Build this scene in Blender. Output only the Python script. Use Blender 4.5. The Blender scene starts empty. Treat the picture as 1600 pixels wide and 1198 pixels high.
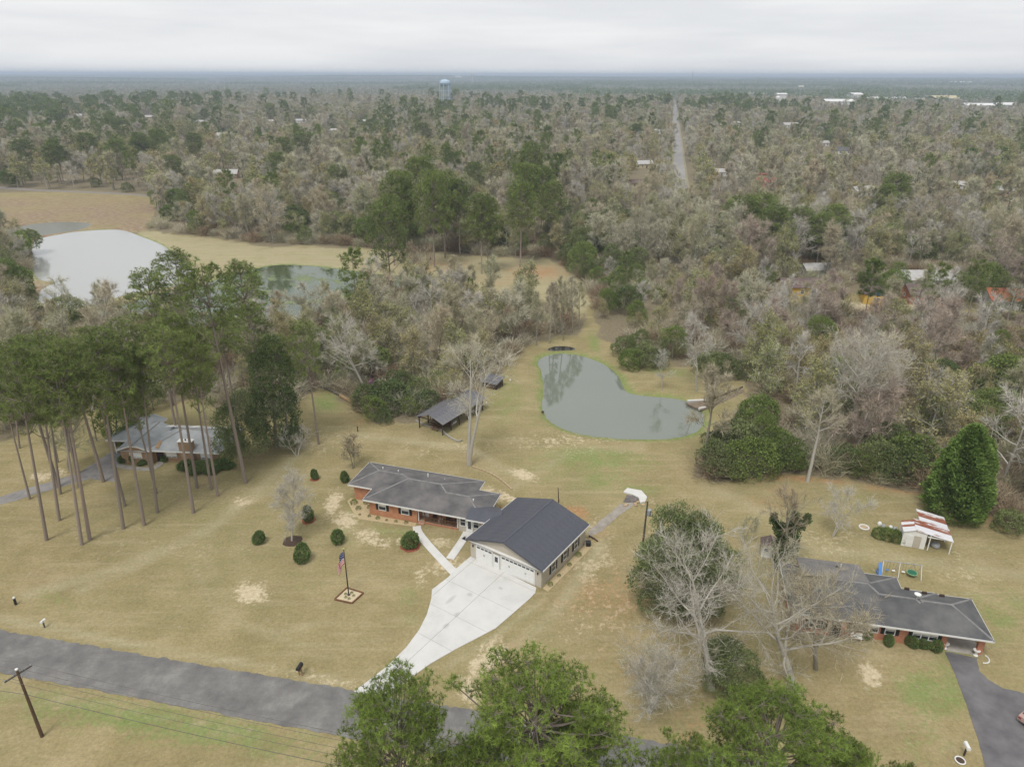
import bpy, math, random
import numpy as np
from mathutils import Vector, Matrix, Euler
SC = bpy.context.scene
COL = SC.collection
rad = math.radians

# ---------------------------------------------------------------- camera
CAM_H, PITCH, ROLL, FOC = 58.0, rad(23.45), rad(0.15), 1111.0
cd = bpy.data.cameras.new('camera')
cam = bpy.data.objects.new('camera', cd)
COL.objects.link(cam)
cam.matrix_world = Matrix.Translation((0, 0, CAM_H)) @ Matrix.Rotation(rad(90) - PITCH, 4, 'X') @ Matrix.Rotation(ROLL, 4, 'Z')
cd.sensor_width = 36.0
cd.lens = FOC / 1600 * 36
cd.clip_start, cd.clip_end = 0.5, 60000
SC.camera = cam

# ---------------------------------------------------------------- sky
SUN_EL, SUN_AZ = rad(62), rad(205)      # azimuth clockwise from +Y
w = bpy.data.worlds.new('World')
SC.world = w
w.use_nodes = True
nt = w.node_tree
nt.nodes.clear()
def N(nt, t, **k):
    n = nt.nodes.new(t)
    for a, b in k.items():
        if a[0] == '_':
            n.inputs[int(a[1:])].default_value = b
        else:
            setattr(n, a, b)
    return n
out = N(nt, 'ShaderNodeOutputWorld')
bg = N(nt, 'ShaderNodeBackground', _1=0.1)
sky = N(nt, 'ShaderNodeTexSky', sky_type='NISHITA', sun_disc=False, sun_elevation=SUN_EL, sun_rotation=SUN_AZ)
tc = N(nt, 'ShaderNodeTexCoord')
mp = N(nt, 'ShaderNodeMapping')
mp.inputs['Scale'].default_value = (1.3, 1.3, 13.0)
n1 = N(nt, 'ShaderNodeTexNoise')
n1.inputs['Scale'].default_value = 2.2
n1.inputs['Detail'].default_value = 6
n1.inputs['Roughness'].default_value = 0.55
cr = N(nt, 'ShaderNodeValToRGB')
cr.color_ramp.elements[0].position = 0.38
cr.color_ramp.elements[0].color = (5.75, 5.82, 6.0, 1)
cr.color_ramp.elements[1].position = 0.64
cr.color_ramp.elements[1].color = (6.75, 6.75, 6.75, 1)
mx = N(nt, 'ShaderNodeMix', data_type='RGBA')
mx.inputs[0].default_value = 0.95
L = nt.links.new
L(tc.outputs['Generated'], mp.inputs[0]); L(mp.outputs[0], n1.inputs['Vector']); L(n1.outputs[0], cr.inputs[0])
L(sky.outputs[0], mx.inputs[6]); L(cr.outputs[0], mx.inputs[7]); L(mx.outputs[2], bg.inputs[0]); L(bg.outputs[0], out.inputs[0])

sd = bpy.data.lights.new('sun', 'SUN')
sd.energy, sd.angle, sd.color = 1.5, rad(18), (1.0, 0.965, 0.91)
sun = bpy.data.objects.new('sun', sd)
COL.objects.link(sun)
sdir = Vector((math.sin(SUN_AZ) * math.cos(SUN_EL), math.cos(SUN_AZ) * math.cos(SUN_EL), math.sin(SUN_EL)))
sun.rotation_euler = sdir.to_track_quat('Z', 'Y').to_euler()
SC.view_settings.view_transform = 'Standard'
SC.view_settings.look = 'None'
SC.view_settings.exposure = 0.47
SC.view_settings.gamma = 1
SC.view_settings.use_curve_mapping = False
SC.cycles.max_bounces = 5
SC.cycles.diffuse_bounces = 3
SC.cycles.glossy_bounces = 2
SC.cycles.transmission_bounces = 2
SC.cycles.volume_bounces = 0
SC.cycles.transparent_max_bounces = 4
SC.cycles.caustics_reflective = False
SC.cycles.caustics_refractive = False

# ---------------------------------------------------------------- pixel <-> place
cP, sP, cR, sR = math.cos(PITCH), math.sin(PITCH), math.cos(ROLL), math.sin(ROLL)
def ray(px, py):
    x, y = px - 800.0, 599.0 - py
    x, y = x * cR - y * sR, x * sR + y * cR
    x, y = x / FOC, y / FOC
    return (x, cP + y * sP, -sP + y * cP)
def P(px, py, z=0.0):
    d = ray(px, py); t = (z - CAM_H) / d[2]
    return (d[0] * t, d[1] * t)
def PV(px, py, z=0.0):
    a = P(px, py, z); return Vector((a[0], a[1], z))
def proj(X, Y, Z=0.0):
    """place -> pixel of the 1600 px photograph (numpy or float)"""
    dz = Z - CAM_H
    f = Y * cP - dz * sP
    u = Y * sP + dz * cP
    f = np.maximum(f, 1e-3)
    x, y = X / f * FOC, u / f * FOC
    x, y = x * cR + y * sR, -x * sR + y * cR
    return 800 + x, 599 - y
def top_of(bx, by, tx, ty):
    """base pixel + top pixel -> base point, height, sideways lean"""
    X, Y = P(bx, by)
    d = ray(tx, ty); t = Y / d[1]
    return X, Y, CAM_H + d[2] * t, d[0] * t - X

# ---------------------------------------------------------------- numeric noise / masks
def vnoise(x, y, scale, seed):
    rs = np.random.RandomState(seed)
    g = rs.rand(256, 256)
    fx, fy = x / scale, y / scale
    ix, iy = np.floor(fx).astype(int), np.floor(fy).astype(int)
    tx, ty = fx - ix, fy - iy
    tx, ty = tx * tx * (3 - 2 * tx), ty * ty * (3 - 2 * ty)
    a = g[ix % 256, iy % 256]; b = g[(ix + 1) % 256, iy % 256]
    c = g[ix % 256, (iy + 1) % 256]; d = g[(ix + 1) % 256, (iy + 1) % 256]
    return (a * (1 - tx) + b * tx) * (1 - ty) + (c * (1 - tx) + d * tx) * ty
def sdf(poly, X, Y):
    """signed distance to a polygon, negative inside"""
    X = np.asarray(X, float); Y = np.asarray(Y, float)
    dmin = np.full(X.shape, 1e18); ins = np.zeros(X.shape, bool)
    n = len(poly)
    for i in range(n):
        ax, ay = poly[i]; bx, by = poly[(i + 1) % n]
        ex, ey = bx - ax, by - ay
        wx, wy = X - ax, Y - ay
        t = np.clip((wx * ex + wy * ey) / (ex * ex + ey * ey + 1e-12), 0, 1)
        dmin = np.minimum(dmin, (wx - ex * t) ** 2 + (wy - ey * t) ** 2)
        c = (ay > Y) != (by > Y)
        if ey != 0:
            ins ^= c & (X < ex * (Y - ay) / ey + ax)
    d = np.sqrt(dmin)
    return np.where(ins, -d, d)
def smooth(pts, n=4, closed=True):
    """Catmull-Rom through points"""
    o = []; m = len(pts)
    for i in range(m if closed else m - 1):
        p0, p1, p2, p3 = [pts[(i + k) % m] if closed else pts[min(max(i + k, 0), m - 1)] for k in (-1, 0, 1, 2)]
        for j in range(n):
            t = j / n
            o.append(tuple(0.5 * ((2 * b) + (-a + c) * t + (2 * a - 5 * b + 4 * c - d) * t * t + (-a + 3 * b - 3 * c + d) * t ** 3)
                           for a, b, c, d in zip(p0, p1, p2, p3)))
    if not closed: o.append(pts[-1])
    return o

# ---------------------------------------------------------------- object helpers
def tag(o, label=None, cat=None, group=None, kind=None):
    if label: o['label'] = label
    if cat: o['category'] = cat
    if group: o['group'] = group
    if kind: o['kind'] = kind
    return o
def thing(name, x, y, z=0.0, rz=0.0, label=None, cat=None, group=None):
    o = bpy.data.objects.new(name, None); o.empty_display_size = 0.3
    COL.objects.link(o); o.location = (x, y, z); o.rotation_euler = (0, 0, rz)
    return tag(o, label, cat, group)
def link(name, me, parent=None):
    o = bpy.data.objects.new(name, me); COL.objects.link(o)
    if parent: o.parent = parent
    return o
class MB:
    def __init__(s): s.v = []; s.f = []; s.m = []
    def poly(s, pts, m=0):
        b = len(s.v); s.v += [tuple(p) for p in pts]; s.f.append(tuple(range(b, b + len(pts)))); s.m.append(m); return s
    def box(s, x0, x1, y0, y1, z0, z1, m=0):
        return s.hexa([(x0, y0, z0), (x1, y0, z0), (x1, y1, z0), (x0, y1, z0), (x0, y0, z1), (x1, y0, z1), (x1, y1, z1), (x0, y1, z1)], m)
    def hexa(s, p, m=0):
        b = len(s.v); s.v += [tuple(q) for q in p]
        for f in ((0, 3, 2, 1), (4, 5, 6, 7), (0, 1, 5, 4), (1, 2, 6, 5), (2, 3, 7, 6), (3, 0, 4, 7)):
            s.f.append(tuple(b + i for i in f)); s.m.append(m)
        return s
    def tube(s, p0, p1, r0, r1=None, n=8, m=0, caps=True):
        r1 = r0 if r1 is None else r1
        p0, p1 = Vector(p0), Vector(p1); d = (p1 - p0).normalized()
        a = d.orthogonal().normalized(); c = d.cross(a); b = len(s.v)
        for p, r in ((p0, r0), (p1, r1)):
            for i in range(n):
                t = 2 * math.pi * i / n
                s.v.append(tuple(p + a * (r * math.cos(t)) + c * (r * math.sin(t))))
        for i in range(n):
            j = (i + 1) % n; s.f.append((b + i, b + j, b + n + j, b + n + i)); s.m.append(m)
        if caps:
            s.f.append(tuple(b + i for i in reversed(range(n)))); s.m.append(m)
            s.f.append(tuple(b + n + i for i in range(n))); s.m.append(m)
        return s
    def path(s, pts, r, n=6, m=0):
        for a, b in zip(pts, pts[1:]): s.tube(a, b, r, r, n, m)
        return s
    def ring(s, c, R, r, n=20, k=6, m=0, flat=1.0):
        b = len(s.v)
        for i in range(n):
            t = 2 * math.pi * i / n
            for j in range(k):
                q = 2 * math.pi * j / k
                rr = R + r * math.cos(q)
                s.v.append((c[0] + rr * math.cos(t), c[1] + rr * math.sin(t), c[2] + r * math.sin(q) * flat))
        for i in range(n):
            for j in range(k):
                s.f.append((b + i * k + j, b + ((i + 1) % n) * k + j, b + ((i + 1) % n) * k + (j + 1) % k, b + i * k + (j + 1) % k)); s.m.append(m)
        return s
    def lathe(s, c, prof, n=16, m=0):
        b = len(s.v)
        for r, z in prof:
            for i in range(n):
                t = 2 * math.pi * i / n
                s.v.append((c[0] + r * math.cos(t), c[1] + r * math.sin(t), c[2] + z))
        for k in range(len(prof) - 1):
            for i in range(n):
                j = (i + 1) % n
                s.f.append((b + k * n + i, b + k * n + j, b + (k + 1) * n + j, b + (k + 1) * n + i)); s.m.append(m)
        return s
    def slab(s, pts, z0, z1, m=0):
        n = len(pts); b = len(s.v)
        area = sum(pts[i][0] * pts[(i + 1) % n][1] - pts[(i + 1) % n][0] * pts[i][1] for i in range(n))
        if area < 0: pts = pts[::-1]
        s.v += [(p[0], p[1], z0) for p in pts] + [(p[0], p[1], z1) for p in pts]
        s.f.append(tuple(b + i for i in reversed(range(n)))); s.m.append(m)
        s.f.append(tuple(b + n + i for i in range(n))); s.m.append(m)
        for i in range(n):
            j = (i + 1) % n; s.f.append((b + i, b + j, b + n + j, b + n + i)); s.m.append(m)
        return s
    def mesh(s, name, mats):
        me = bpy.data.meshes.new(name); me.from_pydata(s.v, [], s.f)
        for q in (mats if isinstance(mats, (list, tuple)) else [mats]): me.materials.append(q)
        if any(s.m): me.polygons.foreach_set('material_index', s.m)
        me.update(); return me
    def obj(s, name, mats, parent=None, **k):
        o = link(name, s.mesh(name, mats), parent); tag(o, **k); return o
def part(name, me, parent, loc=(0, 0, 0), rot=(0, 0, 0)):
    o = link(name, me, parent); o.location = loc; o.rotation_euler = rot; return o

def tri_mesh(name, V, F, mats, mi=None, tone=None, fs=3):
    """fast mesh from numpy arrays; F is (n, fs)"""
    me = bpy.data.meshes.new(name)
    V = np.ascontiguousarray(V, np.float32); F = np.ascontiguousarray(F, np.int32)
    me.vertices.add(len(V)); me.vertices.foreach_set('co', V.ravel())
    me.loops.add(F.size); me.loops.foreach_set('vertex_index', F.ravel())
    me.polygons.add(len(F)); me.polygons.foreach_set('loop_start', np.arange(0, F.size, fs, dtype=np.int32))
    for q in (mats if isinstance(mats, (list, tuple)) else [mats]): me.materials.append(q)
    if mi is not None: me.polygons.foreach_set('material_index', np.ascontiguousarray(mi, np.int32))
    if tone is not None:
        a = me.attributes.new('tone', 'FLOAT', 'POINT'); a.data.foreach_set('value', np.ascontiguousarray(tone, np.float32))
    me.update(calc_edges=True); return me

# ---------------------------------------------------------------- materials
def newmat(name):
    m = bpy.data.materials.new(name); m.use_nodes = True
    nt = m.node_tree; b = nt.nodes['Principled BSDF']
    b.inputs['Specular IOR Level'].default_value = 0.25
    return m, nt, b
def rgba(c): return (c[0], c[1], c[2], 1)
def plain(name, c, rough=0.8, c2=None, scale=3.0, metal=0.0, bump=0.0, spec=0.25, detail=5, stretch=None, lo=0.35, hi=0.65):
    """two-tone weathered surface in object space"""
    m, nt, b = newmat(name); L = nt.links.new
    b.inputs['Roughness'].default_value = rough; b.inputs['Metallic'].default_value = metal
    b.inputs['Specular IOR Level'].default_value = spec
    c2 = c2 or tuple(v * 0.8 for v in c)
    tc = N(nt, 'ShaderNodeTexCoord'); mp = N(nt, 'ShaderNodeMapping'); L(tc.outputs['Object'], mp.inputs[0])
    if stretch: mp.inputs['Scale'].default_value = stretch
    n = N(nt, 'ShaderNodeTexNoise'); n.inputs['Scale'].default_value = scale; n.inputs['Detail'].default_value = detail
    n.inputs['Roughness'].default_value = 0.6
    L(mp.outputs[0], n.inputs['Vector'])
    r = N(nt, 'ShaderNodeValToRGB'); r.color_ramp.elements[0].position = lo; r.color_ramp.elements[1].position = hi
    r.color_ramp.elements[0].color = rgba(c); r.color_ramp.elements[1].color = rgba(c2)
    L(n.outputs[0], r.inputs[0]); L(r.outputs[0], b.inputs['Base Color'])
    if bump:
        bp = N(nt, 'ShaderNodeBump'); bp.inputs['Strength'].default_value = bump; bp.inputs['Distance'].default_value = 0.05
        L(n.outputs[0], bp.inputs['Height']); L(bp.outputs[0], b.inputs['Normal'])
    return m
def brickmat(name, c1, c2, mortar):
    m, nt, b = newmat(name); L = nt.links.new
    b.inputs['Roughness'].default_value = 0.9
    tc = N(nt, 'ShaderNodeTexCoord'); sp = N(nt, 'ShaderNodeSeparateXYZ'); cb = N(nt, 'ShaderNodeCombineXYZ')
    ad = N(nt, 'ShaderNodeMath', operation='ADD')
    L(tc.outputs['Object'], sp.inputs[0]); L(sp.outputs[0], ad.inputs[0]); L(sp.outputs[1], ad.inputs[1])
    L(ad.outputs[0], cb.inputs[0]); L(sp.outputs[2], cb.inputs[1])
    br = N(nt, 'ShaderNodeTexBrick'); br.inputs['Scale'].default_value = 1.0
    br.inputs['Brick Width'].default_value = 0.22; br.inputs['Row Height'].default_value = 0.075
    br.inputs['Mortar Size'].default_value = 0.008
    br.inputs['Color1'].default_value = rgba(c1); br.inputs['Color2'].default_value = rgba(c2); br.inputs['Mortar'].default_value = rgba(mortar)
    L(cb.outputs[0], br.inputs['Vector'])
    n = N(nt, 'ShaderNodeTexNoise'); n.inputs['Scale'].default_value = 1.3; n.inputs['Detail'].default_value = 4
    L(tc.outputs['Object'], n.inputs['Vector'])
    hs = N(nt, 'ShaderNodeHueSaturation'); mr = N(nt, 'ShaderNodeMapRange'); mr.inputs[3].default_value = 0.7; mr.inputs[4].default_value = 1.3
    L(n.outputs[0], mr.inputs[0]); L(mr.outputs[0], hs.inputs['Value']); L(br.outputs[0], hs.inputs['Color']); L(hs.outputs[0], b.inputs['Base Color'])
    return m
def leafmat(name, cols, tlo=0.65, thi=1.35, transl=0.0, rough=0.7):
    """plant colour: varies from tree to tree (object random) and from tuft to tuft ('tone')"""
    m, nt, b = newmat(name); L = nt.links.new
    b.inputs['Roughness'].default_value = rough; b.inputs['Specular IOR Level'].default_value = 0.15
    cols = cols * 2 if len(cols) == 1 else cols
    oi = N(nt, 'ShaderNodeObjectInfo'); r = N(nt, 'ShaderNodeValToRGB')
    e = r.color_ramp.elements
    while len(e) < len(cols): e.new(0.5)
    for i, c in enumerate(cols):
        e[i].position = i / max(1, len(cols) - 1); e[i].color = rgba(c)
    L(oi.outputs['Random'], r.inputs[0])
    at = N(nt, 'ShaderNodeAttribute', attribute_name='tone'); mr = N(nt, 'ShaderNodeMapRange')
    mr.inputs[3].default_value = tlo; mr.inputs[4].default_value = thi
    L(at.outputs['Fac'], mr.inputs[0])
    mu = N(nt, 'ShaderNodeVectorMath', operation='SCALE'); L(r.outputs[0], mu.inputs[0]); L(mr.outputs[0], mu.inputs['Scale'])
    L(mu.outputs[0], b.inputs['Base Color'])
    if transl:
        t = N(nt, 'ShaderNodeBsdfTranslucent'); L(mu.outputs[0], t.inputs[0])
        ms = N(nt, 'ShaderNodeMixShader'); ms.inputs[0].default_value = transl
        o = nt.nodes['Material Output']
        L(b.outputs[0], ms.inputs[1]); L(t.outputs[0], ms.inputs[2]); L(ms.outputs[0], o.inputs[0])
    return m
M = {}
M['white'] = plain('white_trim_paint', (.78, .78, .76), .5, (.70, .70, .67), 2)
M['glass'] = plain('window_glass', (.03, .035, .045), .12, (.05, .055, .06), 2, spec=.6)
M['black'] = plain('black_shutter_paint', (.018, .02, .022), .5, (.03, .03, .032))
M['brick'] = brickmat('orange_red_brick', (.52, .215, .10), (.40, .155, .075), (.46, .33, .23))
M['brick_red'] = brickmat('red_brick', (.46, .175, .09), (.35, .125, .07), (.42, .29, .21))
M['brick_tan'] = brickmat('tan_brick', (.36, .23, .12), (.29, .17, .09), (.33, .27, .19))
M['shingle'] = plain('dark_grey_shingle', (.085, .083, .085), .95, (.19, .18, .172), .45, bump=.25, detail=10, lo=.30, hi=.72)
M['shingle_r'] = plain('charcoal_shingle', (.075, .077, .08), .95, (.165, .163, .158), .45, bump=.25, detail=10, lo=.28, hi=.75)
M['shingle_b'] = plain('blue_grey_shingle', (.26, .28, .285), .95, (.36, .375, .38), .6, bump=.2, detail=9)
M['metal_roof'] = plain('charcoal_metal_roof', (.078, .082, .100), .42, (.095, .099, .118), .8, metal=.15, spec=.45)
M['metal_pav'] = plain('grey_metal_roof', (.12, .123, .145), .5, (.19, .185, .185), .6, metal=.1, spec=.4, detail=8)
M['siding'] = plain('greige_siding', (.50, .46, .385), .7, (.46, .42, .35), 1.5)
M['concrete'] = plain('new_pale_concrete', (.66, .65, .62), .8, (.57, .56, .53), .7, detail=9, lo=.3, hi=.75)
M['concrete_old'] = plain('old_concrete', (.42, .40, .36), .9, (.30, .28, .25), .9, detail=8)
M['wood'] = plain('brown_stained_wood', (.20, .10, .05), .8, (.13, .07, .04), 3)
M['wood_new'] = plain('pale_treated_timber', (.42, .29, .15), .8, (.32, .22, .12), 3)
M['wood_dark'] = plain('dark_timber', (.06, .04, .03), .85, (.09, .06, .045), 3)
M['pole'] = plain('weathered_pole_wood', (.13, .085, .05), .9, (.09, .06, .04), 2, stretch=(4, 4, .5))
M['pole_grey'] = plain('grey_pole_wood', (.13, .12, .10), .9, (.09, .08, .07), 2, stretch=(4, 4, .5))
M['galv'] = plain('galvanised_metal', (.42, .44, .45), .45, (.34, .36, .38), 4, metal=.3)
M['wire'] = plain('wire_metal', (.10, .10, .09), .6, (.16, .15, .13), .5)
M['gravel'] = plain('yellow_pea_gravel', (.56, .46, .28), .95, (.40, .31, .18), 9, bump=.5, detail=8)
M['straw_mulch'] = plain('pine_straw_mulch', (.27, .10, .055), .95, (.16, .06, .035), 5, bump=.4)
M['mulch_red'] = plain('red_mulch', (.36, .12, .07), .95, (.22, .07, .045), 7, bump=.4)
M['mulch_dark'] = plain('dark_mulch', (.06, .04, .03), .95, (.10, .07, .05), 7, bump=.4)
M['asphalt_new'] = plain('dark_asphalt', (.105, .10, .105), .85, (.20, .195, .195), .45, detail=11, bump=.15, lo=.3, hi=.75)
M['red_metal'] = plain('red_metal_roof', (.30, .07, .065), .5, (.26, .06, .055), 1)
M['cream'] = plain('cream_wall', (.60, .52, .33), .8)
M['yellow'] = plain('yellow_wall', (.62, .42, .09), .8, (.54, .37, .09))
M['orange_roof'] = plain('terracotta_roof', (.45, .16, .08), .85, (.33, .12, .07), 1)
M['pale_roof'] = plain('pale_roofing', (.48, .47, .45), .8, (.38, .37, .36), .8)
M['brown_roof'] = plain('brown_roofing', (.17, .12, .11), .85, (.12, .09, .085), .8)
M['blue_paint'] = plain('blue_plastic', (.08, .25, .62), .5)
M['green_paint'] = plain('green_plastic', (.03, .16, .09), .6)
M['tower_blue'] = plain('pale_blue_tower_paint', (.36, .50, .62), .5, (.44, .56, .66), .1)
M['sand_dirt'] = plain('pale_sandy_dirt', (.52, .40, .26), .95, (.36, .27, .17), 2.0, bump=.3)
# foliage and bark
M['bark_grey'] = leafmat('grey_bark', [(.244, .233, .180), (.338, .330, .261), (.197, .179, .140), (.291, .276, .216)], .75, 1.3)
M['bark_pale'] = leafmat('pale_bark', [(.40, .375, .32), (.46, .44, .39)], .75, 1.25)
M['bark_pine'] = leafmat('pine_bark', [(.29, .235, .20), (.23, .195, .165), (.34, .28, .24)], .75, 1.25)
M['twig'] = leafmat('bare_twigs', [(.347, .321, .233), (.520, .497, .378), (.482, .409, .288), (.414, .409, .251), (.559, .536, .413), (.385, .331, .247), (.472, .463, .288)], .7, 1.35)
M['twig_pale'] = leafmat('pale_twigs', [(.46, .43, .37), (.54, .51, .45)], .7, 1.3)
M['twig_russet'] = leafmat('russet_twigs', [(.42, .335, .27), (.46, .38, .31), (.38, .29, .235), (.47, .40, .33)], .7, 1.3)
M['twig_red'] = leafmat('reddish_twigs', [(.306, .218, .140), (.333, .257, .170), (.279, .218, .153)], .7, 1.35)
M['bud'] = leafmat('opening_buds', [(.33, .34, .13), (.40, .36, .18), (.27, .30, .11), (.42, .33, .17)], .6, 1.4, .25)
M['needle'] = leafmat('pine_needles', [(.181, .230, .068), (.214, .270, .076), (.153, .199, .060), (.237, .291, .085)], .5, 1.5, .25)
M['needle_near'] = leafmat('near_pine_needles', [(.162, .228, .047), (.195, .265, .055), (.147, .207, .044)], .4, 1.7, .2)
M['leaf'] = leafmat('evergreen_leaves', [(.15, .20, .06), (.20, .26, .07), (.23, .26, .115), (.13, .17, .065)], .4, 1.7, .2)
M['olive'] = leafmat('olive_leaves', [(.17, .21, .085), (.20, .245, .10), (.15, .185, .075)], .4, 1.6, .2)
M['leaf_dark'] = leafmat('dark_juniper_foliage', [(.125, .17, .065), (.14, .185, .07)], .4, 1.6, .15)
M['leaf_shrub'] = leafmat('clipped_shrub_leaves', [(.12, .175, .055), (.145, .20, .065)], .45, 1.8, .1)
M['cedar'] = leafmat('cedar_foliage', [(.16, .24, .06), (.17, .25, .065)], .45, 1.6, .15)
M['ivy'] = leafmat('ivy_leaves', [(.075, .125, .038)], .5, 1.7, .1)
M['myrtle'] = leafmat('brown_seed_heads', [(.21, .155, .10)], .6, 1.5)
M['pink'] = leafmat('pink_blossom', [(.34, .12, .26)], .6, 1.5, .2)
# ================================================================ LAND
W_LEVEL = -0.45
pond_px = [(842, 566), (850, 558), (872, 553), (905, 556), (935, 566), (955, 578), (968, 592), (975, 608), (985, 615), (1010, 619), (1045, 622),
           (1075, 628), (1092, 640), (1099, 655), (1094, 668), (1078, 678), (1050, 684), (1010, 686), (960, 684), (915, 679), (885, 671), (862, 659),
           (851, 645), (849, 625), (851, 605), (848, 585)]
lakeA_px = [(55, 377), (95, 366), (130, 361), (185, 359), (215, 368), (252, 383), (275, 400), (300, 425), (290, 443), (240, 452), (190, 463), (130, 480),
            (95, 482), (62, 470), (66, 452), (88, 440), (60, 436), (52, 410)]
lakeB_px = [(305, 449), (360, 430), (400, 420), (440, 414), (500, 417), (560, 425), (620, 432), (676, 433), (650, 444), (612, 452), (575, 458), (540, 475),
            (500, 492), (450, 505), (380, 512), (290, 510), (215, 502), (150, 495), (175, 481), (240, 462)]
pool_px = [(856, 545), (870, 541), (890, 542), (899, 546), (880, 547.5), (862, 548)]
marsh_px = [(40, 352), (90, 347), (140, 349), (128, 358), (80, 366), (30, 372), (20, 362)]
def toW(pp, z=W_LEVEL): return [P(x, y, z) for x, y in pp]
pond_w, lakeA_w, lakeB_w, pool_w, marsh_w = [smooth(toW(q), 3) for q in (pond_px, lakeA_px, lakeB_px, pool_px, marsh_px)]
WATERS = [pond_w, lakeA_w, lakeB_w, pool_w, marsh_w]
def hgt(X, Y):
    X = np.asarray(X, float); Y = np.asarray(Y, float)
    h = np.zeros(X.shape)
    r = np.hypot(X, Y)
    f = np.clip((r - 2500) / 5000, 0, 1)
    h += f * ((vnoise(X + 9000, Y, 2600, 5) - .35) * 52 + (vnoise(X, Y + 900, 900, 6) - .5) * 14)
    near = r < 420
    if near.any():
        xn, yn = X[near], Y[near]
        hh = np.zeros(xn.shape)
        for k, wv in enumerate(WATERS):
            bank = 3.0 if k == 0 else 2.2
            d = sdf(wv, xn, yn)
            hh = np.minimum(hh, np.where(d >= bank, 0, np.where(d > 0, W_LEVEL * (1 - np.clip(d, 0, bank) / bank) ** 1.3, W_LEVEL - np.minimum(-d, 1.2))))
        h[near] += hh
    return h
def Z(x, y): return float(hgt(np.array([x]), np.array([y]))[0])
def axis(lo, a, b, hi, step, g=1.09):
    c = list(np.arange(a, b + 1e-6, step)); s = step
    while c[-1] < hi: s = min(s * g, 900); c.append(c[-1] + s)
    s = step
    while c[0] > lo: s = min(s * g, 900); c.insert(0, c[0] - s)
    return np.array(c)
gx = axis(-22000, -230, 185, 22000, .75); gy = axis(-400, 24, 325, 27000, .75)
GX, GY = np.meshgrid(gx, gy); GX = GX.ravel(); GY = GY.ravel()
GZ = hgt(GX, GY)
nx, ny = len(gx), len(gy)
I = np.arange(nx * ny).reshape(ny, nx)
GF = np.stack([I[:-1, :-1], I[:-1, 1:], I[1:, 1:], I[1:, :-1]], -1).reshape(-1, 4)

# open (unwooded) land, outlined in the photograph and laid on the ground
lawn_px = [(-500, 700), (0, 690), (60, 668), (120, 650), (200, 628), (300, 622), (345, 640), (400, 655), (440, 650), (470, 622), (500, 604), (560, 640), (590, 664), (650, 655),
           (725, 640), (775, 590), (800, 560), (830, 535), (870, 526), (905, 528), (915, 500), (905, 470), (880, 450), (900, 440), (925, 475), (935, 520),
           (960, 546), (1020, 565), (1100, 576), (1158, 598), (1168, 622), (1135, 660), (1092, 700), (1088, 745), (1130, 752),
           (1250, 736), (1330, 752), (1440, 772), (1530, 800), (1600, 836), (2300, 1000), (2300, 3000), (-1500, 3000)]
field_px = [(205, 366), (240, 358), (262, 366), (330, 372), (420, 385), (520, 386), (600, 392), (700, 396), (760, 402), (860, 405), (880, 415), (905, 435), (925, 475),
            (905, 500), (880, 480), (850, 470), (800, 462), (760, 470), (700, 462), (650, 455), (600, 462), (560, 470), (540, 478), (500, 495), (440, 510), (300, 515),
            (150, 500), (60, 490), (0, 500), (-100, 520), (-100, 470), (50, 440), (50, 370)]
marshfield_px = [(-400, 300), (0, 302), (120, 298), (200, 304), (243, 308), (240, 335), (228, 362), (190, 362), (60, 380), (0, 395), (-400, 420)]
yard_px = [(1225, 466), (1240, 456), (1440, 462), (1470, 470), (1600, 476), (1600, 487), (1440, 490), (1300, 486), (1240, 478)]
OPEN = [lawn_px, field_px, marshfield_px, yard_px]
gpx, gpy = proj(GX, GY, 0.0)
vis = (GY > 8)
def px_sdf(poly): return np.where(vis, sdf(poly, gpx, gpy), -50)
s_lawn, s_field, s_marsh, s_yard = [px_sdf(q) for q in OPEN]
s_lawn = np.where(GY < 24, -50, s_lawn)
soft = lambda d, wd: np.clip(.5 - d / wd, 0, 1)
nz = lambda s, k: vnoise(GX + 7000, GY + 7000, s, k)
openness = np.maximum.reduce([soft(s_lawn + (nz(3, 1) - .5) * 14, 8), soft(s_field + (nz(3, 2) - .5) * 6, 4), soft(s_marsh, 4), soft(s_yard, 4)])
def ell(cx, cy, rx, ry, a=1.0, rot=0.0):
    dx, dy = gpx - cx, gpy - cy; c, s = math.cos(rot), math.sin(rot)
    return a * np.clip(1.22 - np.hypot((dx * c + dy * s) / rx, (-dx * s + dy * c) / ry), 0, 1)
green = np.zeros(len(GX)); sand = green.copy(); red = green.copy(); marsh = green.copy(); straw = green.copy(); fresh = green.copy()
for a in [(960, 650, 330, 130, .27), (880, 725, 150, 40, .42), (930, 715, 120, 26, .75, .1), (940, 750, 70, 22, .6), (1000, 765, 55, 14, .6), (700, 680, 60, 25, .3), (1470, 1080, 120, 60, .75), (1560, 960, 70, 60, .55), (1490, 1020, 50, 26, .7),
          (928, 535, 14, 26, .8, -.4), (1050, 580, 110, 14, .55, .12), (250, 1130, 330, 42, .8, .15), (510, 628, 40, 22, .8), (545, 815, 26, 50, .55), (620, 835, 70, 22, .5, .2),
          (640, 930, 30, 60, .35), (150, 700, 130, 40, .3), (330, 640, 100, 20, .4), (660, 1000, 20, 60, .2), (480, 900, 120, 60, .2), (1330, 780, 90, 30, .3), (1530, 880, 70, 40, .3), (560, 460, 90, 12, .4), (1250, 800, 120, 40, .25), (80, 935, 80, 30, .35, .2),
          (790, 620, 40, 70, .5), (240, 560, 160, 30, .4), (1545, 1130, 20, 60, .6), (1200, 1000, 90, 60, .3), (90, 700, 60, 25, .25), (1440, 1150, 70, 60, .4)]:
    green = np.maximum(green, ell(*a))
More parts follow.
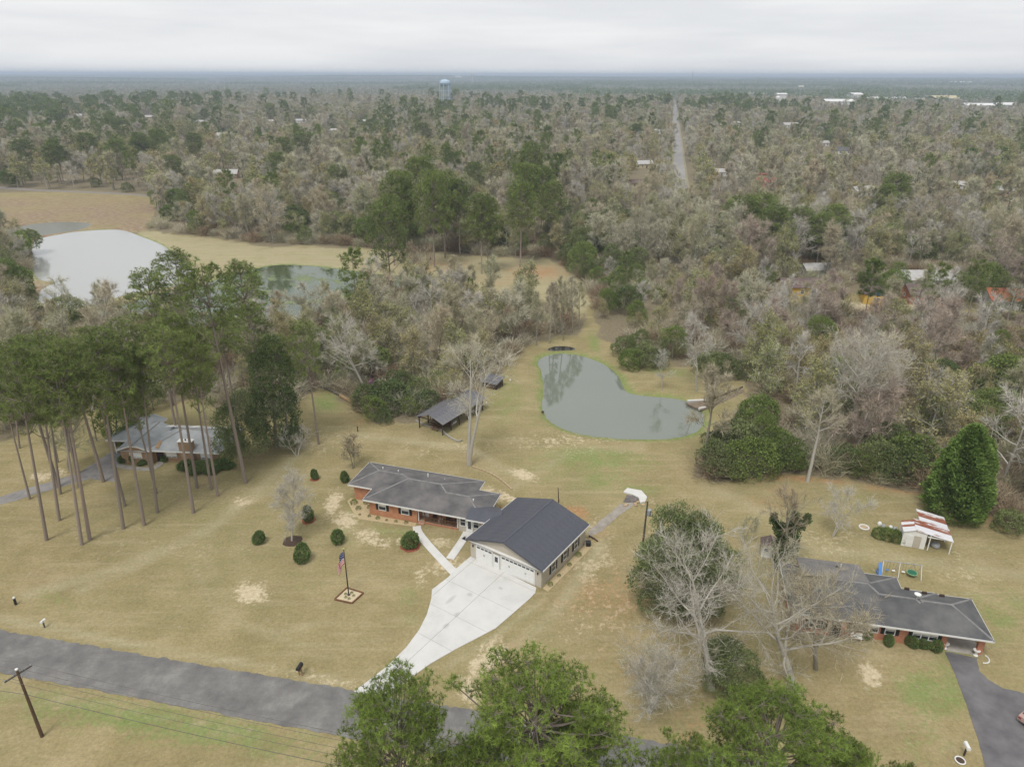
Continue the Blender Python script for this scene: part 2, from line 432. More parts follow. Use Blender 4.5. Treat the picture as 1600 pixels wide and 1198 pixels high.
for a in [(393, 926, 34, 20), (522, 785, 16, 26, .85, .3), (540, 812, 26, 18, .8, .6), (575, 838, 45, 14, .7, .35), (375, 785, 30, 13, .55, -.3), (700, 885, 34, 22, .6), (660, 900, 16, 26, .5),
          (905, 830, 60, 30, .4), (760, 1030, 45, 30, .7, -.8), (735, 1075, 25, 30, .7), (1360, 1052, 30, 20, .85, .6), (820, 742, 26, 9, .9, .3), (790, 775, 80, 8, .6, .35), (920, 885, 60, 50, .35),
          (930, 960, 120, 60, .22, -.3), (620, 845, 60, 10, .45), (880, 690, 120, 22, .35), (500, 1060, 120, 10, .4, .2), (60, 745, 30, 12, .7), (95, 738, 26, 9, .6), (1370, 480, 60, 9, .9), (1440, 480, 40, 8, .8),
          (1510, 890, 80, 40, .2), (1020, 850, 30, 100, .25), (690, 845, 26, 12, .5), (700, 700, 100, 20, .25), (1300, 850, 80, 30, .3), (500, 690, 120, 30, .22), (240, 850, 260, 40, .12)]:
    sand = np.maximum(sand, ell(*a))
for a in [(905, 800, 30, 12, .9, .5), (935, 835, 30, 14, .55, -.6), (1260, 748, 120, 8, .8, .06), (1400, 764, 70, 9, .9, .1), (840, 425, 70, 18, .8), (690, 415, 90, 16, .55), (770, 440, 90, 20, .4),
          (950, 930, 130, 70, .5), (1000, 1040, 110, 60, .35), (790, 1020, 60, 50, .35), (1150, 700, 20, 40, .35), (150, 870, 160, 30, .14, .1), (1170, 715, 60, 60, .3), (1560, 815, 70, 14, .7, .4), (455, 680, 40, 16, .4), (180, 690, 60, 10, .4), (330, 700, 60, 30, .2),
          (1000, 980, 70, 60, .2), (1210, 780, 60, 40, .4), (1090, 1140, 60, 40, .4), (600, 655, 90, 9, .5, -.1), (170, 315, 30, 8, .5)]:
    red = np.maximum(red, ell(*a))
marsh = soft(s_marsh, 6) * (0.35 + 0.65 * nz(14, 8)) * np.clip((gpy - 296) / 22, 0, 1)
for a in [(60, 455, 50, 20, 1), (30, 490, 80, 22, .9)]: marsh = np.maximum(marsh, ell(*a))
def track(pts, wd, a):
    d = np.full(len(GX), 1e9)
    for (x0, y0), (x1, y1) in zip(pts, pts[1:]):
        t_ = np.clip(((gpx - x0) * (x1 - x0) + (gpy - y0) * (y1 - y0)) / ((x1 - x0) ** 2 + (y1 - y0) ** 2), 0, 1)
        d = np.minimum(d, np.hypot(gpx - x0 - t_ * (x1 - x0), gpy - y0 - t_ * (y1 - y0)))
    return a * np.clip(1.3 - d / wd, 0, 1)
trk = np.zeros(len(GX))
for pts_, wd_, a_ in [([(475, 700), (400, 770), (320, 830), (180, 890), (40, 930)], 9, .34), ([(450, 745), (360, 800), (260, 862), (120, 925)], 7, .3), ([(0, 965), (200, 1005), (400, 1040), (540, 1066)], 7, .42), ([(560, 680), (650, 690), (740, 703), (810, 745)], 6, .36),
                       ([(800, 762), (850, 730), (900, 705), (1000, 700)], 8, .22), ([(940, 850), (905, 905), (860, 965), (800, 1012)], 12, .4), ([(850, 935), (780, 990), (700, 1040)], 6, .4), ([(300, 880), (340, 960), (430, 990), (520, 970)], 6, .24), ([(320, 870), (370, 975), (470, 1010), (600, 1000)], 5, .2),
                       ([(1100, 760), (1200, 800), (1280, 860), (1400, 870), (1600, 900)], 10, .25), ([(0, 1075), (200, 1110), (400, 1150)], 5, .35)]:
    trk = np.maximum(trk, track(pts_, wd_, a_ * 2.2))
dpond = np.full(len(GX), 99.); nr = (np.hypot(GX, GY) < 420)
for k, wv in enumerate(WATERS[:3]): dpond[nr] = np.minimum(dpond[nr], sdf(wv, GX[nr], GY[nr]) * (1 if k == 0 else 1.6))
green = np.maximum(green, np.clip(1.1 - dpond / 2.6, 0, 1) * .9)
fresh = np.maximum(soft(s_field, 6) * .8, trk * (.45 + .8 * nz(2.2, 41)) * .8)
straw = np.clip(openness * 1.0 - green * .8, 0, 1)
me = tri_mesh('ground', np.stack([GX, GY, GZ], 1), GF, [], fs=4)
def vcol(me, name, r, g, b):
    a = me.color_attributes.new(name, 'FLOAT_COLOR', 'POINT')
    a.data.foreach_set('color', np.stack([r, g, b, np.ones(len(r))], 1).astype(np.float32).ravel())
vcol(me, 'zone_a', green, sand, red); vcol(me, 'zone_b', 1 - openness, marsh, fresh)
me.polygons.foreach_set('use_smooth', np.ones(len(GF), bool))
m, nt, b = newmat('dormant_lawn_ground'); L = nt.links.new
b.inputs['Roughness'].default_value = 1.0; b.inputs['Specular IOR Level'].default_value = 0.05
tc = N(nt, 'ShaderNodeTexCoord')
def noise(scale, detail=4, rough=.6, vec=None, st=None, rot=0):
    n = N(nt, 'ShaderNodeTexNoise'); n.inputs['Scale'].default_value = scale; n.inputs['Detail'].default_value = detail; n.inputs['Roughness'].default_value = rough
    if st:
        mp = N(nt, 'ShaderNodeMapping'); mp.inputs['Scale'].default_value = st; mp.inputs['Rotation'].default_value = (0, 0, rot)
        L(tc.outputs['Object'], mp.inputs[0]); L(mp.outputs[0], n.inputs['Vector'])
    else: L(tc.outputs['Object'], n.inputs['Vector'])
    return n.outputs[0]
def ramp(f, stops):
    r = N(nt, 'ShaderNodeValToRGB'); e = r.color_ramp.elements
    while len(e) < len(stops): e.new(.5)
    for i, (p, c) in enumerate(stops): e[i].position = p; e[i].color = rgba(c)
    L(f, r.inputs[0]); return r.outputs[0]
def mixc(f, a, c):
    x = N(nt, 'ShaderNodeMix', data_type='RGBA')
    if isinstance(f, float): x.inputs[0].default_value = f
    else: L(f, x.inputs[0])
    L(a, x.inputs[6]); L(c, x.inputs[7]); return x.outputs[2]
def math2(op, a, c, clamp=False):
    x = N(nt, 'ShaderNodeMath', operation=op, use_clamp=clamp)
    for i, q in enumerate((a, c)):
        if isinstance(q, (int, float)): x.inputs[i].default_value = q
        else: L(q, x.inputs[i])
    return x.outputs[0]
def mask(chan, n, k=2.2):   # zone mask broken up by noise
    a = math2('SUBTRACT', n, .5); a = math2('MULTIPLY', a, 4.2); a = math2('ADD', chan, a)
    a = math2('SUBTRACT', a, .30); return math2('MULTIPLY', a, k, True)
za = N(nt, 'ShaderNodeAttribute', attribute_name='zone_a'); zb = N(nt, 'ShaderNodeAttribute', attribute_name='zone_b')
sa = N(nt, 'ShaderNodeSeparateColor'); sb = N(nt, 'ShaderNodeSeparateColor'); L(za.outputs[0], sa.inputs[0]); L(zb.outputs[0], sb.inputs[0])
nf = noise(1.6, 8, .75); nm = noise(.16, 7, .65); nl = noise(.03, 4, .55); nfine = noise(2.6, 9, .88)
nstreak = noise(.5, 5, .6, st=(.12, 1.3, 1), rot=rad(-60)); nstreak2 = noise(.5, 4, .6, st=(.1, 1.5, 1), rot=rad(12))
dry = ramp(nm, [(.3, (.228, .190, .091)), (.5, (.310, .252, .130)), (.7, (.396, .323, .187))])
dry = mixc(math2('MULTIPLY', math2('SUBTRACT', nl, .35), 1.6, True), dry, ramp(nf, [(.3, (.213, .209, .096)), (.7, (.319, .290, .147))]))
dry = mixc(math2('MULTIPLY', math2('SUBTRACT', nstreak, .52), 3, True), dry, ramp(nm, [(.3, (.436, .370, .230)), (.7, (.358, .304, .174))]))
dry = mixc(math2('MULTIPLY', math2('SUBTRACT', nstreak2, .60), 3, True), dry, ramp(nm, [(.3, (.213, .190, .091)), (.7, (.281, .247, .126))]))
grn = ramp(nf, [(.3, (.13, .20, .05)), (.55, (.20, .26, .085)), (.75, (.29, .32, .14))])
snd = ramp(nf, [(.3, (.460, .368, .234)), (.6, (.570, .488, .333)), (.8, (.368, .285, .171))])
rd = ramp(nf, [(.3, (.34, .165, .08)), (.6, (.44, .24, .12)), (.8, (.30, .18, .10))])
lit = ramp(nf, [(.3, (.150, .129, .082)), (.55, (.229, .193, .127)), (.75, (.299, .253, .168))])
mar = ramp(noise(.5, 7, .7), [(.3, (.177, .115, .082)), (.5, (.288, .210, .143)), (.7, (.372, .330, .224))])
fsh = mixc(math2('MULTIPLY', math2('SUBTRACT', noise(.12, 8, .7), .5), 4, True), ramp(nstreak2, [(.3, (.342, .302, .177)), (.7, (.437, .389, .251))]), ramp(nf, [(.3, (.257, .245, .121)), (.7, (.342, .298, .172))]))
nmix = math2('ADD', math2('MULTIPLY', nf, .5), math2('MULTIPLY', noise(.35, 8, .75), .5))
dry = mixc(math2('MULTIPLY', math2('SUBTRACT', noise(.55, 8, .72, st=(.3, 1.4, 1), rot=rad(-62)), .50), 5, True), dry, ramp(nf, [(.3, (.290, .252, .126)), (.7, (.228, .204, .100))]))
dry = mixc(math2('MULTIPLY', math2('SUBTRACT', noise(.09, 7, .7), .56), 5, True), dry, ramp(nf, [(.3, (.319, .257, .143)), (.7, (.261, .204, .113))]))
c = mixc(sb.outputs[2], dry, fsh)
c = mixc(math2('MULTIPLY', mask(sa.outputs[0], nmix, 1.7), .85), c, grn)
c = mixc(math2('MULTIPLY', mask(sa.outputs[2], nmix, 1.6), .75), c, rd)
c = mixc(mask(sa.outputs[1], nmix, 3.0), c, snd)
c = mixc(mask(sb.outputs[1], nmix, 2.0), c, mar)
c = mixc(mask(sb.outputs[0], nmix, 2.0), c, lit)
hs = N(nt, 'ShaderNodeHueSaturation'); mr = N(nt, 'ShaderNodeMapRange'); mr.inputs[1].default_value = .36; mr.inputs[2].default_value = .64
mr.inputs[3].default_value = .72; mr.inputs[4].default_value = 1.26
L(nfine, mr.inputs[0]); L(mr.outputs[0], hs.inputs['Value']); L(c, hs.inputs['Color']); L(hs.outputs[0], b.inputs['Base Color'])
bp = N(nt, 'ShaderNodeBump'); bp.inputs['Strength'].default_value = .5; bp.inputs['Distance'].default_value = .12
L(nf, bp.inputs['Height']); L(bp.outputs[0], b.inputs['Normal'])
me.materials.append(m)
ground = link('ground', me); tag(ground, kind='structure')

# water
def water(name, poly, col, rough, grow=1.04, wave=.06, cover=0.0):
    m, nt, b = newmat(name + '_surface'); L = nt.links.new
    b.inputs['Base Color'].default_value = rgba(col); b.inputs['Roughness'].default_value = rough
    b.inputs['Specular IOR Level'].default_value = .5; b.inputs['IOR'].default_value = 1.75
    tc = N(nt, 'ShaderNodeTexCoord'); mp = N(nt, 'ShaderNodeMapping'); mp.inputs['Scale'].default_value = (.7, 1.6, 1)
    n = N(nt, 'ShaderNodeTexNoise'); n.inputs['Scale'].default_value = 2.4; n.inputs['Detail'].default_value = 3
    L(tc.outputs['Object'], mp.inputs[0]); L(mp.outputs[0], n.inputs['Vector'])
    bp = N(nt, 'ShaderNodeBump'); bp.inputs['Strength'].default_value = wave; bp.inputs['Distance'].default_value = .05
    L(n.outputs[0], bp.inputs['Height']); L(bp.outputs[0], b.inputs['Normal'])
    if cover:   # algae and lily leaves floating
        n2 = N(nt, 'ShaderNodeTexNoise'); n2.inputs['Scale'].default_value = .09; n2.inputs['Detail'].default_value = 10; n2.inputs['Roughness'].default_value = .7
        L(tc.outputs['Object'], n2.inputs['Vector'])
        r = N(nt, 'ShaderNodeValToRGB'); r.color_ramp.elements[0].position = .52; r.color_ramp.elements[1].position = .60
        L(n2.outputs[0], r.inputs[0])
        mx = N(nt, 'ShaderNodeMix', data_type='RGBA'); mx.inputs[6].default_value = rgba(col); mx.inputs[7].default_value = (.16, .20, .07, 1)
        L(r.outputs[0], mx.inputs[0]); L(mx.outputs[2], b.inputs['Base Color'])
        mr = N(nt, 'ShaderNodeMapRange'); mr.inputs[3].default_value = rough; mr.inputs[4].default_value = .7
        L(r.outputs[0], mr.inputs[0]); L(mr.outputs[0], b.inputs['Roughness'])
    cx = sum(p[0] for p in poly) / len(poly); cy = sum(p[1] for p in poly) / len(poly)
    pts = [(cx + (x - cx) * grow, cy + (y - cy) * grow) for x, y in poly]
    mb = MB().poly([(x, y, W_LEVEL) for x, y in pts])
    return mb.obj(name, m, kind='structure')
water('pond', pond_w, (.17, .19, .155), .035, 1.02, .03)
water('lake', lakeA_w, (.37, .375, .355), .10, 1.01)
water('lake', lakeB_w, (.045, .075, .030), .05, 1.01, .03, .5)
water('pool', pool_w, (.02, .02, .018), .05, 1.05)
water('marsh_pool', marsh_w, (.10, .10, .055), .25, 1.03)

# main road
road_m, nt, b = newmat('aged_asphalt'); L = nt.links.new
b.inputs['Roughness'].default_value = .92
tc = N(nt, 'ShaderNodeTexCoord')
n1_, n2_, n3_ = noise(.35, 9, .7), noise(6, 6, .8), noise(.5, 4, .6, st=(.06, 1.4, 1), rot=rad(11.8))
c = ramp(n1_, [(.3, (.126, .121, .117)), (.5, (.182, .176, .168)), (.66, (.254, .247, .226)), (.78, (.326, .321, .286))])
c = mixc(math2('MULTIPLY', math2('SUBTRACT', n3_, .48), 2.5, True), c, ramp(n1_, [(.3, (.122, .117, .113)), (.7, (.163, .157, .149))]))
hs = N(nt, 'ShaderNodeHueSaturation'); mr = N(nt, 'ShaderNodeMapRange'); mr.inputs[3].default_value = .72; mr.inputs[4].default_value = 1.28
L(n2_, mr.inputs[0]); L(mr.outputs[0], hs.inputs['Value']); L(c, hs.inputs['Color']); L(hs.outputs[0], b.inputs['Base Color'])
M['road'] = road_m
rng = random.Random(3)
def ragged(line, amp, step=.5, nrm=(0, 1)):
    o = []
    for (x0, y0), (x1, y1) in zip(line, line[1:]):
        k = max(1, int(math.hypot(x1 - x0, y1 - y0) / step))
        for i in range(k):
            t = i / k; a = rng.uniform(-amp, amp)
            o.append((x0 + (x1 - x0) * t + nrm[0] * a, y0 + (y1 - y0) * t + nrm[1] * a))
    o.append(line[-1]); return o
def xline(a, b, x): return (x, a[1] + (b[1] - a[1]) * (x - a[0]) / (b[0] - a[0]))
ru = ragged([xline((-58.1, 62.9), (-18.4, 54.9), -160), (-58.1, 62.9), (-18.4, 54.9), (-15.9, 54.4), xline((-58.1, 62.9), (-18.4, 54.9), 120)], .16)
rl = ragged([xline((-54, 56.7), (-17.1, 49.1), -160), (-54, 56.7), (-17.1, 49.1), xline((-54, 56.7), (-17.1, 49.1), 120)], .12)
mb = MB().slab([(x, y) for x, y in ru] + [(x, y) for x, y in rl][::-1], -.2, .03)
mb.obj('road', road_m, kind='structure')

def clip(poly, a, b, c):   # keep a*x+b*y<=c
    o = []
    for i in range(len(poly)):
        p, q = poly[i], poly[(i + 1) % len(poly)]
        dp, dq = a * p[0] + b * p[1] - c, a * q[0] + b * q[1] - c
        if dp <= 0: o.append(p)
        if (dp <= 0) != (dq <= 0):
            t = dp / (dp - dq); o.append((p[0] + (q[0] - p[0]) * t, p[1] + (q[1] - p[1]) * t))
    return o
class Frame:
    def __init__(s, ox, oy, ang): s.o = (ox, oy); s.a = ang; s.u = (math.cos(ang), math.sin(ang)); s.v = (-math.sin(ang), math.cos(ang))
    def w(s, u, v): return (s.o[0] + u * s.u[0] + v * s.v[0], s.o[1] + u * s.u[1] + v * s.v[1])
    def l(s, x, y): x -= s.o[0]; y -= s.o[1]; return (x * s.u[0] + y * s.u[1], x * s.v[0] + y * s.v[1])
FG = Frame(-5.9, 76.4, math.atan2(-.563, .827))      # garage
FH = Frame(-21.2, 86.0, math.atan2(-.293, .956))     # ranch house
FR = Frame(38.18, 61.74, math.atan2(-.2137, .9769))  # brick house on the right
FL = Frame(-63.49, 100.86, math.atan2(-.078, .997))  # house among the pines
FP = Frame(-17.19, 113.46, math.atan2(-.538, .843))  # pavilion
FS = Frame(52.28, 79.20, math.atan2(-.3265, .945))   # rusty shed

# driveway slabs
def slabs(thing_obj, frame, poly_w, us, vs, z1, mat, gap=.018, name='slab'):
    pl = [frame.l(*p) for p in poly_w]
    for u0, u1 in zip(us, us[1:]):
        for v0, v1 in zip(vs, vs[1:]):
            q = clip(clip(clip(clip(pl, -1, 0, -(u0 + gap)), 1, 0, u1 - gap), 0, -1, -(v0 + gap)), 0, 1, v1 - gap)
            if len(q) < 3: continue
            ar = abs(sum(q[i][0] * q[(i + 1) % len(q)][1] - q[(i + 1) % len(q)][0] * q[i][1] for i in range(len(q)))) / 2
            if ar < .02: continue
            MB().slab(q, -.15, z1).obj(name, mat, thing_obj)
dm, nt, b = newmat('driveway_concrete'); L = nt.links.new
b.inputs['Roughness'].default_value = .8
tc = N(nt, 'ShaderNodeTexCoord')
a_ = noise(.35, 8, .65); b_ = noise(5, 5, .7)
c = ramp(a_, [(.3, (.53, .525, .50)), (.5, (.60, .595, .57)), (.75, (.65, .64, .62))])
g_ = FG
spots = [g_.l(*P(x, y)) for x, y in [(704, 937), (734, 929), (714, 960), (697, 978), (782, 919)]]
sp = N(nt, 'ShaderNodeSeparateXYZ'); L(tc.outputs['Object'], sp.inputs[0])
st = None
for i, (u_, v_) in enumerate(spots):   # oil and water stains on the slab
    du = math2('SUBTRACT', sp.outputs[0], u_); dv = math2('SUBTRACT', sp.outputs[1], v_)
    ex = [(.35, 1.1), (.45, .4), (.35, .5), (.35, .6), (.4, .25)][i]
    d = math2('ADD', math2('POWER', math2('DIVIDE', du, ex[0]), 2.0), math2('POWER', math2('DIVIDE', dv, ex[1]), 2.0))
    d = math2('SUBTRACT', 1.35, math2('ADD', d, math2('MULTIPLY', b_, .6)), True)
    st = d if st is None else math2('MAXIMUM', st, d)
c = mixc(math2('MULTIPLY', st, .45), c, ramp(b_, [(.3, (.27, .27, .26)), (.7, (.36, .355, .34))]))
L(c, b.inputs['Base Color'])
drive_px = [(737, 868), (838, 918), (836, 928), (805, 955), (775, 981), (745, 997), (712, 1014), (672, 1037), (640, 1060), (604, 1091),
            (553, 1080), (580, 1060), (606, 1040), (635, 1011), (655, 984), (667, 960), (674, 935), (675, 921), (700, 902), (713, 888)]
drive = thing('driveway', *FG.o, 0, FG.a); tag(drive, kind='structure')
slabs(drive, FG, [P(x, y) for x, y in drive_px], [-30, -9.2, -4.4, 1.2, 5.8, 11.2, 40], [-40, -19, -14, -9.5, -5, -.55, 3], .06, dm)
walk = thing('path', *FH.o, 0, FH.a); tag(walk, kind='structure')
def strip(px, wd):
    c = [P(*q) for q in px]; l, r = [], []
    for i, p in enumerate(c):
        a, b = c[max(i - 1, 0)], c[min(i + 1, len(c) - 1)]
        d = math.hypot(b[0] - a[0], b[1] - a[1]); nx_, ny_ = -(b[1] - a[1]) / d, (b[0] - a[0]) / d
        l.append((p[0] + nx_ * wd / 2, p[1] + ny_ * wd / 2)); r.append((p[0] - nx_ * wd / 2, p[1] - ny_ * wd / 2))
    return l, r
def walkway(frame, parent, px, wd, mat, step=1.5, z1=.055):
    l, r = strip(smooth(px, 6, False), wd)
    acc = 0; s0 = 0
    for i in range(1, len(l)):
        acc += math.hypot(l[i][0] - l[i - 1][0], l[i][1] - l[i - 1][1])
        if acc >= step or i == len(l) - 1:
            q = [frame.l(*p) for p in l[s0:i + 1]] + [frame.l(*p) for p in r[s0:i + 1][::-1]]
            cx = sum(p[0] for p in q) / len(q); cy = sum(p[1] for p in q) / len(q)
            q = [(cx + (p[0] - cx) * .992, cy + (p[1] - cy) * .992) for p in q]
            MB().slab(q, -.1, z1).obj('slab', mat, parent); acc = 0; s0 = i
walkway(FH, walk, [(651, 822), (654, 832), (668, 850), (688, 872), (712, 897)], 1.15, M['concrete'])
walk2 = thing('path', *FH.o, 0, FH.a); tag(walk2, kind='structure')
walkway(FH, walk2, [(731, 829), (722, 845), (703, 873)], 1.1, M['concrete'])
# other drives
def drape(name, px, mat, z=.03, amp=.1, kind='structure'):
    w_ = [P(*q) for q in px]
    w_ = ragged(w_ + [w_[0]], amp, .6)[:-1]
    return MB().slab(w_, -.15, z).obj(name, mat, kind=kind)
ad = M['asphalt_new']
drape('driveway', [(1476, 1018), (1526, 1027), (1530, 1048), (1545, 1062), (1568, 1076), (1600, 1082), (1680, 1095), (1700, 1200), (1610, 1240), (1555, 1260), (1530, 1160), (1510, 1100), (1492, 1052)], ad)
M['drive_grey'] = plain('grey_gravelled_asphalt', (.20, .19, .185), .95, (.30, .285, .27), .5, detail=10, bump=.2)
drape('driveway', [(-260, 830), (-100, 802), (0, 776), (40, 763), (80, 752), (118, 741), (150, 722), (172, 706), (190, 706), (188, 722), (178, 742), (188, 752), (168, 752), (140, 748), (110, 756), (70, 768), (40, 777), (0, 789), (-100, 818), (-260, 850)], M['drive_grey'], amp=.2)
drape('gravel_track', [(917, 832), (932, 818), (950, 803), (972, 786), (990, 782), (992, 788), (975, 800), (955, 815), (938, 832), (922, 838)], plain('track_gravel', (.36, .33, .29), .95, (.26, .23, .19), .8, detail=10, bump=.3), amp=.25)
# far straight street with verges
s0, s1 = P(1066, 325), P(1053, 150)
dx, dy = s1[0] - s0[0], s1[1] - s0[1]; dl = math.hypot(dx, dy); STREET = (s0, (dx / dl, dy / dl), dl)
nx_, ny_ = -dy / dl, dx / dl
M['street'] = plain('pale_street_asphalt', (.33, .315, .30), .9, (.25, .24, .23), .03, detail=8)
M['verge'] = plain('street_verge_grass', (.25, .235, .15), .95, (.30, .27, .19), .08, detail=8)
for nm_, hw, z_, mt in (('street_verge', 4.8, .02, M['verge']), ('street', 3.4, .05, M['street'])):
    MB().slab([(s0[0] + nx_ * hw, s0[1] + ny_ * hw), (s0[0] - nx_ * hw, s0[1] - ny_ * hw), (s1[0] - nx_ * hw, s1[1] - ny_ * hw), (s1[0] + nx_ * hw, s1[1] + ny_ * hw)], -.2, z_).obj(nm_, mt, kind='structure')
# lane behind the marsh
drape('lane', [(-60, 295), (0, 291), (60, 296), (130, 299), (200, 302), (245, 306), (245, 308.5), (200, 304.5), (130, 301.5), (60, 299), (0, 295), (-60, 299)], plain('lane_surface', (.27, .245, .215), .9), amp=.3)
# ================================================================ BUILDINGS
M['ridge'] = plain('weathered_ridge_shingle', (.19, .187, .183), .95, (.26, .257, .25), 1.5)
def roof_h(rects, u, v):
    """rect = (u0,u1,v0,v1,slope,base,kind)"""
    best = None
    for (u0, u1, v0, v1, sl, z0, kd) in rects:
        if u0 - 1e-6 <= u <= u1 + 1e-6 and v0 - 1e-6 <= v <= v1 + 1e-6:
            dv, du = min(v - v0, v1 - v), min(u - u0, u1 - u)
            h = z0 + sl * (min(du, dv) if kd == 'hip' else dv if kd == 'gu' else du)
            if best is None or h > best: best = h
    return best
def field_roof(parent, rects, mat, step=.16, trim=None, name='roof', th=.2):
    def lines(k):
        s = sorted({round(r[k], 4) for r in rects} | {round(r[k + 1], 4) for r in rects})
        out = []
        for a, b_ in zip(s, s[1:]):
            n = max(1, round((b_ - a) / step)); out += [a + (b_ - a) * i / n for i in range(n)]
        return out + [s[-1]], s
    U, CU = lines(0); V, CV = lines(2)
    inside = lambda u, v: any(r[0] < u < r[1] and r[2] < v < r[3] for r in rects)
    mb = MB(); idx = {}
    def vid(i, j):
        if (i, j) not in idx:
            idx[(i, j)] = len(mb.v); mb.v.append((U[i], V[j], roof_h(rects, U[i], V[j])))
        return idx[(i, j)]
    for i in range(len(U) - 1):
        for j in range(len(V) - 1):
            uc, vc = (U[i] + U[i + 1]) / 2, (V[j] + V[j + 1]) / 2
            if inside(uc, vc):
                a, b_, c_, d_ = vid(i, j), vid(i + 1, j), vid(i + 1, j + 1), vid(i, j + 1)
                za, zb_, zc, zd = (mb.v[k][2] for k in (a, b_, c_, d_)); m_ = roof_h(rects, uc, vc)
                if abs((za + zc) / 2 - m_) <= abs((zb_ + zd) / 2 - m_): mb.f += [(a, b_, c_), (a, c_, d_)]
                else: mb.f += [(a, b_, d_), (b_, c_, d_)]
                mb.m += [0, 0]
    r = mb.obj(name, mat, parent)
    # fascia and soffit
    fm, sm = MB(), MB()
    for i in range(len(CU) - 1):
        for j in range(len(CV) - 1):
            ins = inside((CU[i] + CU[i + 1]) / 2, (CV[j] + CV[j + 1]) / 2)
            if not ins: continue
            zb0 = min(roof_h(rects, CU[i], CV[j]), roof_h(rects, CU[i + 1], CV[j + 1]), roof_h(rects, CU[i + 1], CV[j]), roof_h(rects, CU[i], CV[j + 1]))
            for (a, b_, nb) in (((CU[i], CV[j]), (CU[i + 1], CV[j]), (0, -1)), ((CU[i + 1], CV[j]), (CU[i + 1], CV[j + 1]), (1, 0)),
                                ((CU[i + 1], CV[j + 1]), (CU[i], CV[j + 1]), (0, 1)), ((CU[i], CV[j + 1]), (CU[i], CV[j]), (-1, 0))):
                mu, mv = (a[0] + b_[0]) / 2 + nb[0] * .01, (a[1] + b_[1]) / 2 + nb[1] * .01
                if inside(mu, mv): continue
                k = max(1, int(math.hypot(b_[0] - a[0], b_[1] - a[1]) / .8))
                for q in range(k):
                    p = [(a[0] + (b_[0] - a[0]) * t, a[1] + (b_[1] - a[1]) * t) for t in (q / k, (q + 1) / k)]
                    h = [roof_h(rects, p[0][0], p[0][1]), roof_h(rects, p[1][0], p[1][1])]
                    o_ = (nb[0] * .035, nb[1] * .035)
                    fm.hexa([(p[0][0], p[0][1], h[0] - th), (p[1][0], p[1][1], h[1] - th), (p[1][0] + o_[0], p[1][1] + o_[1], h[1] - th), (p[0][0] + o_[0], p[0][1] + o_[1], h[0] - th),
                             (p[0][0], p[0][1], h[0] + .012), (p[1][0], p[1][1], h[1] + .012), (p[1][0] + o_[0], p[1][1] + o_[1], h[1] + .012), (p[0][0] + o_[0], p[0][1] + o_[1], h[0] + .012)])
            z_ = min(q[5] for q in rects if q[0] <= CU[i] + .01 <= q[1] and q[2] <= CV[j] + .01 <= q[3]) - th + .02
            sm.poly([(CU[i], CV[j], z_), (CU[i], CV[j + 1], z_), (CU[i + 1], CV[j + 1], z_), (CU[i + 1], CV[j], z_)])
    # ridge and hip caps that stand proud of the field
    rc = MB()
    for (u0, u1, v0, v1, sl_, z0_, kd) in rects:
        D = (v1 - v0) / 2; du = (u1 - u0) / 2; segs = []
        if kd == 'hip':
            D = min(D, du); a_, b__ = (u0 + D, (v0 + v1) / 2), (u1 - D, (v0 + v1) / 2)
            segs = [((u0, v0), a_), ((u0, v1), a_), ((u1, v0), b__), ((u1, v1), b__), (a_, b__)]
        elif kd == 'gu': segs = [((u0, (v0 + v1) / 2), (u1, (v0 + v1) / 2))]
        else: segs = [(((u0 + u1) / 2, v0), ((u0 + u1) / 2, v1))]
        for (p_, q__) in segs:
            ln = math.hypot(q__[0] - p_[0], q__[1] - p_[1]); k = max(1, int(ln / .3))
            if ln < .1: continue
            nx_, ny_ = -(q__[1] - p_[1]) / ln * .13, (q__[0] - p_[0]) / ln * .13
            for i in range(k):
                pp_ = [(p_[0] + (q__[0] - p_[0]) * t_, p_[1] + (q__[1] - p_[1]) * t_) for t_ in (i / k, (i + .96) / k)]
                zz_ = [z0_ + sl_ * (min(x_ - u0, u1 - x_, y_ - v0, v1 - y_) if kd == 'hip' else min(y_ - v0, v1 - y_) if kd == 'gu' else min(x_ - u0, u1 - x_)) for x_, y_ in pp_]
                if any(zz_[j_] < roof_h(rects, *pp_[j_]) - .02 for j_ in (0, 1)): continue
                (xa_, ya_), (xb_, yb_) = pp_; za_, zb__ = zz_; xm_, ym_ = (xa_ + xb_) / 2, (ya_ + yb_) / 2
                hs_ = [roof_h(rects, xm_ + s_ * nx_, ym_ + s_ * ny_) for s_ in (-1, 1)]
                if None in hs_ or sum(hs_) > 2 * roof_h(rects, xm_, ym_) - .02: continue      # only true creases
                rc.hexa([(xa_ - nx_, ya_ - ny_, za_ - .05), (xb_ - nx_, yb_ - ny_, zb__ - .05), (xb_ + nx_, yb_ + ny_, zb__ - .05), (xa_ + nx_, ya_ + ny_, za_ - .05),
                         (xa_ - nx_ * .7, ya_ - ny_ * .7, za_ + .04), (xb_ - nx_ * .7, yb_ - ny_ * .7, zb__ + .04), (xb_ + nx_ * .7, yb_ + ny_ * .7, zb__ + .04), (xa_ + nx_ * .7, ya_ + ny_ * .7, za_ + .04)])
    if rc.v: rc.obj('ridge_caps', M['ridge'], parent)['kind'] = 'stuff'
    fm.obj('fascia', trim or M['white'], parent); sm.obj('soffit', trim or M['white'], parent)
    return r
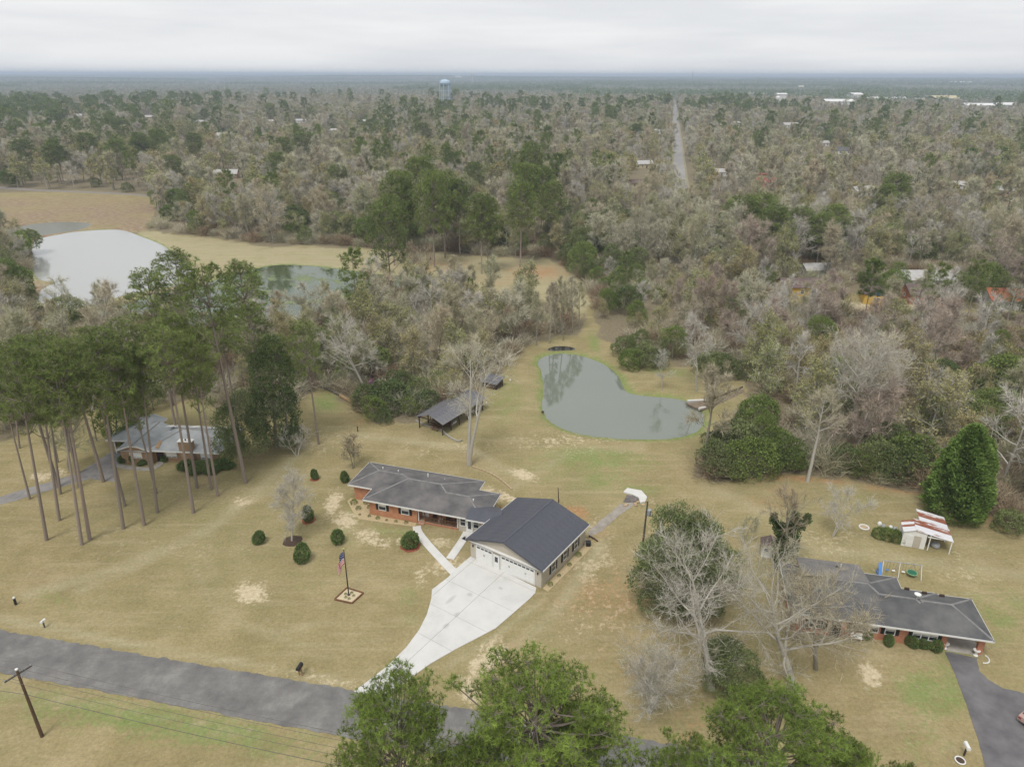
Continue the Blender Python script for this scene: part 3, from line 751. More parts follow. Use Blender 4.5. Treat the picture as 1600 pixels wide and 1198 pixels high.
def wall(parent, runs, rects, mat, th=.18, name='wall', z0=-.3, under=.06):
    """each run = (u0,v0,u1,v1): a wall whose top follows the roof"""
    for (u0, v0, u1, v1) in runs:
        ln = math.hypot(u1 - u0, v1 - v0); k = max(1, int(ln / .5)); mb = MB()
        nx_, ny_ = -(v1 - v0) / ln * th / 2, (u1 - u0) / ln * th / 2
        for q in range(k):
            a, b_ = q / k, (q + 1) / k
            p = (u0 + (u1 - u0) * a, v0 + (v1 - v0) * a); r = (u0 + (u1 - u0) * b_, v0 + (v1 - v0) * b_)
            ha = (roof_h(rects, *p) or 2.6) - under; hb = (roof_h(rects, *r) or 2.6) - under
            mb.hexa([(p[0] - nx_, p[1] - ny_, z0), (r[0] - nx_, r[1] - ny_, z0), (r[0] + nx_, r[1] + ny_, z0), (p[0] + nx_, p[1] + ny_, z0),
                     (p[0] - nx_, p[1] - ny_, ha), (r[0] - nx_, r[1] - ny_, hb), (r[0] + nx_, r[1] + ny_, hb), (p[0] + nx_, p[1] + ny_, ha)])
        mb.obj(name, mat, parent)
def window(parent, c, ang, wd, ht, z, shut=0, panes=1, frame=None, shade=None):
    """c = centre on the wall's outer face, ang = outward normal direction + 90 deg; z = sill height"""
    f = MB(); fw = .07; y0, y1 = -.05, .05
    f.box(-wd / 2 - fw, wd / 2 + fw, y0, y1, 0 - fw, 0); f.box(-wd / 2 - fw, wd / 2 + fw, y0, y1, ht, ht + fw)
    f.box(-wd / 2 - fw, -wd / 2, y0, y1, 0, ht); f.box(wd / 2, wd / 2 + fw, y0, y1, 0, ht)
    f.box(-wd / 2, wd / 2, y0 + .01, y1 - .015, ht / 2 - .025, ht / 2 + .025)
    for i in range(1, panes): f.box(-wd / 2 + wd * i / panes - .05, -wd / 2 + wd * i / panes + .05, y0, y1 - .01, 0, ht)
    o = part('window', f.mesh('window', frame or M['white']), parent, (c[0], c[1], z), (0, 0, ang))
    for i in range(panes):
        a, b_ = -wd / 2 + wd * i / panes + (.05 if i else 0), -wd / 2 + wd * (i + 1) / panes - (.05 if i < panes - 1 else 0)
        part('pane', MB().box(a, b_, -.03, -.01, .0, ht).mesh('pane', M['glass']), o)
        if shade: part('blind', MB().box(a, b_, -.008, .0, ht * shade, ht).mesh('blind', M['white']), o)
    if shut:
        for s in (-1, 1):
            if shut == 1 or shut == s * 2:
                mb = MB(); x0 = s * (wd / 2 + fw + .02 + .19)
                mb.box(x0 - .19, x0 + .19, -.03, .03, -.05, ht + .05)
                for k in range(6): mb.box(x0 - .15, x0 + .15, .03, .045, ht * k / 6 + .03, ht * (k + 1) / 6 - .03)
                q = part('shutter', mb.mesh('shutter', M['black']), parent, (c[0], c[1], z), (0, 0, ang))
    return o
def door(parent, c, ang, wd, ht, z, mat, glass=.5):
    d = MB().box(-wd / 2, wd / 2, -.02, .04, 0, ht)
    for s in (-1, 1): d.box(s * wd / 2 - .05, s * wd / 2 + .05, -.02, .06, 0, ht + .07)
    d.box(-wd / 2 + .05, wd / 2 - .05, -.02, .06, ht, ht + .07)
    o = part('door', d.mesh('door', mat), parent, (c[0], c[1], z), (0, 0, ang))
    if glass: part('pane', MB().box(-wd * .27, wd * .27, .041, .05, ht * (1 - glass), ht * .88).mesh('pane', M['glass']), o)
    part('handle', MB().tube((wd * .38, .05, ht * .47), (wd * .38, .1, ht * .47), .03).mesh('handle', M['galv']), o)
    return o
PI = math.pi
# ---------------- garage
g = thing('garage', *FG.o, 0, FG.a, 'greige garage with charcoal metal gable roof, white doors and concrete forecourt', 'garage')
GU, GV, EZ, RZ = 11.72, 11.75, 3.0, 4.85
GR = [(0, GU, 0, GV, (RZ - EZ) / (GU / 2), EZ - .03, 'gv')]
wall(g, [(.4, .49, 11.3, .49), (.4, 11.3, 11.3, 11.3), (.49, .59, .49, 11.2), (11.21, .59, 11.21, 11.2)], GR, M['siding'], .18, under=.05)
sl = (RZ - EZ) / (GU / 2)
npan = 13; pw = GV / npan
for sgn in (0, 1):
    me_ = None
    for k in range(npan):
        if me_ is None:
            mb = MB(); X = GU / 2
            def pt(x, y, dz): return ((x if sgn == 0 else -x), y, EZ + sl * (x + X) - RZ + dz) if 0 else (x, y, dz)
            # local: x runs from ridge (0) down to eave (X)
            s_ = 1 if sgn else -1
            def q_(x, y, dz): return (s_ * x, y, -sl * x + dz)
            mb.hexa([q_(0, .006, 0), q_(X, .006, 0), q_(X, pw - .006, 0), q_(0, pw - .006, 0), q_(0, .006, .03), q_(X, .006, .03), q_(X, pw - .006, .03), q_(0, pw - .006, .03)])
            for r_ in range(3):
                y0 = .02 + r_ * pw / 3
                mb.hexa([q_(0, y0, .031), q_(X, y0, .031), q_(X, y0 + .05, .031), q_(0, y0 + .05, .031), q_(0, y0 + .012, .058), q_(X, y0 + .012, .058), q_(X, y0 + .038, .058), q_(0, y0 + .038, .058)])
            me_ = mb.mesh('roof_panel', M['metal_roof'])
        part('roof_panel', me_, g, (GU / 2, k * pw, RZ))
mb = MB()
for s_ in (-1, 1): mb.hexa([(GU / 2, -.03, RZ + .06), (GU / 2 + s_ * .17, -.03, RZ + .06 - .17 * sl), (GU / 2 + s_ * .17, GV + .03, RZ + .06 - .17 * sl), (GU / 2, GV + .03, RZ + .06),
                            (GU / 2, -.03, RZ + .085), (GU / 2 + s_ * .17, -.03, RZ + .085 - .17 * sl), (GU / 2 + s_ * .17, GV + .03, RZ + .085 - .17 * sl), (GU / 2, GV + .03, RZ + .085)])
mb.obj('ridge_cap', M['metal_roof'], g)
for nm_, vv in (('rake_trim', -.04), ('rake_trim', GV + .005)):
    mb = MB()
    for s_ in (-1, 1):
        a, e_ = (GU / 2, RZ), (GU / 2 + s_ * GU / 2, EZ)
        mb.hexa([(a[0], vv, a[1] - .2), (e_[0], vv, e_[1] - .2), (e_[0], vv + .035, e_[1] - .2), (a[0], vv + .035, a[1] - .2),
                 (a[0], vv, a[1] + .045), (e_[0], vv, e_[1] + .045), (e_[0], vv + .035, e_[1] + .045), (a[0], vv + .035, a[1] + .045)])
    mb.obj(nm_, M['metal_roof'] if 1 else None, g)
for uu in (-.06, GU + .0): MB().box(uu, uu + .06, -.02, GV + .02, EZ - .2, EZ + .02).obj('gutter', M['white'], g)
MB().box(.02, GU - .02, 0, GV, EZ - .16, EZ - .14).obj('soffit', M['white'], g)
def garage_door(u0, u1, z1, cols):
    f = MB(); v = .4
    f.box(u0 - .12, u0, v - .06, v + .0, 0, z1 + .12); f.box(u1, u1 + .12, v - .06, v, 0, z1 + .12); f.box(u0, u1, v - .06, v, z1, z1 + .12)
    fr_ = f.obj('door_frame', M['white'], g)
    d = MB().box(u0, u1, v - .03, v + .02, 0, z1); do = d.obj('garage_door', M['white'], g)
    cw = (u1 - u0) / cols; rh = z1 / 4
    mp_ = MB().box(.05, cw - .05, -.022, 0, .05, rh - .05).mesh('door_panel', M['white'])
    mw_ = MB().box(.07, cw - .07, -.012, 0, .24, rh - .12).mesh('pane', M['glass'])
    for r_ in range(4):
        for c_ in range(cols):
            part('door_panel' if r_ < 3 else 'pane', mp_ if r_ < 3 else mw_, do, (u0 + c_ * cw, v - .031, r_ * rh))
    k = cols // 4 * 2 if cols > 4 else cols // 2
    for c_ in (range(1, cols) if cols <= 4 else (cols // 4, 3 * cols // 4)):
        if cols <= 4 and c_ != cols // 2: continue
        for s_ in (-.07, .07): part('handle', MB().box(-.012, .012, -.04, 0, 0, .22).mesh('handle', M['black']), do, (u0 + c_ * cw + s_, v - .055, rh * 1.9))
    return do
garage_door(1.42, 3.86, 2.3, 4); garage_door(5.32, 10.24, 2.3, 8)
door(g, (4.57, .37), PI, .86, 2.05, .02, M['white'], .5)
for u_, z_ in ((.85, 2.0), (10.78, 2.0)):
    MB().box(u_ - .07, u_ + .07, .27, .4, z_ - .14, z_ + .16).tube((u_, .3, z_ + .15), (u_, .3, z_ + .25), .09, .02).obj('wall_lantern', M['black'], g)
for v_ in (3.18, 6.04, 8.85): window(g, (11.33, v_), -PI / 2, .85, 1.3, .85, 1)
for v_ in (3.5, 8.5): window(g, (.37, v_), PI / 2, .85, 1.3, .85, 0)
MB().box(.4, 11.3, .405, .41, -.3, .001).obj('foundation', M['concrete_old'], g)
# side gravel bed of the garage
def bed(frame, pts, mat, name, label, cat, edge=None, plants=0, seed=1, z=.05):
    cx = sum(p[0] for p in pts) / len(pts); cy = sum(p[1] for p in pts) / len(pts); w0 = frame.w(cx, cy)
    t = thing(name, *w0, 0, frame.a, label, cat)
    lp = [(p[0] - cx, p[1] - cy) for p in pts]
    MB().slab(lp, -.1, z).obj('gravel_fill' if mat == M['gravel'] else 'mulch_fill', mat, t)
    if edge:
        for i in range(len(lp)):
            a, b_ = lp[i], lp[(i + 1) % len(lp)]; ln = math.hypot(b_[0] - a[0], b_[1] - a[1])
            part('edging', MB().box(0, ln, -.05, .05, -.1, z + .06).mesh('edging', edge), t, (a[0], a[1], 0), (0, 0, math.atan2(b_[1] - a[1], b_[0] - a[0])))
    return t
bed(FG, [(11.5, .5), (12.35, .3), (12.45, 6), (12.5, 11.4), (11.5, 11.5)], M['gravel'], 'gravel_bed', 'narrow strip of tan gravel along the right side of the garage', 'garden bed')
# ---------------- ranch house
h = thing('ranch_house', *FH.o, 0, FH.a, 'long low orange brick house with dark shingled hip roof and front porch', 'house')
s4 = .30
HR = [(-4, 9, 3.0, 9.9, s4, 2.7, 'hip'), (0, 15, 0, 9.9, s4, 2.7, 'hip'), (6, 18.3, 0, 7.3, s4, 2.7, 'hip')]
HR[0] = (-4, 12, 3.0, 9.9, s4, 2.7, 'hip')
field_roof(h, HR, M['shingle'], .15)
bm_ = M['brick']
wall(h, [(-3.3, 3.6, .6, 3.6), (.7, .7, .7, 3.5), (.8, .7, 8.1, .7), (8.1, .8, 8.1, 2.1), (-3.3, 3.7, -3.3, 9.2), (-3.3, 9.3, 14.4, 9.3), (14.4, 9.2, 14.4, 6.8), (14.5, 6.7, 17.7, 6.7), (17.7, 6.6, 17.7, 1.2), (8.1, 2.2, 14.3, 2.2)], HR, bm_)
wall(h, [(14.3, .7, 17.75, .7), (14.3, .8, 14.3, 2.1)], HR, M['siding'])
for c_, w_ in ((2.75, 1.05), (6.3, 1.1)): window(h, (c_, .58), PI, w_, 1.15, 1.12, 1, 1, shade=.55)
door(h, (8.75, 2.08), PI, .9, 2.05, .3, M['white'], .45)
window(h, (11.4, 2.08), PI, 1.7, 1.15, 1.05, 1, 2); window(h, (13.35, 2.08), PI, .8, 1.15, 1.05, 0)
window(h, (14.98, .58), PI, .72, 1.25, 1.0, 0); window(h, (16.92, .58), PI, .72, 1.25, 1.0, 0)
door(h, (15.95, .58), PI, .86, 2.05, .25, M['white'], .8)
window(h, (-3.41, 5.6), PI / 2, .8, .9, 1.3, 0)
for c_ in (-1, 3, 7.5, 11): window(h, (c_, 9.41), 0, 1.1, 1.1, 1.1, 0)
MB().box(8.2, 14.2, .7, 2.1, -.2, .3).obj('porch_floor', M['brick_red'], h)
MB().box(8.25, 9.15, .28, .69, -.2, .15).obj('step', M['brick_red'], h)
MB().box(15.4, 16.5, -.5, .58, -.2, .2).obj('step', M['concrete'], h)
for u_ in (8.25, 9.2, 11.7, 14.1): part('porch_post', MB().box(-.06, .06, -.06, .06, .3, 2.66).mesh('porch_post', M['wood'] if u_ in (9.2, 11.7) else M['white']), h, (u_, .78, 0))
for a, b_ in ((9.26, 11.64), (11.76, 14.04)):
    MB().box(a, b_, .74, .82, 1.12, 1.2).obj('rail', M['wood'], h); MB().box(a, b_, .75, .81, .42, .48).obj('rail', M['wood'], h)
    bl = MB().box(-.02, .02, .76, .80, .48, 1.12).mesh('baluster', M['wood']); k = int((b_ - a) / .14)
    for i in range(1, k): part('baluster', bl, h, (a + (b_ - a) * i / k, 0, 0))
for (u_, v_, hh) in ((7.0, 7.3, .55), (-.5, 7.6, .3), (9.6, 7.4, .12), (15.6, 3.2, .28), (2.1, 7.5, .22)):
    zz = roof_h(HR, u_, v_); part('roof_vent', MB().lathe((0, 0, 0), [(.09, -.1), (.09, hh), (.0, hh)], 10).mesh('roof_vent', M['white'] if hh > .2 else M['galv']), h, (u_, v_, zz))
# connector roof
CR = [(0, 4.6, 0, 3.9, .30, 2.74, 'gu')]
c0 = FH.l(*P(752, 815, 2.8))
cf = thing('connector', *FH.w(14.9, -.35), 0, FH.a, 'small charcoal metal roofed link between the ranch house and the garage', 'breezeway')
mb = MB(); Wd = 4.6; rid = 2.0; zr = 2.74 + .30 * rid
nP = 5
for s_ in (0, 1):
    for k in range(nP):
        x0, x1 = Wd * k / nP + .006, Wd * (k + 1) / nP - .006
        e0, e1 = (0, rid) if s_ == 0 else (rid * 2, rid)
        part('roof_panel', MB().hexa([(x0, e0, 2.76), (x1, e0, 2.76), (x1, e1, zr + .03), (x0, e1, zr + .03), (x0, e0, 2.79), (x1, e0, 2.79), (x1, e1, zr + .06), (x0, e1, zr + .06)]).mesh('roof_panel', M['metal_roof']), cf, (.8, 0, 0))
MB().box(.9, 5.2, -.03, 0, 2.58, 2.8).obj('fascia', M['white'], cf)
MB().box(2.9, 5.0, .9, 3.2, -.2, 2.7).obj('wall', M['brick'], cf)
# gravel bed along the front of the ranch house
bed(FH, [(.5, .5), (8.0, .5), (8.1, -.35), (4, -.75), (-.3, -1.0), (-2.2, .6), (-4.1, 2.6), (-4.0, 3.5), (.55, 3.45)], M['gravel'], 'gravel_bed', 'tan gravel bed wrapping the front left corner of the ranch house', 'garden bed')
# deck at the back
dk = thing('deck', *FH.w(18.5, 4.0), 0, FH.a, 'small timber deck with cross braced rails between house and garage', 'deck')
for i in range(14): part('board', MB().box(0, 2.6, -.07, .07, .35, .39).mesh('board', M['wood_new']), dk, (0, .1 + i * .16, 0))
for x in (0, 1.3, 2.6):
    for y in (0, 2.3): part('post', MB().box(-.05, .05, -.05, .05, -.1, 1.35).mesh('post', M['wood_new']), dk, (x, y, 0))
for y in (0, 2.3):
    MB().box(0, 2.6, y - .03, y + .03, 1.3, 1.36).obj('rail', M['wood_new'], dk)
    for a, b_ in ((0, 1.3), (1.3, 2.6)):
        MB().tube((a, y, .45), (b_, y, 1.28), .03, n=4).tube((a, y, 1.28), (b_, y, .45), .03, n=4).obj('brace', M['wood_new'], dk)
# chairs on the porch
def chair(name, u_, v_, rz, mat, label):
    w0 = FH.w(u_, v_); t = thing(name, *w0, .3, FH.a + rz, label, 'chair', 'chairs on the porch of the ranch house')
    MB().box(-.27, .27, -.25, .25, .38, .44).obj('seat', mat, t)
    MB().hexa([(-.27, .22, .44), (.27, .22, .44), (.27, .27, .44), (-.27, .27, .44), (-.27, .33, 1.1), (.27, .33, 1.1), (.27, .38, 1.1), (-.27, .38, 1.1)]).obj('backrest', mat, t)
    for x in (-.25, .25):
        for y in (-.22, .22): MB().box(x - .025, x + .025, y - .025, y + .025, .05, .62 if y < 0 else .4).obj('leg', mat, t)
        MB().box(x - .03, x + .03, -.25, .3, .62, .66).obj('armrest', mat, t)
        MB().tube((x, -.4, .07), (x, 0, .025), .025, n=5).tube((x, 0, .025), (x, .45, .09), .025, n=5).obj('rocker', mat, t)
chair('rocking_chair', 10.3, 1.5, 0, M['wood_dark'], 'dark rocking chair on the brick porch, nearest the front door')
chair('rocking_chair', 12.4, 1.5, .2, M['wood_dark'], 'dark rocking chair on the brick porch, second from the front door')
chair('rocking_chair', 13.4, 1.3, -.6, M['wood_dark'], 'dark rocking chair at the garage end of the brick porch')
w0 = FH.w(11.35, 1.4); t = thing('porch_table', *w0, .3, FH.a, 'small white table between the dark rocking chairs on the porch', 'table')
MB().box(-.3, .3, -.22, .22, .48, .53).obj('tabletop', M['white'], t)
for x in (-.24, .24):
    for y in (-.17, .17): MB().box(x - .03, x + .03, y - .03, y + .03, 0, .48).obj('leg', M['white'], t)
w0 = FH.w(15.9, -.95); t = MB().box(-.45, .45, -.3, .3, .056, .075).obj('doormat', M['black']); t.location = (*w0, 0); t.rotation_euler = (0, 0, FG.a); tag(t, 'black doormat on the concrete path before the white side door', 'doormat')
# ---------------- brick house at the right
r = thing('ranch_house', *FR.o, 0, FR.a, 'red brick house with charcoal hip roof and open carport at the right', 'house')
sr = .42
RR = [(-12.2, 3.4, 0, 9.2, sr, 2.6, 'hip'), (-6, 6.4, 1.0, 8.9, sr, 2.6, 'hip'), (0, 14.0, 0, 7.2, sr, 2.6, 'hip')]
RR = [(-7.0, 6.4, 0, 9.2, .42, 2.6, 'hip'), (-2, 10.2, 0, 7.1, .42, 2.6, 'hip'), (4, 13.8, .0, 6.9, .42, 2.6, 'hip')]
field_roof(r, RR, M['shingle_r'], .16)
b2 = M['brick_red']
wall(r, [(-6.4, .2, -1.0, .2), (-.9, .3, -.9, .75), (-.8, .8, 9.7, .8), (9.7, .9, 9.7, 6.6), (9.6, 6.6, 2, 6.6), (1.9, 6.7, 1.9, 8.2), (1.8, 8.2, -6.4, 8.2), (-6.4, 8.1, -6.4, .3)], RR, b2)
window(r, (1.3, .68), PI, 2.6, 1.0, 1.0, 2, 3, shade=.6); window(r, (3.85, .68), PI, .95, 1.0, 1.0, 1, 1, shade=.6); window(r, (7.4, .68), PI, 2.4, .95, 1.0, 1, 3, shade=.6)
window(r, (-4, .08), PI, 1.4, 1.1, .95, 1, 2); door(r, (-1.9, .08), PI, .9, 2.0, .1, M['black'], 0)
for u_, v_ in ((13.0, .75), (13.0, 6.2)): MB().box(u_ - .3, u_ + .3, v_ - .2, v_ + .2, -.2, 2.45).obj('carport_pillar', b2, r)
MB().box(9.8, 13.4, .5, 6.7, -.2, .06).obj('carport_slab', M['concrete_old'], r)
MB().box(9.8, 13.2, 6.35, 6.5, .06, 2.4).obj('wall', M['siding'], r)
MB().tube((0, 0, -.1), (0, 0, .4), .03).lathe((0, 0, .35), [(.0, 0), (.28, .08), (.36, .2), (.34, .2), (.0, .04)], 14).obj('satellite_dish', M['white'], r).location = (6.75, 3.5, 4.25)
MB().lathe((0, 0, 0), [(.07, -.2), (.07, .35), (0, .35)], 10).obj('roof_vent', M['white'], r).location = (-3.5, 3.9, 4.15)
for (u_, v_) in ((8.5, 6.1), (10.4, 6.2), (6.9, 6.9)):
    MB().box(-.25, .25, -.1, .1, 0, .3).obj('roof_debris', M['wood_dark'], r).location = (u_, v_, (roof_h(RR, u_, v_) or 2.7))
# flat roofed back room
MB().hexa([(-5.2, 4.75, 4.44), (2.1, 4.75, 4.44), (2.1, 9.6, 3.3), (-5.2, 9.6, 3.3), (-5.2, 4.75, 4.58), (2.1, 4.75, 4.58), (2.1, 9.6, 3.44), (-5.2, 9.6, 3.44)]).obj('back_roof', plain('brown_flat_roofing', (.15, .145, .14), .9, (.21, .20, .19), .8, detail=9), r)
MB().box(-5.0, 1.9, 8.3, 9.3, -.2, 3.25).obj('back_room', b2, r)
MB().lathe((0, 0, 0), [(.07, 0), (.07, .5), (0, .5)], 10).obj('roof_vent', M['white'], r).location = (-.3, 8.2, 3.7)
MB().box(-.1, .1, -.1, .1, 0, .25).obj('roof_vent', M['black'], r).location = (-.8, 8.0, 3.75)
# white planters by the carport and lawn ring
for (px_, py_, lb) in ((1476, 1012, 'white concrete planter at the left corner of the open carport'), (1524, 1023, 'white concrete planter at the foot of the right carport pillar')):
    x, y = P(px_, py_); t = MB().lathe((0, 0, 0), [(.0, 0), (.26, 0), (.16, .12), (.14, .35), (.34, .62), (.36, .7), (.28, .68), (.0, .6)], 14).obj('planter', M['white']); t.location = (x, y, .02); tag(t, lb, 'planter')
x, y = P(1337, 1000); t = thing('garden_bench', x, y, 0, FR.a, 'white garden bench before the brick wall with the triple window', 'bench')
MB().box(-.6, .6, -.2, .2, .4, .45).obj('seat', M['white'], t); MB().box(-.6, .6, .17, .22, .45, .9).obj('backrest', M['white'], t)
for x_ in (-.5, .5):
    for y_ in (-.15, .15): MB().box(x_ - .03, x_ + .03, y_ - .03, y_ + .03, 0, .4).obj('leg', M['white'], t)
# ---------------- house in the pines at the left
l = thing('brick_house', *FL.o, 0, FL.a, 'tan brick house with blue grey roof behind the tall pine trunks', 'house')
LR = [(4.6, 17.0, -.1, 8.8, .40, 2.6, 'hip'), (-.1, 5.7, -.4, 8.0, .36, 2.58, 'gv'), (-3.8, 1.0, 2.7, 8.7, .36, 2.6, 'hip'), (-2.6, 2.2, 5.5, 11.2, .34, 2.62, 'gv')]
field_roof(l, LR, M['shingle_b'], .18)
b3 = M['brick_tan']
wall(l, [(.3, .1, 5.3, .1), (.3, .2, .3, 7.6), (5.3, .2, 5.3, 1.0), (5.3, 1.1, 9.5, 1.1), (9.5, .6, 16.5, .6), (16.5, .7, 16.5, 8.3), (16.4, 8.3, .3, 8.3), (-2.2, 8.5, -2.2, 10.8), (1.9, 8.5, 1.9, 10.8), (-2.1, 10.8, 1.8, 10.8)], LR, b3)
for u_ in (-3.4, -2.6): MB().box(u_ - .08, u_ + .08, 2.95, 3.1, -.1, 2.5).obj('carport_post', M['white'], l)
MB().box(-3.5, .1, 8.2, 8.4, -.1, 2.5).obj('wall', b3, l); MB().box(-3.6, -3.4, 5.5, 8.2, -.1, 2.5).obj('wall', b3, l)
door(l, (6.3, .98), PI, 1.1, 2.1, .1, plain('dark_brown_door', (.04, .02, .02), .6), 0)
window(l, (8.2, .98), PI, 1.7, 1.15, .9, 0, 2, shade=.1); window(l, (2.8, -.02), PI, 1.9, .9, 1.1, 0, 2, shade=.1); window(l, (14.2, .48), PI, 1.4, 1.0, 1.1, 0, 2, shade=.2)
MB().box(10.3, 12.5, .0, .9, -.1, 4.3).obj('chimney', b3, l); MB().box(10.2, 12.6, -.1, 1.0, 4.3, 4.4).obj('chimney_cap', M['white'], l)
for u_ in (10.8, 11.4, 12.0): MB().lathe((0, 0, 0), [(.12, 0), (.1, .25), (0, .25)], 8).obj('flue', M['black'], l).location = (u_, .45, 4.4)
# row of white framed roof lights on the rear slope
for i in range(7):
    u0, u1 = 5.0 + i * 1.35, 5.0 + i * 1.35 + 1.15
    def zr_(v_): return 2.6 + .4 * (8.8 - v_) + .06
    va, vb = 6.0, 8.2
    o_ = MB().hexa([(u0, va, zr_(va)), (u1, va, zr_(va)), (u1, vb, zr_(vb)), (u0, vb, zr_(vb)), (u0, va, zr_(va) + .1), (u1, va, zr_(va) + .1), (u1, vb, zr_(vb) + .1), (u0, vb, zr_(vb) + .1)]).obj('roof_light', M['white'], l)
    if i not in (0, 3): MB().hexa([(u0 + .15, va + .2, zr_(va + .2) + .1), (u1 - .15, va + .2, zr_(va + .2) + .1), (u1 - .15, vb - .2, zr_(vb - .2) + .1), (u0 + .15, vb - .2, zr_(vb - .2) + .1),
              (u0 + .15, va + .2, zr_(va + .2) + .12), (u1 - .15, va + .2, zr_(va + .2) + .12), (u1 - .15, vb - .2, zr_(vb - .2) + .12), (u0 + .15, vb - .2, zr_(vb - .2) + .12)]).obj('pane', M['galv'], o_)
MB().hexa([(6.15, .3, 2.85), (6.75, .2, 2.82), (6.6, 1.7, 3.38), (6.1, 1.8, 3.42), (6.15, .3, 2.87), (6.75, .2, 2.84), (6.6, 1.7, 3.4), (6.1, 1.8, 3.44)]).obj('rust_patch', plain('tan_roof_stain', (.40, .26, .14), .9), l)
wlk = thing('path', *FL.o, 0, FL.a); tag(wlk, kind='structure')
walkway(FL, wlk, [(183, 727), (205, 731), (232, 733), (246, 728), (253, 720)], 1.0, M['concrete_old'], 1.8)
# ---------------- pavilion
p = thing('pavilion', *FP.o, 0, FP.a, 'long open sided pole barn with grey metal roof below the bushes', 'barn')
PW, PL, pe, pr = 6.2, 13.3, 2.3, 3.45
sp_ = (pr - pe) / (PW / 2)
for s_ in (-1, 1):
    me_ = None
    for k in range(14):
        w_ = PL / 14
        if me_ is None:
            X = PW / 2; mb = MB()
            def q_(x, y, dz): return (s_ * x, y, -sp_ * x + dz)
            mb.hexa([q_(0, .006, 0), q_(X, .006, 0), q_(X, w_ - .006, 0), q_(0, w_ - .006, 0), q_(0, .006, .03), q_(X, .006, .03), q_(X, w_ - .006, .03), q_(0, w_ - .006, .03)])
            for r_ in range(2):
                y0 = .04 + r_ * w_ / 2; mb.hexa([q_(0, y0, .031), q_(X, y0, .031), q_(X, y0 + .06, .031), q_(0, y0 + .06, .031), q_(0, y0 + .015, .06), q_(X, y0 + .015, .06), q_(X, y0 + .045, .06), q_(0, y0 + .045, .06)])
            me_ = mb.mesh('roof_panel', M['metal_pav'])
        part('roof_panel', me_, p, (PW / 2, k * w_, pr))
for k in range(6):
    for u_ in (.5, PW - .5): part('post', MB().box(-.08, .08, -.08, .08, -.2, pe + .05).mesh('post', M['wood_dark']), p, (u_, .5 + k * 2.45, 0))
for u_ in (.5, PW - .5): MB().box(u_ - .05, u_ + .05, .2, PL - .2, pe - .12, pe + .08).obj('beam', M['wood_dark'], p)
for v_ in (.45, PL - .45):
    MB().box(.55, PW - .55, v_ - .04, v_ + .04, pe - .1, pe + .1).obj('beam', M['wood_dark'], p)
    MB().tube((PW / 2, v_, pe), (PW / 2, v_, pr - .05), .06, n=4).obj('king_post', M['wood_dark'], p)
MB().box(.7, 2.6, 6, PL - .7, 0, 1.6).obj('partition', M['wood_dark'], p)
MB().box(2.7, 2.8, 6, PL - .6, 0, 2.2).obj('partition', M['wood_dark'], p)
for k, (x0, y0, a_) in enumerate(((3.4, 1.6, 0), (4.4, 3.6, .3), (2.0, 3.2, -.2))):
    x, y = FP.w(x0, y0); t = thing('picnic_table', x, y, 0, FP.a + a_, ['dark picnic table under the near end of the pole barn', 'dark picnic table under the pole barn near its pond side', 'dark picnic table deep under the pole barn near the bushes'][k], 'table')
    for i in range(4): MB().box(-.8, .8, -.36 + i * .18, -.2 + i * .18, .7, .74).obj('board', M['wood'], t)
    for y_ in (-.62, .62): MB().box(-.8, .8, y_ - .13, y_ + .13, .42, .46).obj('bench_seat', M['wood'], t)
    for x_ in (-.55, .55): MB().tube((x_, -.5, 0), (x_, .25, .7), .04, n=4).tube((x_, .5, 0), (x_, -.25, .7), .04, n=4).obj('leg', M['wood'], t)
# retaining kerb by the barn, stones
def kerbline(px, label, mat, wd=.22, ht=.28, name='retaining_wall', cat='low wall', piece=.9):
    pts = [P(*q) for q in px]; t = thing(name, *pts[0], 0, 0, label, cat)
    acc = smooth(pts, 8, False)
    for a, b_ in zip(acc[::2], acc[2::2]):
        ln = math.hypot(b_[0] - a[0], b_[1] - a[1]); k = max(1, int(ln / piece))
        for i in range(k):
            s_ = i * ln / k; an = math.atan2(b_[1] - a[1], b_[0] - a[0])
            o_ = part('block', MB().box(.015, ln / k - .015, -wd / 2, wd / 2, -.1, ht * rng.uniform(.85, 1.1)).mesh('block', mat), t, (a[0] + math.cos(an) * s_ - pts[0][0], a[1] + math.sin(an) * s_ - pts[0][1], 0), (0, 0, an + rng.uniform(-.03, .03)))
kerbline([(650, 658), (665, 665), (688, 672), (700, 682), (715, 690), (722, 688)], 'pale low retaining wall curving below the pole barn', M['concrete_old'])
kerbline([(704, 665), (713, 659)], 'short pale kerb beside the near pond side corner of the pole barn', M['concrete'], .2, .3)
kerbline([(735, 645), (748, 637)], 'short pale kerb along the pond side of the pole barn', M['concrete'], .2, .3)
kerbline([(738, 729), (760, 737), (780, 748), (800, 765)], 'line of buff garden edging stones from the big bare tree', M['sand_dirt'], .2, .16, 'stone_edging', 'edging', .5)
# little shed beyond the barn
fx = P(769, 603); sh = thing('tool_shed', *fx, 0, rad(-30), 'small grey roofed shed beyond the pole barn, brown walls', 'shed')
MB().box(-1.8, 1.8, -1.3, 1.3, -.2, 1.3).obj('wall', M['wood_dark'], sh)
MB().hexa([(-2.1, -1.7, 1.25), (2.1, -1.7, 1.25), (2.1, 1.6, 1.8), (-2.1, 1.6, 1.8), (-2.1, -1.7, 1.35), (2.1, -1.7, 1.35), (2.1, 1.6, 1.9), (-2.1, 1.6, 1.9)]).obj('roof', M['metal_pav'], sh)
MB().box(-.45, .45, -1.33, -1.3, 0, 1.2).obj('door', M['wood'], sh)
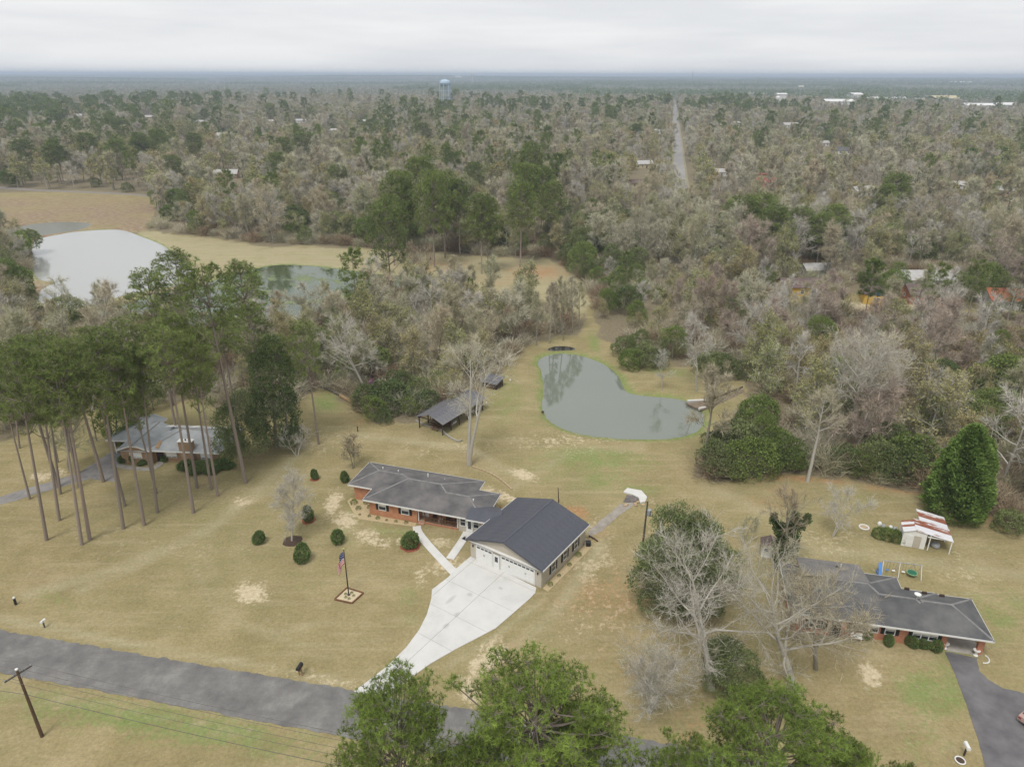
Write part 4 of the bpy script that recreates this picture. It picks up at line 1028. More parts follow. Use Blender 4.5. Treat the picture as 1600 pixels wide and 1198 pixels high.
# ---------------- rusty shed
rust, nt, b = newmat('rusty_white_roof_sheet'); L = nt.links.new
b.inputs['Roughness'].default_value = .6; tc = N(nt, 'ShaderNodeTexCoord')
nr_ = noise(.9, 8, .7, st=(.5, 1.8, 1), rot=0); oi = N(nt, 'ShaderNodeObjectInfo')
f_ = math2('ADD', nr_, math2('MULTIPLY', math2('SUBTRACT', oi.outputs['Random'], .5), .42))
c = ramp(f_, [(.48, (.66, .66, .68)), (.56, (.30, .12, .07)), (.75, (.20, .065, .04))]); L(c, b.inputs['Base Color'])
s = thing('storage_shed', *FS.o, 0, FS.a, 'white garden shed with rust striped tin roof and open lean-to', 'shed')
SRx = [('a', .0, 1.45, 2.25, 2.75, 0, 2.75), ('b', 1.47, 6.0, 2.73, 1.95, 0, 3.1), ('c', 2.3, 5.9, 2.62, 2.0, 3.12, 6.0)]
for nm_, u0, u1, z0, z1, v0, v1 in SRx:
    k = max(1, round((v1 - v0) / .52)); ww = (v1 - v0) / k
    for i in range(k):
        a, b_ = v0 + i * ww + .008, v0 + (i + 1) * ww - .008
        part('roof_sheet', MB().hexa([(u0, a, z0), (u1, a, z1), (u1, b_, z1), (u0, b_, z0), (u0, a, z0 + .04), (u1, a, z1 + .04), (u1, b_, z1 + .04), (u0, b_, z0 + .04)]).mesh('roof_sheet', rust), s)
MB().poly([(.1, .15, -.1), (2.9, .15, -.1), (2.9, .15, 2.42), (1.46, .15, 2.72), (.1, .15, 2.25)]).poly([(.1, .22, -.1), (.1, .22, 2.25), (1.46, .22, 2.72), (2.9, .22, 2.42), (2.9, .22, -.1)]).obj('front_wall', M['white'], s)
MB().box(.1, .17, .23, 2.6, -.1, 2.25).obj('wall', M['white'], s); MB().box(2.83, 2.9, .23, 5.8, -.1, 2.4).obj('wall', M['white'], s); MB().box(2.9, 5.7, 5.7, 5.8, -.1, 2.0).obj('wall', M['white'], s); MB().box(.17, 2.83, 2.55, 2.62, -.1, 2.3).obj('wall', M['white'], s)
for a, b_ in ((.55, 1.42), (1.44, 2.3)): MB().box(a, b_, .10, .149, .05, 1.85).obj('door', M['siding'] if a > 1 else M['white'], s)
for u_, v_ in ((3.3, .15), (5.85, .15), (5.85, 3.0), (5.75, 5.75)): MB().box(u_ - .06, u_ + .06, v_ - .06, v_ + .06, -.1, 2.0 + (5.9 - u_) * .15).obj('post', M['white'], s)
MB().box(3.0, 5.9, .1, .2, 1.95, 2.1).obj('beam', M['white'], s)
w0 = FS.w(4.4, 1.3); t = MB().lathe((0, 0, 0), [(.0, 0), (.45, .02), (.6, .2), (.58, .5), (.3, .68), (0, .7)], 16).obj('garden_drum', M['galv']); t.location = (*w0, 0); tag(t, 'rounded grey tub stored under the lean-to of the rusty shed', 'tub')
# small white garden shed
fx = P(1201, 866); ws = thing('playhouse', *fx, 0, rad(-18), 'small white playhouse with dark roof beside the ivy covered tree', 'playhouse')
MB().box(-1.0, 1.0, -.8, 1.0, -.1, 1.7).poly([(-1, -.8, 1.7), (1, -.8, 1.7), (0, -.8, 2.2)]).poly([(-1, 1, 1.7), (0, 1, 2.2), (1, 1, 1.7)]).obj('wall', M['white'], ws)
for s_ in (-1, 1): MB().hexa([(0, -1.0, 2.22), (s_ * 1.25, -1.0, 1.6), (s_ * 1.25, 1.2, 1.6), (0, 1.2, 2.22), (0, -1.0, 2.3), (s_ * 1.25, -1.0, 1.68), (s_ * 1.25, 1.2, 1.68), (0, 1.2, 2.3)]).obj('roof_slope', M['brown_roof'], ws)
window(ws, (-.45, -.82), PI, .5, .4, 1.0); MB().box(.15, .75, -.84, -.8, 0, 1.4).obj('door', M['siding'], ws)
for x_ in (-.9, -.3, .3, .9): MB().box(x_ - .03, x_ + .03, -1.5, -1.44, -.1, .7).obj('fence_post', M['white'], ws)
MB().box(-.95, .95, -1.49, -1.45, .6, .66).obj('rail', M['white'], ws)
# ---------------- far and middle distance houses
def cottage(px, py, w_, d_, rz, wallm, roofm, label, ht=2.7, pitch=.45, name='house', cat='house', winc=None, two=False):
    x, y = P(px, py); t = thing(name, x, y, Z(x, y) - .05, rz, label, cat)
    if two: ht = 5.4
    R_ = [(-w_ / 2 - .5, w_ / 2 + .5, -d_ / 2 - .5, d_ / 2 + .5, pitch, ht, 'gu')]
    wall(t, [(-w_ / 2, -d_ / 2, w_ / 2, -d_ / 2), (-w_ / 2, d_ / 2, w_ / 2, d_ / 2), (-w_ / 2, -d_ / 2 + .1, -w_ / 2, d_ / 2 - .1), (w_ / 2, -d_ / 2 + .1, w_ / 2, d_ / 2 - .1)], R_, wallm)
    zr = ht + pitch * (d_ / 2 + .5); W2, D2 = w_ / 2 + .5, d_ / 2 + .5
    for s_ in (-1, 1): MB().hexa([(-W2, s_ * D2, ht), (W2, s_ * D2, ht), (W2, 0, zr), (-W2, 0, zr), (-W2, s_ * D2, ht + .14), (W2, s_ * D2, ht + .14), (W2, 0, zr + .14), (-W2, 0, zr + .14)]).obj('roof_slope', roofm, t)
    n_ = max(2, int(w_ / 3))
    for fl in range(2 if two else 1):
        for i in range(n_):
            u_ = -w_ / 2 + w_ * (i + .5) / n_
            if i == n_ // 2 and fl == 0:
                MB().box(u_ - .5, u_ + .5, -d_ / 2 - .13, -d_ / 2 - .09, 0, 2.05).obj('door', M['brown_roof'], t)
            else: window(t, (u_, -d_ / 2 - .12), PI, 1.0, 1.1, .95 + fl * 2.7)
    for u_ in (-w_ / 2 - .12, w_ / 2 + .12): window(t, (u_, 0), PI / 2 if u_ < 0 else -PI / 2, .9, .9, 1.2)
    return t
W_, Y_, CRM = M['white'], M['yellow'], M['cream']
WP = plain('white_siding_wall', (.72, .72, .70), .7)
blue_trim = plain('blue_gable', (.10, .16, .28), .7)
HOUSES = [
 (1367, 470, 8.5, 7, rad(72), Y_, M['brown_roof'], 'yellow house with blue gable end behind bare trees'),
 (1262, 458, 17, 7, rad(3), Y_, M['brown_roof'], 'long yellow house with brown roof behind bare trees'),
 (1452, 470, 14, 8, rad(-5), M['brick_red'], M['brown_roof'], 'low dark brown roofed house right of the yellow houses'),
 (1575, 478, 13, 9, rad(-8), WP, M['orange_roof'], 'white house with terracotta orange roof at the right edge'),
 (1435, 446, 16, 8, rad(0), WP, M['pale_roof'], 'pale roofed house just beyond the dark brown roofed one'),
 (1272, 432, 8, 6, rad(5), WP, M['pale_roof'], 'small white outbuilding behind the long yellow house'),
 (1155, 478, 6, 6, rad(5), M['brick_red'], M['brown_roof'], 'dark brick house with white door in the bare wood right of the pond'),
 (1196, 291, 12, 8, rad(4), M['brick_red'], M['red_metal'], 'red roofed building with cream upper wall right of the street'),
 (1125, 275, 9, 7, rad(0), WP, M['pale_roof'], 'white cottage right of the street, left of the red roof'),
 (1002, 213, 14, 9, rad(8), WP, M['pale_roof'], 'white gabled house just left of the street, partly hidden'),
 (1030, 209, 12, 8, rad(0), WP, M['pale_roof'], 'low white building touching the left side of the street'),
 (1234, 199, 18, 11, rad(6), WP, M['pale_roof'], 'white house with grey hip roof on the right ridge'),
 (888, 211, 14, 9, rad(30), WP, M['pale_roof'], 'white gable fronted house in the wood above the tall pines'),
 (352, 216, 17, 10, rad(20), WP, M['pale_roof'], 'bright white roofed house beyond the lake, right of two'),
 (295, 222, 16, 11, rad(-15), WP, M['brown_roof'], 'white two part house beyond the lake, left of two'),
 (355, 278, 13, 9, rad(10), M['brick_tan'], M['pale_roof'], 'tan house with grey roof hidden in trees beyond the marsh'),
 (1004, 262, 12, 8, rad(10), CRM, M['pale_roof'], 'cream house with grey roof left of the near street'),
 (1000, 293, 11, 7, rad(0), CRM, M['brown_roof'], 'cream cottage left of the near end of the street'),
 (1317, 240, 15, 9, rad(-10), WP, M['shingle_r'], 'dark roofed house below the white hip roofed one'),
 (1285, 228, 9, 7, rad(0), WP, M['pale_roof'], 'small white house left of the dark roofed one on the ridge'),
 (1345, 305, 12, 8, rad(15), WP, M['pale_roof'], 'grey roofed house among bare trees, right of the round pine'),
 (1578, 305, 12, 8, rad(-30), M['brick_red'], M['pale_roof'], 'red brick house with pale roof near the right edge'),
 (1500, 296, 9, 7, rad(0), WP, M['pale_roof'], 'low pale shed roof among the bare trees at the right'),
 (1142, 165, 14, 12, rad(0), WP, M['pale_roof'], 'white town house with stepped roof on the skyline wood'),
 (1150, 196, 9, 8, rad(20), WP, M['pale_roof'], 'narrow white gabled house right of the street'),
 (520, 208, 10, 7, rad(0), WP, M['pale_roof'], 'tiny white roof in the wood left of the water tower'),
 (470, 192, 14, 8, rad(0), WP, M['pale_roof'], 'white building low in the wood below the left skyline'),
 (568, 193, 10, 8, rad(0), WP, M['pale_roof'], 'small white roofed house below and left of the water tower'),
 (428, 193, 12, 8, rad(0), WP, M['pale_roof'], 'low white roof farthest left of the small roofs in the wood'),
 (120, 184, 15, 10, rad(20), WP, M['pale_roof'], 'pale house among pines at the far left'),
 (232, 186, 13, 9, rad(0), CRM, M['pale_roof'], 'cream house in the wood above the marsh'),
 (320, 194, 20, 9, rad(5), CRM, M['pale_roof'], 'long cream building in the wood beyond the white roofs'),
]
houses_px = []
for a in HOUSES:
    t = cottage(*a); x, y = P(a[0], a[1]); houses_px.append((x, y, max(a[2], a[3]) / 2 + 2.5))
    if 'blue gable' in a[7]:
        MB().poly([(-4.38, -3.6, 2.72), (-4.38, 3.6, 2.72), (-4.38, 0, 4.4)]).poly([(-4.42, -3.6, 2.72), (-4.42, 0, 4.4), (-4.42, 3.6, 2.72)]).obj('gable_panel', blue_trim, t)
    if a[6] is M['red_metal']:
        MB().box(-5.5, .5, .3, 3.3, 4.0, 6.4).obj('upper_wall', CRM, t); MB().box(-5.9, .9, -.1, 3.7, 6.4, 6.8).obj('upper_roof', M['red_metal'], t)
# industrial sheds and town roofs on the far right
BIG = [(1308, 166, 60, 30, 'long low white industrial building on the far right'), (1334, 160, 26, 26, 'tall pale blue grey mill building beside the long white one'), (1368, 162, 44, 28, 'white warehouse in the middle of the far right row'),
       (1400, 161, 40, 26, 'pale warehouse right of the white one in the far row'), (1436, 162, 44, 22, 'low pale shed left of the big cream warehouse'), (1471, 163, 58, 40, 'big cream roofed warehouse on the far right'),
       (1525, 171, 52, 26, 'white flat warehouse right of the big cream one'), (1567, 171, 44, 26, 'white warehouse closest to the right edge'),
       (1277, 141, 60, 30, 'thin white roof line beyond the radio mast'), (1218, 163, 22, 16, 'white mill tower block left of the radio mast'), (1500, 135, 120, 40, 'pale sheds near the horizon at the right'),
       (716, 127, 60, 30, 'pale building at the horizon right of the blue water tower'), (752, 126, 60, 30, 'white horizon building below the far white water tower'), (646, 131, 70, 30, 'tan roofed building at the horizon left of the water tower'),
       (1180, 153, 60, 24, 'white roofs beyond the white town house')]
for i, (px, py, w_, d_, lb) in enumerate(BIG):
    x, y = P(px, py); sc = 1.0
    t = thing('warehouse', x, y, Z(x, y), rad([0, 8, -6, 4][i % 4]), lb, 'warehouse')
    ht = [9, 17, 10, 9, 8, 12, 7, 8, 9, 20, 10, 11, 11, 12, 9][i]
    MB().box(-w_ / 2, w_ / 2, -d_ / 2, d_ / 2, -2, ht).obj('wall', CRM if i in (5, 13) else WP, t)
    for s_ in (-1, 1): MB().hexa([(-w_ / 2 - 1, s_ * (d_ / 2 + 1), ht), (w_ / 2 + 1, s_ * (d_ / 2 + 1), ht), (w_ / 2 + 1, 0, ht + d_ * .14), (-w_ / 2 - 1, 0, ht + d_ * .14),
                                  (-w_ / 2 - 1, s_ * (d_ / 2 + 1), ht + .5), (w_ / 2 + 1, s_ * (d_ / 2 + 1), ht + .5), (w_ / 2 + 1, 0, ht + d_ * .14 + .5), (-w_ / 2 - 1, 0, ht + d_ * .14 + .5)]).obj('roof_slope', W_ if i != 5 else CRM, t)
    for k in range(4): MB().box(-w_ / 2 + w_ * (k + .3) / 4, -w_ / 2 + w_ * (k + .7) / 4, -d_ / 2 - .3, -d_ / 2 - .02, 1, min(6, ht - 2)).obj('loading_door', M['galv'], t)
    if 1: houses_px.append((x, y, max(w_, d_) / 2))
# water towers
def water_tower(px, top_py, dist, R_, label, mat, single=False):
    d = ray(px, top_py); k = dist / d[1]; x, y = d[0] * k, dist; zt = CAM_H + d[2] * k
    t = thing('water_tower', x, y, 0, .3, label, 'water tower')
    if single:
        MB().lathe((0, 0, 0), [(3.2, -1), (1.6, 5), (1.5, zt - 12), (3, zt - 9)], 12).obj('stem', mat, t)
        MB().lathe((0, 0, 0), [(3, zt - 9), (R_, zt - 4), (R_, zt - 3), (R_ * .6, zt - .6), (0, zt)], 20).obj('tank', mat, t); return x, y
    zc = zt - R_ * .62
    MB().lathe((0, 0, 0), [(0, zc - R_ * .62), (R_ * .5, zc - R_ * .58), (R_ * .86, zc - R_ * .36), (R_, zc - R_ * .1), (R_, zc + R_ * .05), (R_ * .9, zc + R_ * .3), (R_ * .55, zc + R_ * .52), (0, zc + R_ * .62)], 28).obj('tank', mat, t)
    MB().ring((0, 0, zc - R_ * .08), R_ + .5, .35, 28).obj('catwalk', mat, t)
    MB().lathe((0, 0, 0), [(.9, -1), (.9, zc - R_ * .6)], 12).obj('riser_pipe', mat, t)
    MB().lathe((0, 0, 0), [(.3, zt - .2), (.3, zt + .8), (0, zt + 1)], 8).obj('vent', mat, t)
    for k_ in range(6):
        a = k_ * PI / 3; q = (math.cos(a), math.sin(a))
        MB().tube((q[0] * (R_ + .8), q[1] * (R_ + .8), -1), (q[0] * (R_ - .3), q[1] * (R_ - .3), zc), .75, .65).obj('leg', mat, t)
    for zz in (zc * .33, zc * .66): MB().ring((0, 0, zz), R_ + .5, .3, 6, 4).obj('strut_ring', mat, t)
    return x, y
wt = water_tower(695, 124, 1500, 10.5, 'pale blue water tower on six legs rising above the far wood', M['tower_blue'])
houses_px.append((wt[0], wt[1], 13))
water_tower(738, 114.5, 5200, 15, 'tiny white water tower on the horizon right of the blue one', M['white'], True)
water_tower(1216, 150, 1650, 4.5, 'slim white tank tower left of the radio mast', M['white'], True)
# masts
def mast(px, top, dist, r_, label, cat, head=None):
    d = ray(px, top); k = dist / d[1]; x, y = d[0] * k, dist; zt = CAM_H + d[2] * k
    t = thing('lattice_mast' if not head else 'light_mast', x, y, 0, 0, label, cat)
    if head:
        MB().tube((0, 0, -1), (0, 0, zt), r_, r_ * .6, 8).obj('pole', M['galv'], t); MB().box(-head, head, -.6, .6, zt - 2.4, zt + .4).obj('floodlight_bar', M['white'], t)
    else:
        for k_ in range(3):
            a = k_ * 2.094; MB().tube((math.cos(a) * r_, math.sin(a) * r_, -1), (math.cos(a) * r_ * .25, math.sin(a) * r_ * .25, zt), r_ * .12, r_ * .08, 5).obj('leg', M['galv'], t)
        mb = MB(); n_ = 16
        for i in range(n_):
            z0, z1 = zt * i / n_, zt * (i + 1) / n_; f0, f1 = 1 - .75 * i / n_, 1 - .75 * (i + 1) / n_
            for k_ in range(3):
                a, c_ = k_ * 2.094, (k_ + 1) * 2.094
                mb.tube((math.cos(a) * r_ * f0, math.sin(a) * r_ * f0, z0), (math.cos(c_) * r_ * f1, math.sin(c_) * r_ * f1, z1), r_ * .05, n=4)
        mb.obj('bracing', M['galv'], t)
mast(1083, 110, 2600, 2.2, 'thin lattice radio mast standing above the horizon beyond the street', 'radio mast')
mast(1252, 134, 1450, .9, 'tall floodlight mast with white head at the right skyline', 'light mast', head=5)
mast(1417, 142, 1900, 2.5, 'tapering lattice mast between the far right warehouses', 'radio mast')
# ================================================================ TREES
def unit(v): return v / (np.linalg.norm(v, axis=-1, keepdims=True) + 1e-9)
def prisms(P0, P1, R0, R1, n):
    P0, P1 = np.asarray(P0, float), np.asarray(P1, float); R0, R1 = np.asarray(R0, float), np.asarray(R1, float)
    d = unit(P1 - P0); ref = np.where(np.abs(d[:, 2:3]) < .9, [[0, 0, 1.]], [[1., 0, 0]])
    a = unit(np.cross(d, ref)); b = np.cross(d, a)
    t = np.arange(n) * 2 * np.pi / n
    ring = a[:, None, :] * np.cos(t)[None, :, None] + b[:, None, :] * np.sin(t)[None, :, None]
    V = np.concatenate([P0[:, None] + ring * R0[:, None, None], P1[:, None] + ring * R1[:, None, None]], 1)
    m = len(P0); base = (np.arange(m) * 2 * n)[:, None]; i = np.arange(n); j = (i + 1) % n
    F = np.concatenate([np.stack([base + i, base + j, base + n + j], -1).reshape(-1, 3), np.stack([base + i, base + n + j, base + n + i], -1).reshape(-1, 3)])
    return V.reshape(-1, 3), F
def blades(P0, D, Ln, Wd, rs, tone=None):
    """thin pointed triangles (twigs, needles)"""
    D = unit(D); s = unit(np.cross(D, rs.normal(size=D.shape))); m = len(P0)
    V = np.stack([P0 - s * Wd[:, None] / 2, P0 + s * Wd[:, None] / 2, P0 + D * Ln[:, None]], 1).reshape(-1, 3)
    F = np.arange(m * 3).reshape(-1, 3)
    return V, F, np.repeat(tone if tone is not None else rs.rand(m), 3)
def leaves(P0, D, Ln, Wd, rs, tone):
    """small diamond leaves made of two triangles"""
    D = unit(D); s = unit(np.cross(D, rs.normal(size=D.shape))); up = np.cross(D, s) * .15; m = len(P0)
    V = np.stack([P0, P0 + D * Ln[:, None] * .5 + (s + up) * Wd[:, None] / 2, P0 + D * Ln[:, None], P0 + D * Ln[:, None] * .5 - (s - up) * Wd[:, None] / 2], 1).reshape(-1, 3)
    k = np.arange(m)[:, None] * 4
    F = np.concatenate([k + [0, 1, 2], k + [0, 2, 3]])
    return V, F, np.repeat(tone, 4)
def cat_(parts):
    """parts: (V,F,tone) -> merged"""
    V, F, T, o = [], [], [], 0
    for v, f, t in parts:
        V.append(v); F.append(f + o); T.append(t); o += len(v)
    return np.concatenate(V), np.concatenate(F), np.concatenate(T)
def bend(d, ang, az):
    d = d / np.linalg.norm(d); a = np.cross(d, [0, 0, 1.]) if abs(d[2]) < .95 else np.cross(d, [1., 0, 0]); a /= np.linalg.norm(a); b = np.cross(d, a)
    return d * math.cos(ang) + (a * math.cos(az) + b * math.sin(az)) * math.sin(ang)

def skel(seed, H, spread, base, counts, shape='vase', r0=None, wob=.5, lean=(0, 0), fork=0.0, up=.25):
    """branch skeleton: list per level of (p0,p1,r0,r1), and twig anchors"""
    rg = random.Random(seed); lv = [[], [], [], []]; tips = []
    r0 = r0 or H * .018
    def grow(p, d, ln, r, level, ns, gup):
        pts = [(p, r)]
        for i in range(ns):
            d = d + np.array([rg.gauss(0, .13), rg.gauss(0, .13), rg.gauss(0, .09) + gup]) * (1.0 if level else .35)
            d = d / np.linalg.norm(d); p = p + d * ln / ns
            rr = r * (1 - .82 * (i + 1) / ns); lv[level].append((pts[-1][0], p, pts[-1][1], rr)); pts.append((p, rr))
        return pts, d
    leaders = [(np.array([0, 0, -.2]), np.array([lean[0], lean[1], 1.]), H * .93, r0)]
    if fork:
        leaders = []
        for k in range(2 + (rg.random() < .4)):
            a = rg.uniform(0, 6.28); leaders.append((np.array([0.1 * math.cos(a), .1 * math.sin(a), -.2]), np.array([math.cos(a) * fork, math.sin(a) * fork, 1.]), H * rg.uniform(.8, .95), r0 * .8))
    n1, n2, n3 = counts
    for (p, d, ln, r) in leaders:
        tp, _ = grow(p, d, ln, r, 0, 9, 0)
        m1 = n1 if not fork else max(3, n1 // len(leaders))
        for i in range(m1):
            t = base + (1 - base) * ((i + rg.random() * .8) / m1) ** .9; t = min(t, .985)
            q = t * 9; k = min(8, int(q)); f = q - k
            pp = tp[k][0] * (1 - f) + tp[k + 1][0] * f; pr = tp[k][1] * (1 - f) + tp[k + 1][1] * f
            u = (t - base) / (1 - base)
            prof = {'vase': .55 + .75 * u - .65 * u * u, 'oval': .55 + 1.5 * u * (1 - u) - .25 * u, 'cone': 1.05 - .9 * u, 'wide': .9 + .2 * u - .45 * u * u}[shape]
            ang = {'vase': rad(58 - 34 * u), 'oval': rad(66 - 34 * u), 'cone': rad(78 - 20 * u), 'wide': rad(72 - 30 * u)}[shape] + rg.gauss(0, .12)
            l1 = spread * prof * rg.uniform(.8, 1.2); dd = bend(np.array([0, 0, 1.]), ang, i * 2.4 + rg.uniform(-.5, .5))
            bp, bd = grow(pp, dd, l1, max(.02, min(pr * .62, l1 * .022)), 1, 5, up * .22)
            tips.append((bp[-1][0], bd, 1.0))
            for j in range(n2):
                t2 = .22 + .75 * (j + rg.random() * .7) / n2; q = t2 * 5; k = min(4, int(q)); f = q - k
                p2 = bp[k][0] * (1 - f) + bp[k + 1][0] * f; dl = bp[k + 1][0] - bp[k][0]
                l2 = l1 * (.62 - .28 * t2) * rg.uniform(.75, 1.25)
                cp, cd_ = grow(p2, bend(dl, rad(rg.uniform(30, 58)), rg.uniform(0, 6.28)), l2, max(.012, bp[k][1] * .5), 2, 3, up * .28)
                tips.append((cp[-1][0], cd_, .9))
                for m_ in range(n3):
                    t3 = .2 + .78 * (m_ + rg.random() * .7) / n3; q = t3 * 3; k3 = min(2, int(q)); f = q - k3
                    p3 = cp[k3][0] * (1 - f) + cp[k3 + 1][0] * f; d3 = bend(cp[k3 + 1][0] - cp[k3][0], rad(rg.uniform(28, 60)), rg.uniform(0, 6.28))
                    l3 = l2 * rg.uniform(.38, .62)
                    lv[3].append((p3, p3 + d3 * l3, .016, .008)); tips.append((p3 + d3 * l3, d3, .8)); tips.append((p3 + d3 * l3 * .5, d3, .7))
    return lv, tips
def bare_parts(seed, H, spread, base, counts, twigs, tw, tl, shape='vase', buds=0, budsize=.22, sides=(7, 5, 3, 3), keep=(1, 1, 1, 1), thick=1.0, **k):
    lv, tips = skel(seed, H, spread, base, counts, shape, **k); rs = np.random.RandomState(seed)
    wood = []
    for i, l in enumerate(lv):
        if not l or not keep[i]: continue
        A = [np.array([q[j] for q in l]) for j in range(4)]
        mn = [0, .02, .016, .011][i] * thick
        v, f = prisms(A[0], A[1], np.maximum(A[2] * (thick if i else 1), mn), np.maximum(A[3] * (thick if i else 1), mn * .7), sides[i]); wood.append((v, f, rs.rand(len(v)) * .0 + .5 + .25 * (i > 0)))
    TP = np.array([t[0] for t in tips]); TD = np.array([t[1] for t in tips])
    idx = rs.randint(0, len(TP), twigs)
    d = unit(TD[idx] + rs.normal(size=(twigs, 3)) * .55 + [0, 0, .18]); ln = tl * rs.uniform(.5, 1.3, twigs)
    p = TP[idx] - TD[idx] * (rs.rand(twigs) * tl * .6)[:, None]
    tw_ = [blades(p, d, ln, np.full(twigs, tw), rs)]
    bud = None
    if buds:
        ib = rs.randint(0, twigs, buds); q = p[ib] + d[ib] * (ln[ib] * rs.uniform(.3, 1.05, buds))[:, None]
        bud = leaves(q, rs.normal(size=(buds, 3)), budsize * rs.uniform(.6, 1.4, buds), budsize * .7 * rs.uniform(.6, 1.3, buds), rs, rs.rand(buds))
    return wood, tw_, bud
def join_mesh(name, groups, mats):
    """groups: list (per material) of lists of (V,F,tone)"""
    allp, mi = [], []
    for k, g_ in enumerate(groups):
        if not g_: continue
        c_ = cat_(g_); allp.append(c_); mi.append(np.full(len(c_[1]), k))
    V, F, T = cat_(allp)
    return tri_mesh(name, V, F, mats, np.concatenate(mi), T)

def pine_parts(seed, H, crown=.5, rad_=4.2, nl=34, tufts=16, blades_n=12, bl=.38, bw=.035, r0=None, sweep=.4, dead=6, spread=.45):
    rg = random.Random(seed); rs = np.random.RandomState(seed); r0 = r0 or .0092 * H
    trunk, limb = [], []
    a0 = rg.uniform(0, 6.28); pts = []
    for i in range(15):
        t = i / 14; pts.append((np.array([sweep * math.sin(t * 2.6) * math.cos(a0), sweep * math.sin(t * 2.6) * math.sin(a0), H * .93 * t - .2]), r0 * (1 - .88 * t ** .95) + (r0 * .35 * (1 - t * 9) if t < .11 else 0)))
    for a, b in zip(pts, pts[1:]): trunk.append((a[0], b[0], a[1], b[1]))
    def at(t):
        q = min(t, .999) * 14; k = int(q); f = q - k
        return pts[k][0] * (1 - f) + pts[k + 1][0] * f, pts[k][1]
    TP, TD = [], []
    clump = [rg.uniform(0, 6.28) for _ in range(5)]
    for i in range(nl):
        u = (i + rg.random()) / nl; t = (1 - crown) + crown * u
        p, r = at(t); prof = (math.sin(math.pi * min(1, .20 + .73 * u)) ** .65) * (1 if u < .9 else .8)
        ln = rad_ * prof * rg.uniform(.6, 1.18); az = i * 2.4 + rg.uniform(-.6, .6)
        ln *= 1 + .22 * math.sin(az * 2 + clump[0]) * math.sin(u * 9 + clump[1])
        el = rad(-6 + 50 * u * u + rg.gauss(0, 9)); d = np.array([math.cos(az) * math.cos(el), math.sin(az) * math.cos(el), math.sin(el)])
        q, rr = p, max(.03, r * .36); ns = 4; chain = [(q, d)]
        for s in range(ns):
            d = d + np.array([rg.gauss(0, .12), rg.gauss(0, .12), .10 + rg.gauss(0, .06)]); d /= np.linalg.norm(d)
            q2 = q + d * ln / ns; r2 = max(.015, rr * .68); limb.append((q, q2, rr, r2)); q, rr = q2, r2; chain.append((q, d))
        for s in range(tufts):
            f = rg.uniform(.3, 1.0) ** .8; k = min(ns - 1, int(f * ns)); g = f * ns - k
            bp = chain[k][0] * (1 - g) + chain[k + 1][0] * g
            dd = bend(chain[k][1], rad(rg.uniform(25, 75)), rg.uniform(0, 6.28)); dd[2] += .35; sl_ = rg.uniform(.25, 1.15) * (ln * .34) * (1.15 - .5 * f)
            e = bp + dd / np.linalg.norm(dd) * sl_
            if s % 3 == 0: limb.append((bp, e, .018, .009))
            TP.append(e); TD.append(dd)
        TP.append(q); TD.append(d)
    for i in range(dead):
        t = rg.uniform((1 - crown) * .55, (1 - crown)); p, r = at(t); az = rg.uniform(0, 6.28); e = p + np.array([math.cos(az), math.sin(az), rg.uniform(-.2, .3)]) * rg.uniform(.6, 2.0)
        limb.append((p, e, .035, .012))
    TP, TD = np.array(TP), np.array(TD); m = len(TP)
    tone = np.clip(rs.normal(.5, .2, m), 0, 1)
    P0 = np.repeat(TP, blades_n, 0) + rs.normal(size=(m * blades_n, 3)) * bl * .22
    D = rs.normal(size=(m * blades_n, 3)); D[:, 2] = D[:, 2] * .75 + .45
    D = unit(D + np.repeat(unit(TD), blades_n, 0) * .5)
    v, f, tn = blades(P0, D, bl * rs.uniform(.75, 1.25, len(P0)), np.full(len(P0), bw), rs, np.clip(np.repeat(tone, blades_n) + rs.normal(0, .12, m * blades_n), 0, 1))
    A = [np.array([q[j] for q in trunk]) for j in range(4)]; tv, tf = prisms(*A, 8)
    A = [np.array([q[j] for q in limb]) for j in range(4)]; lv_, lf = prisms(*A, 3)
    return [(tv, tf, np.full(len(tv), .5)), (lv_, lf, np.full(len(lv_), .45))], [(v, f, tn)]

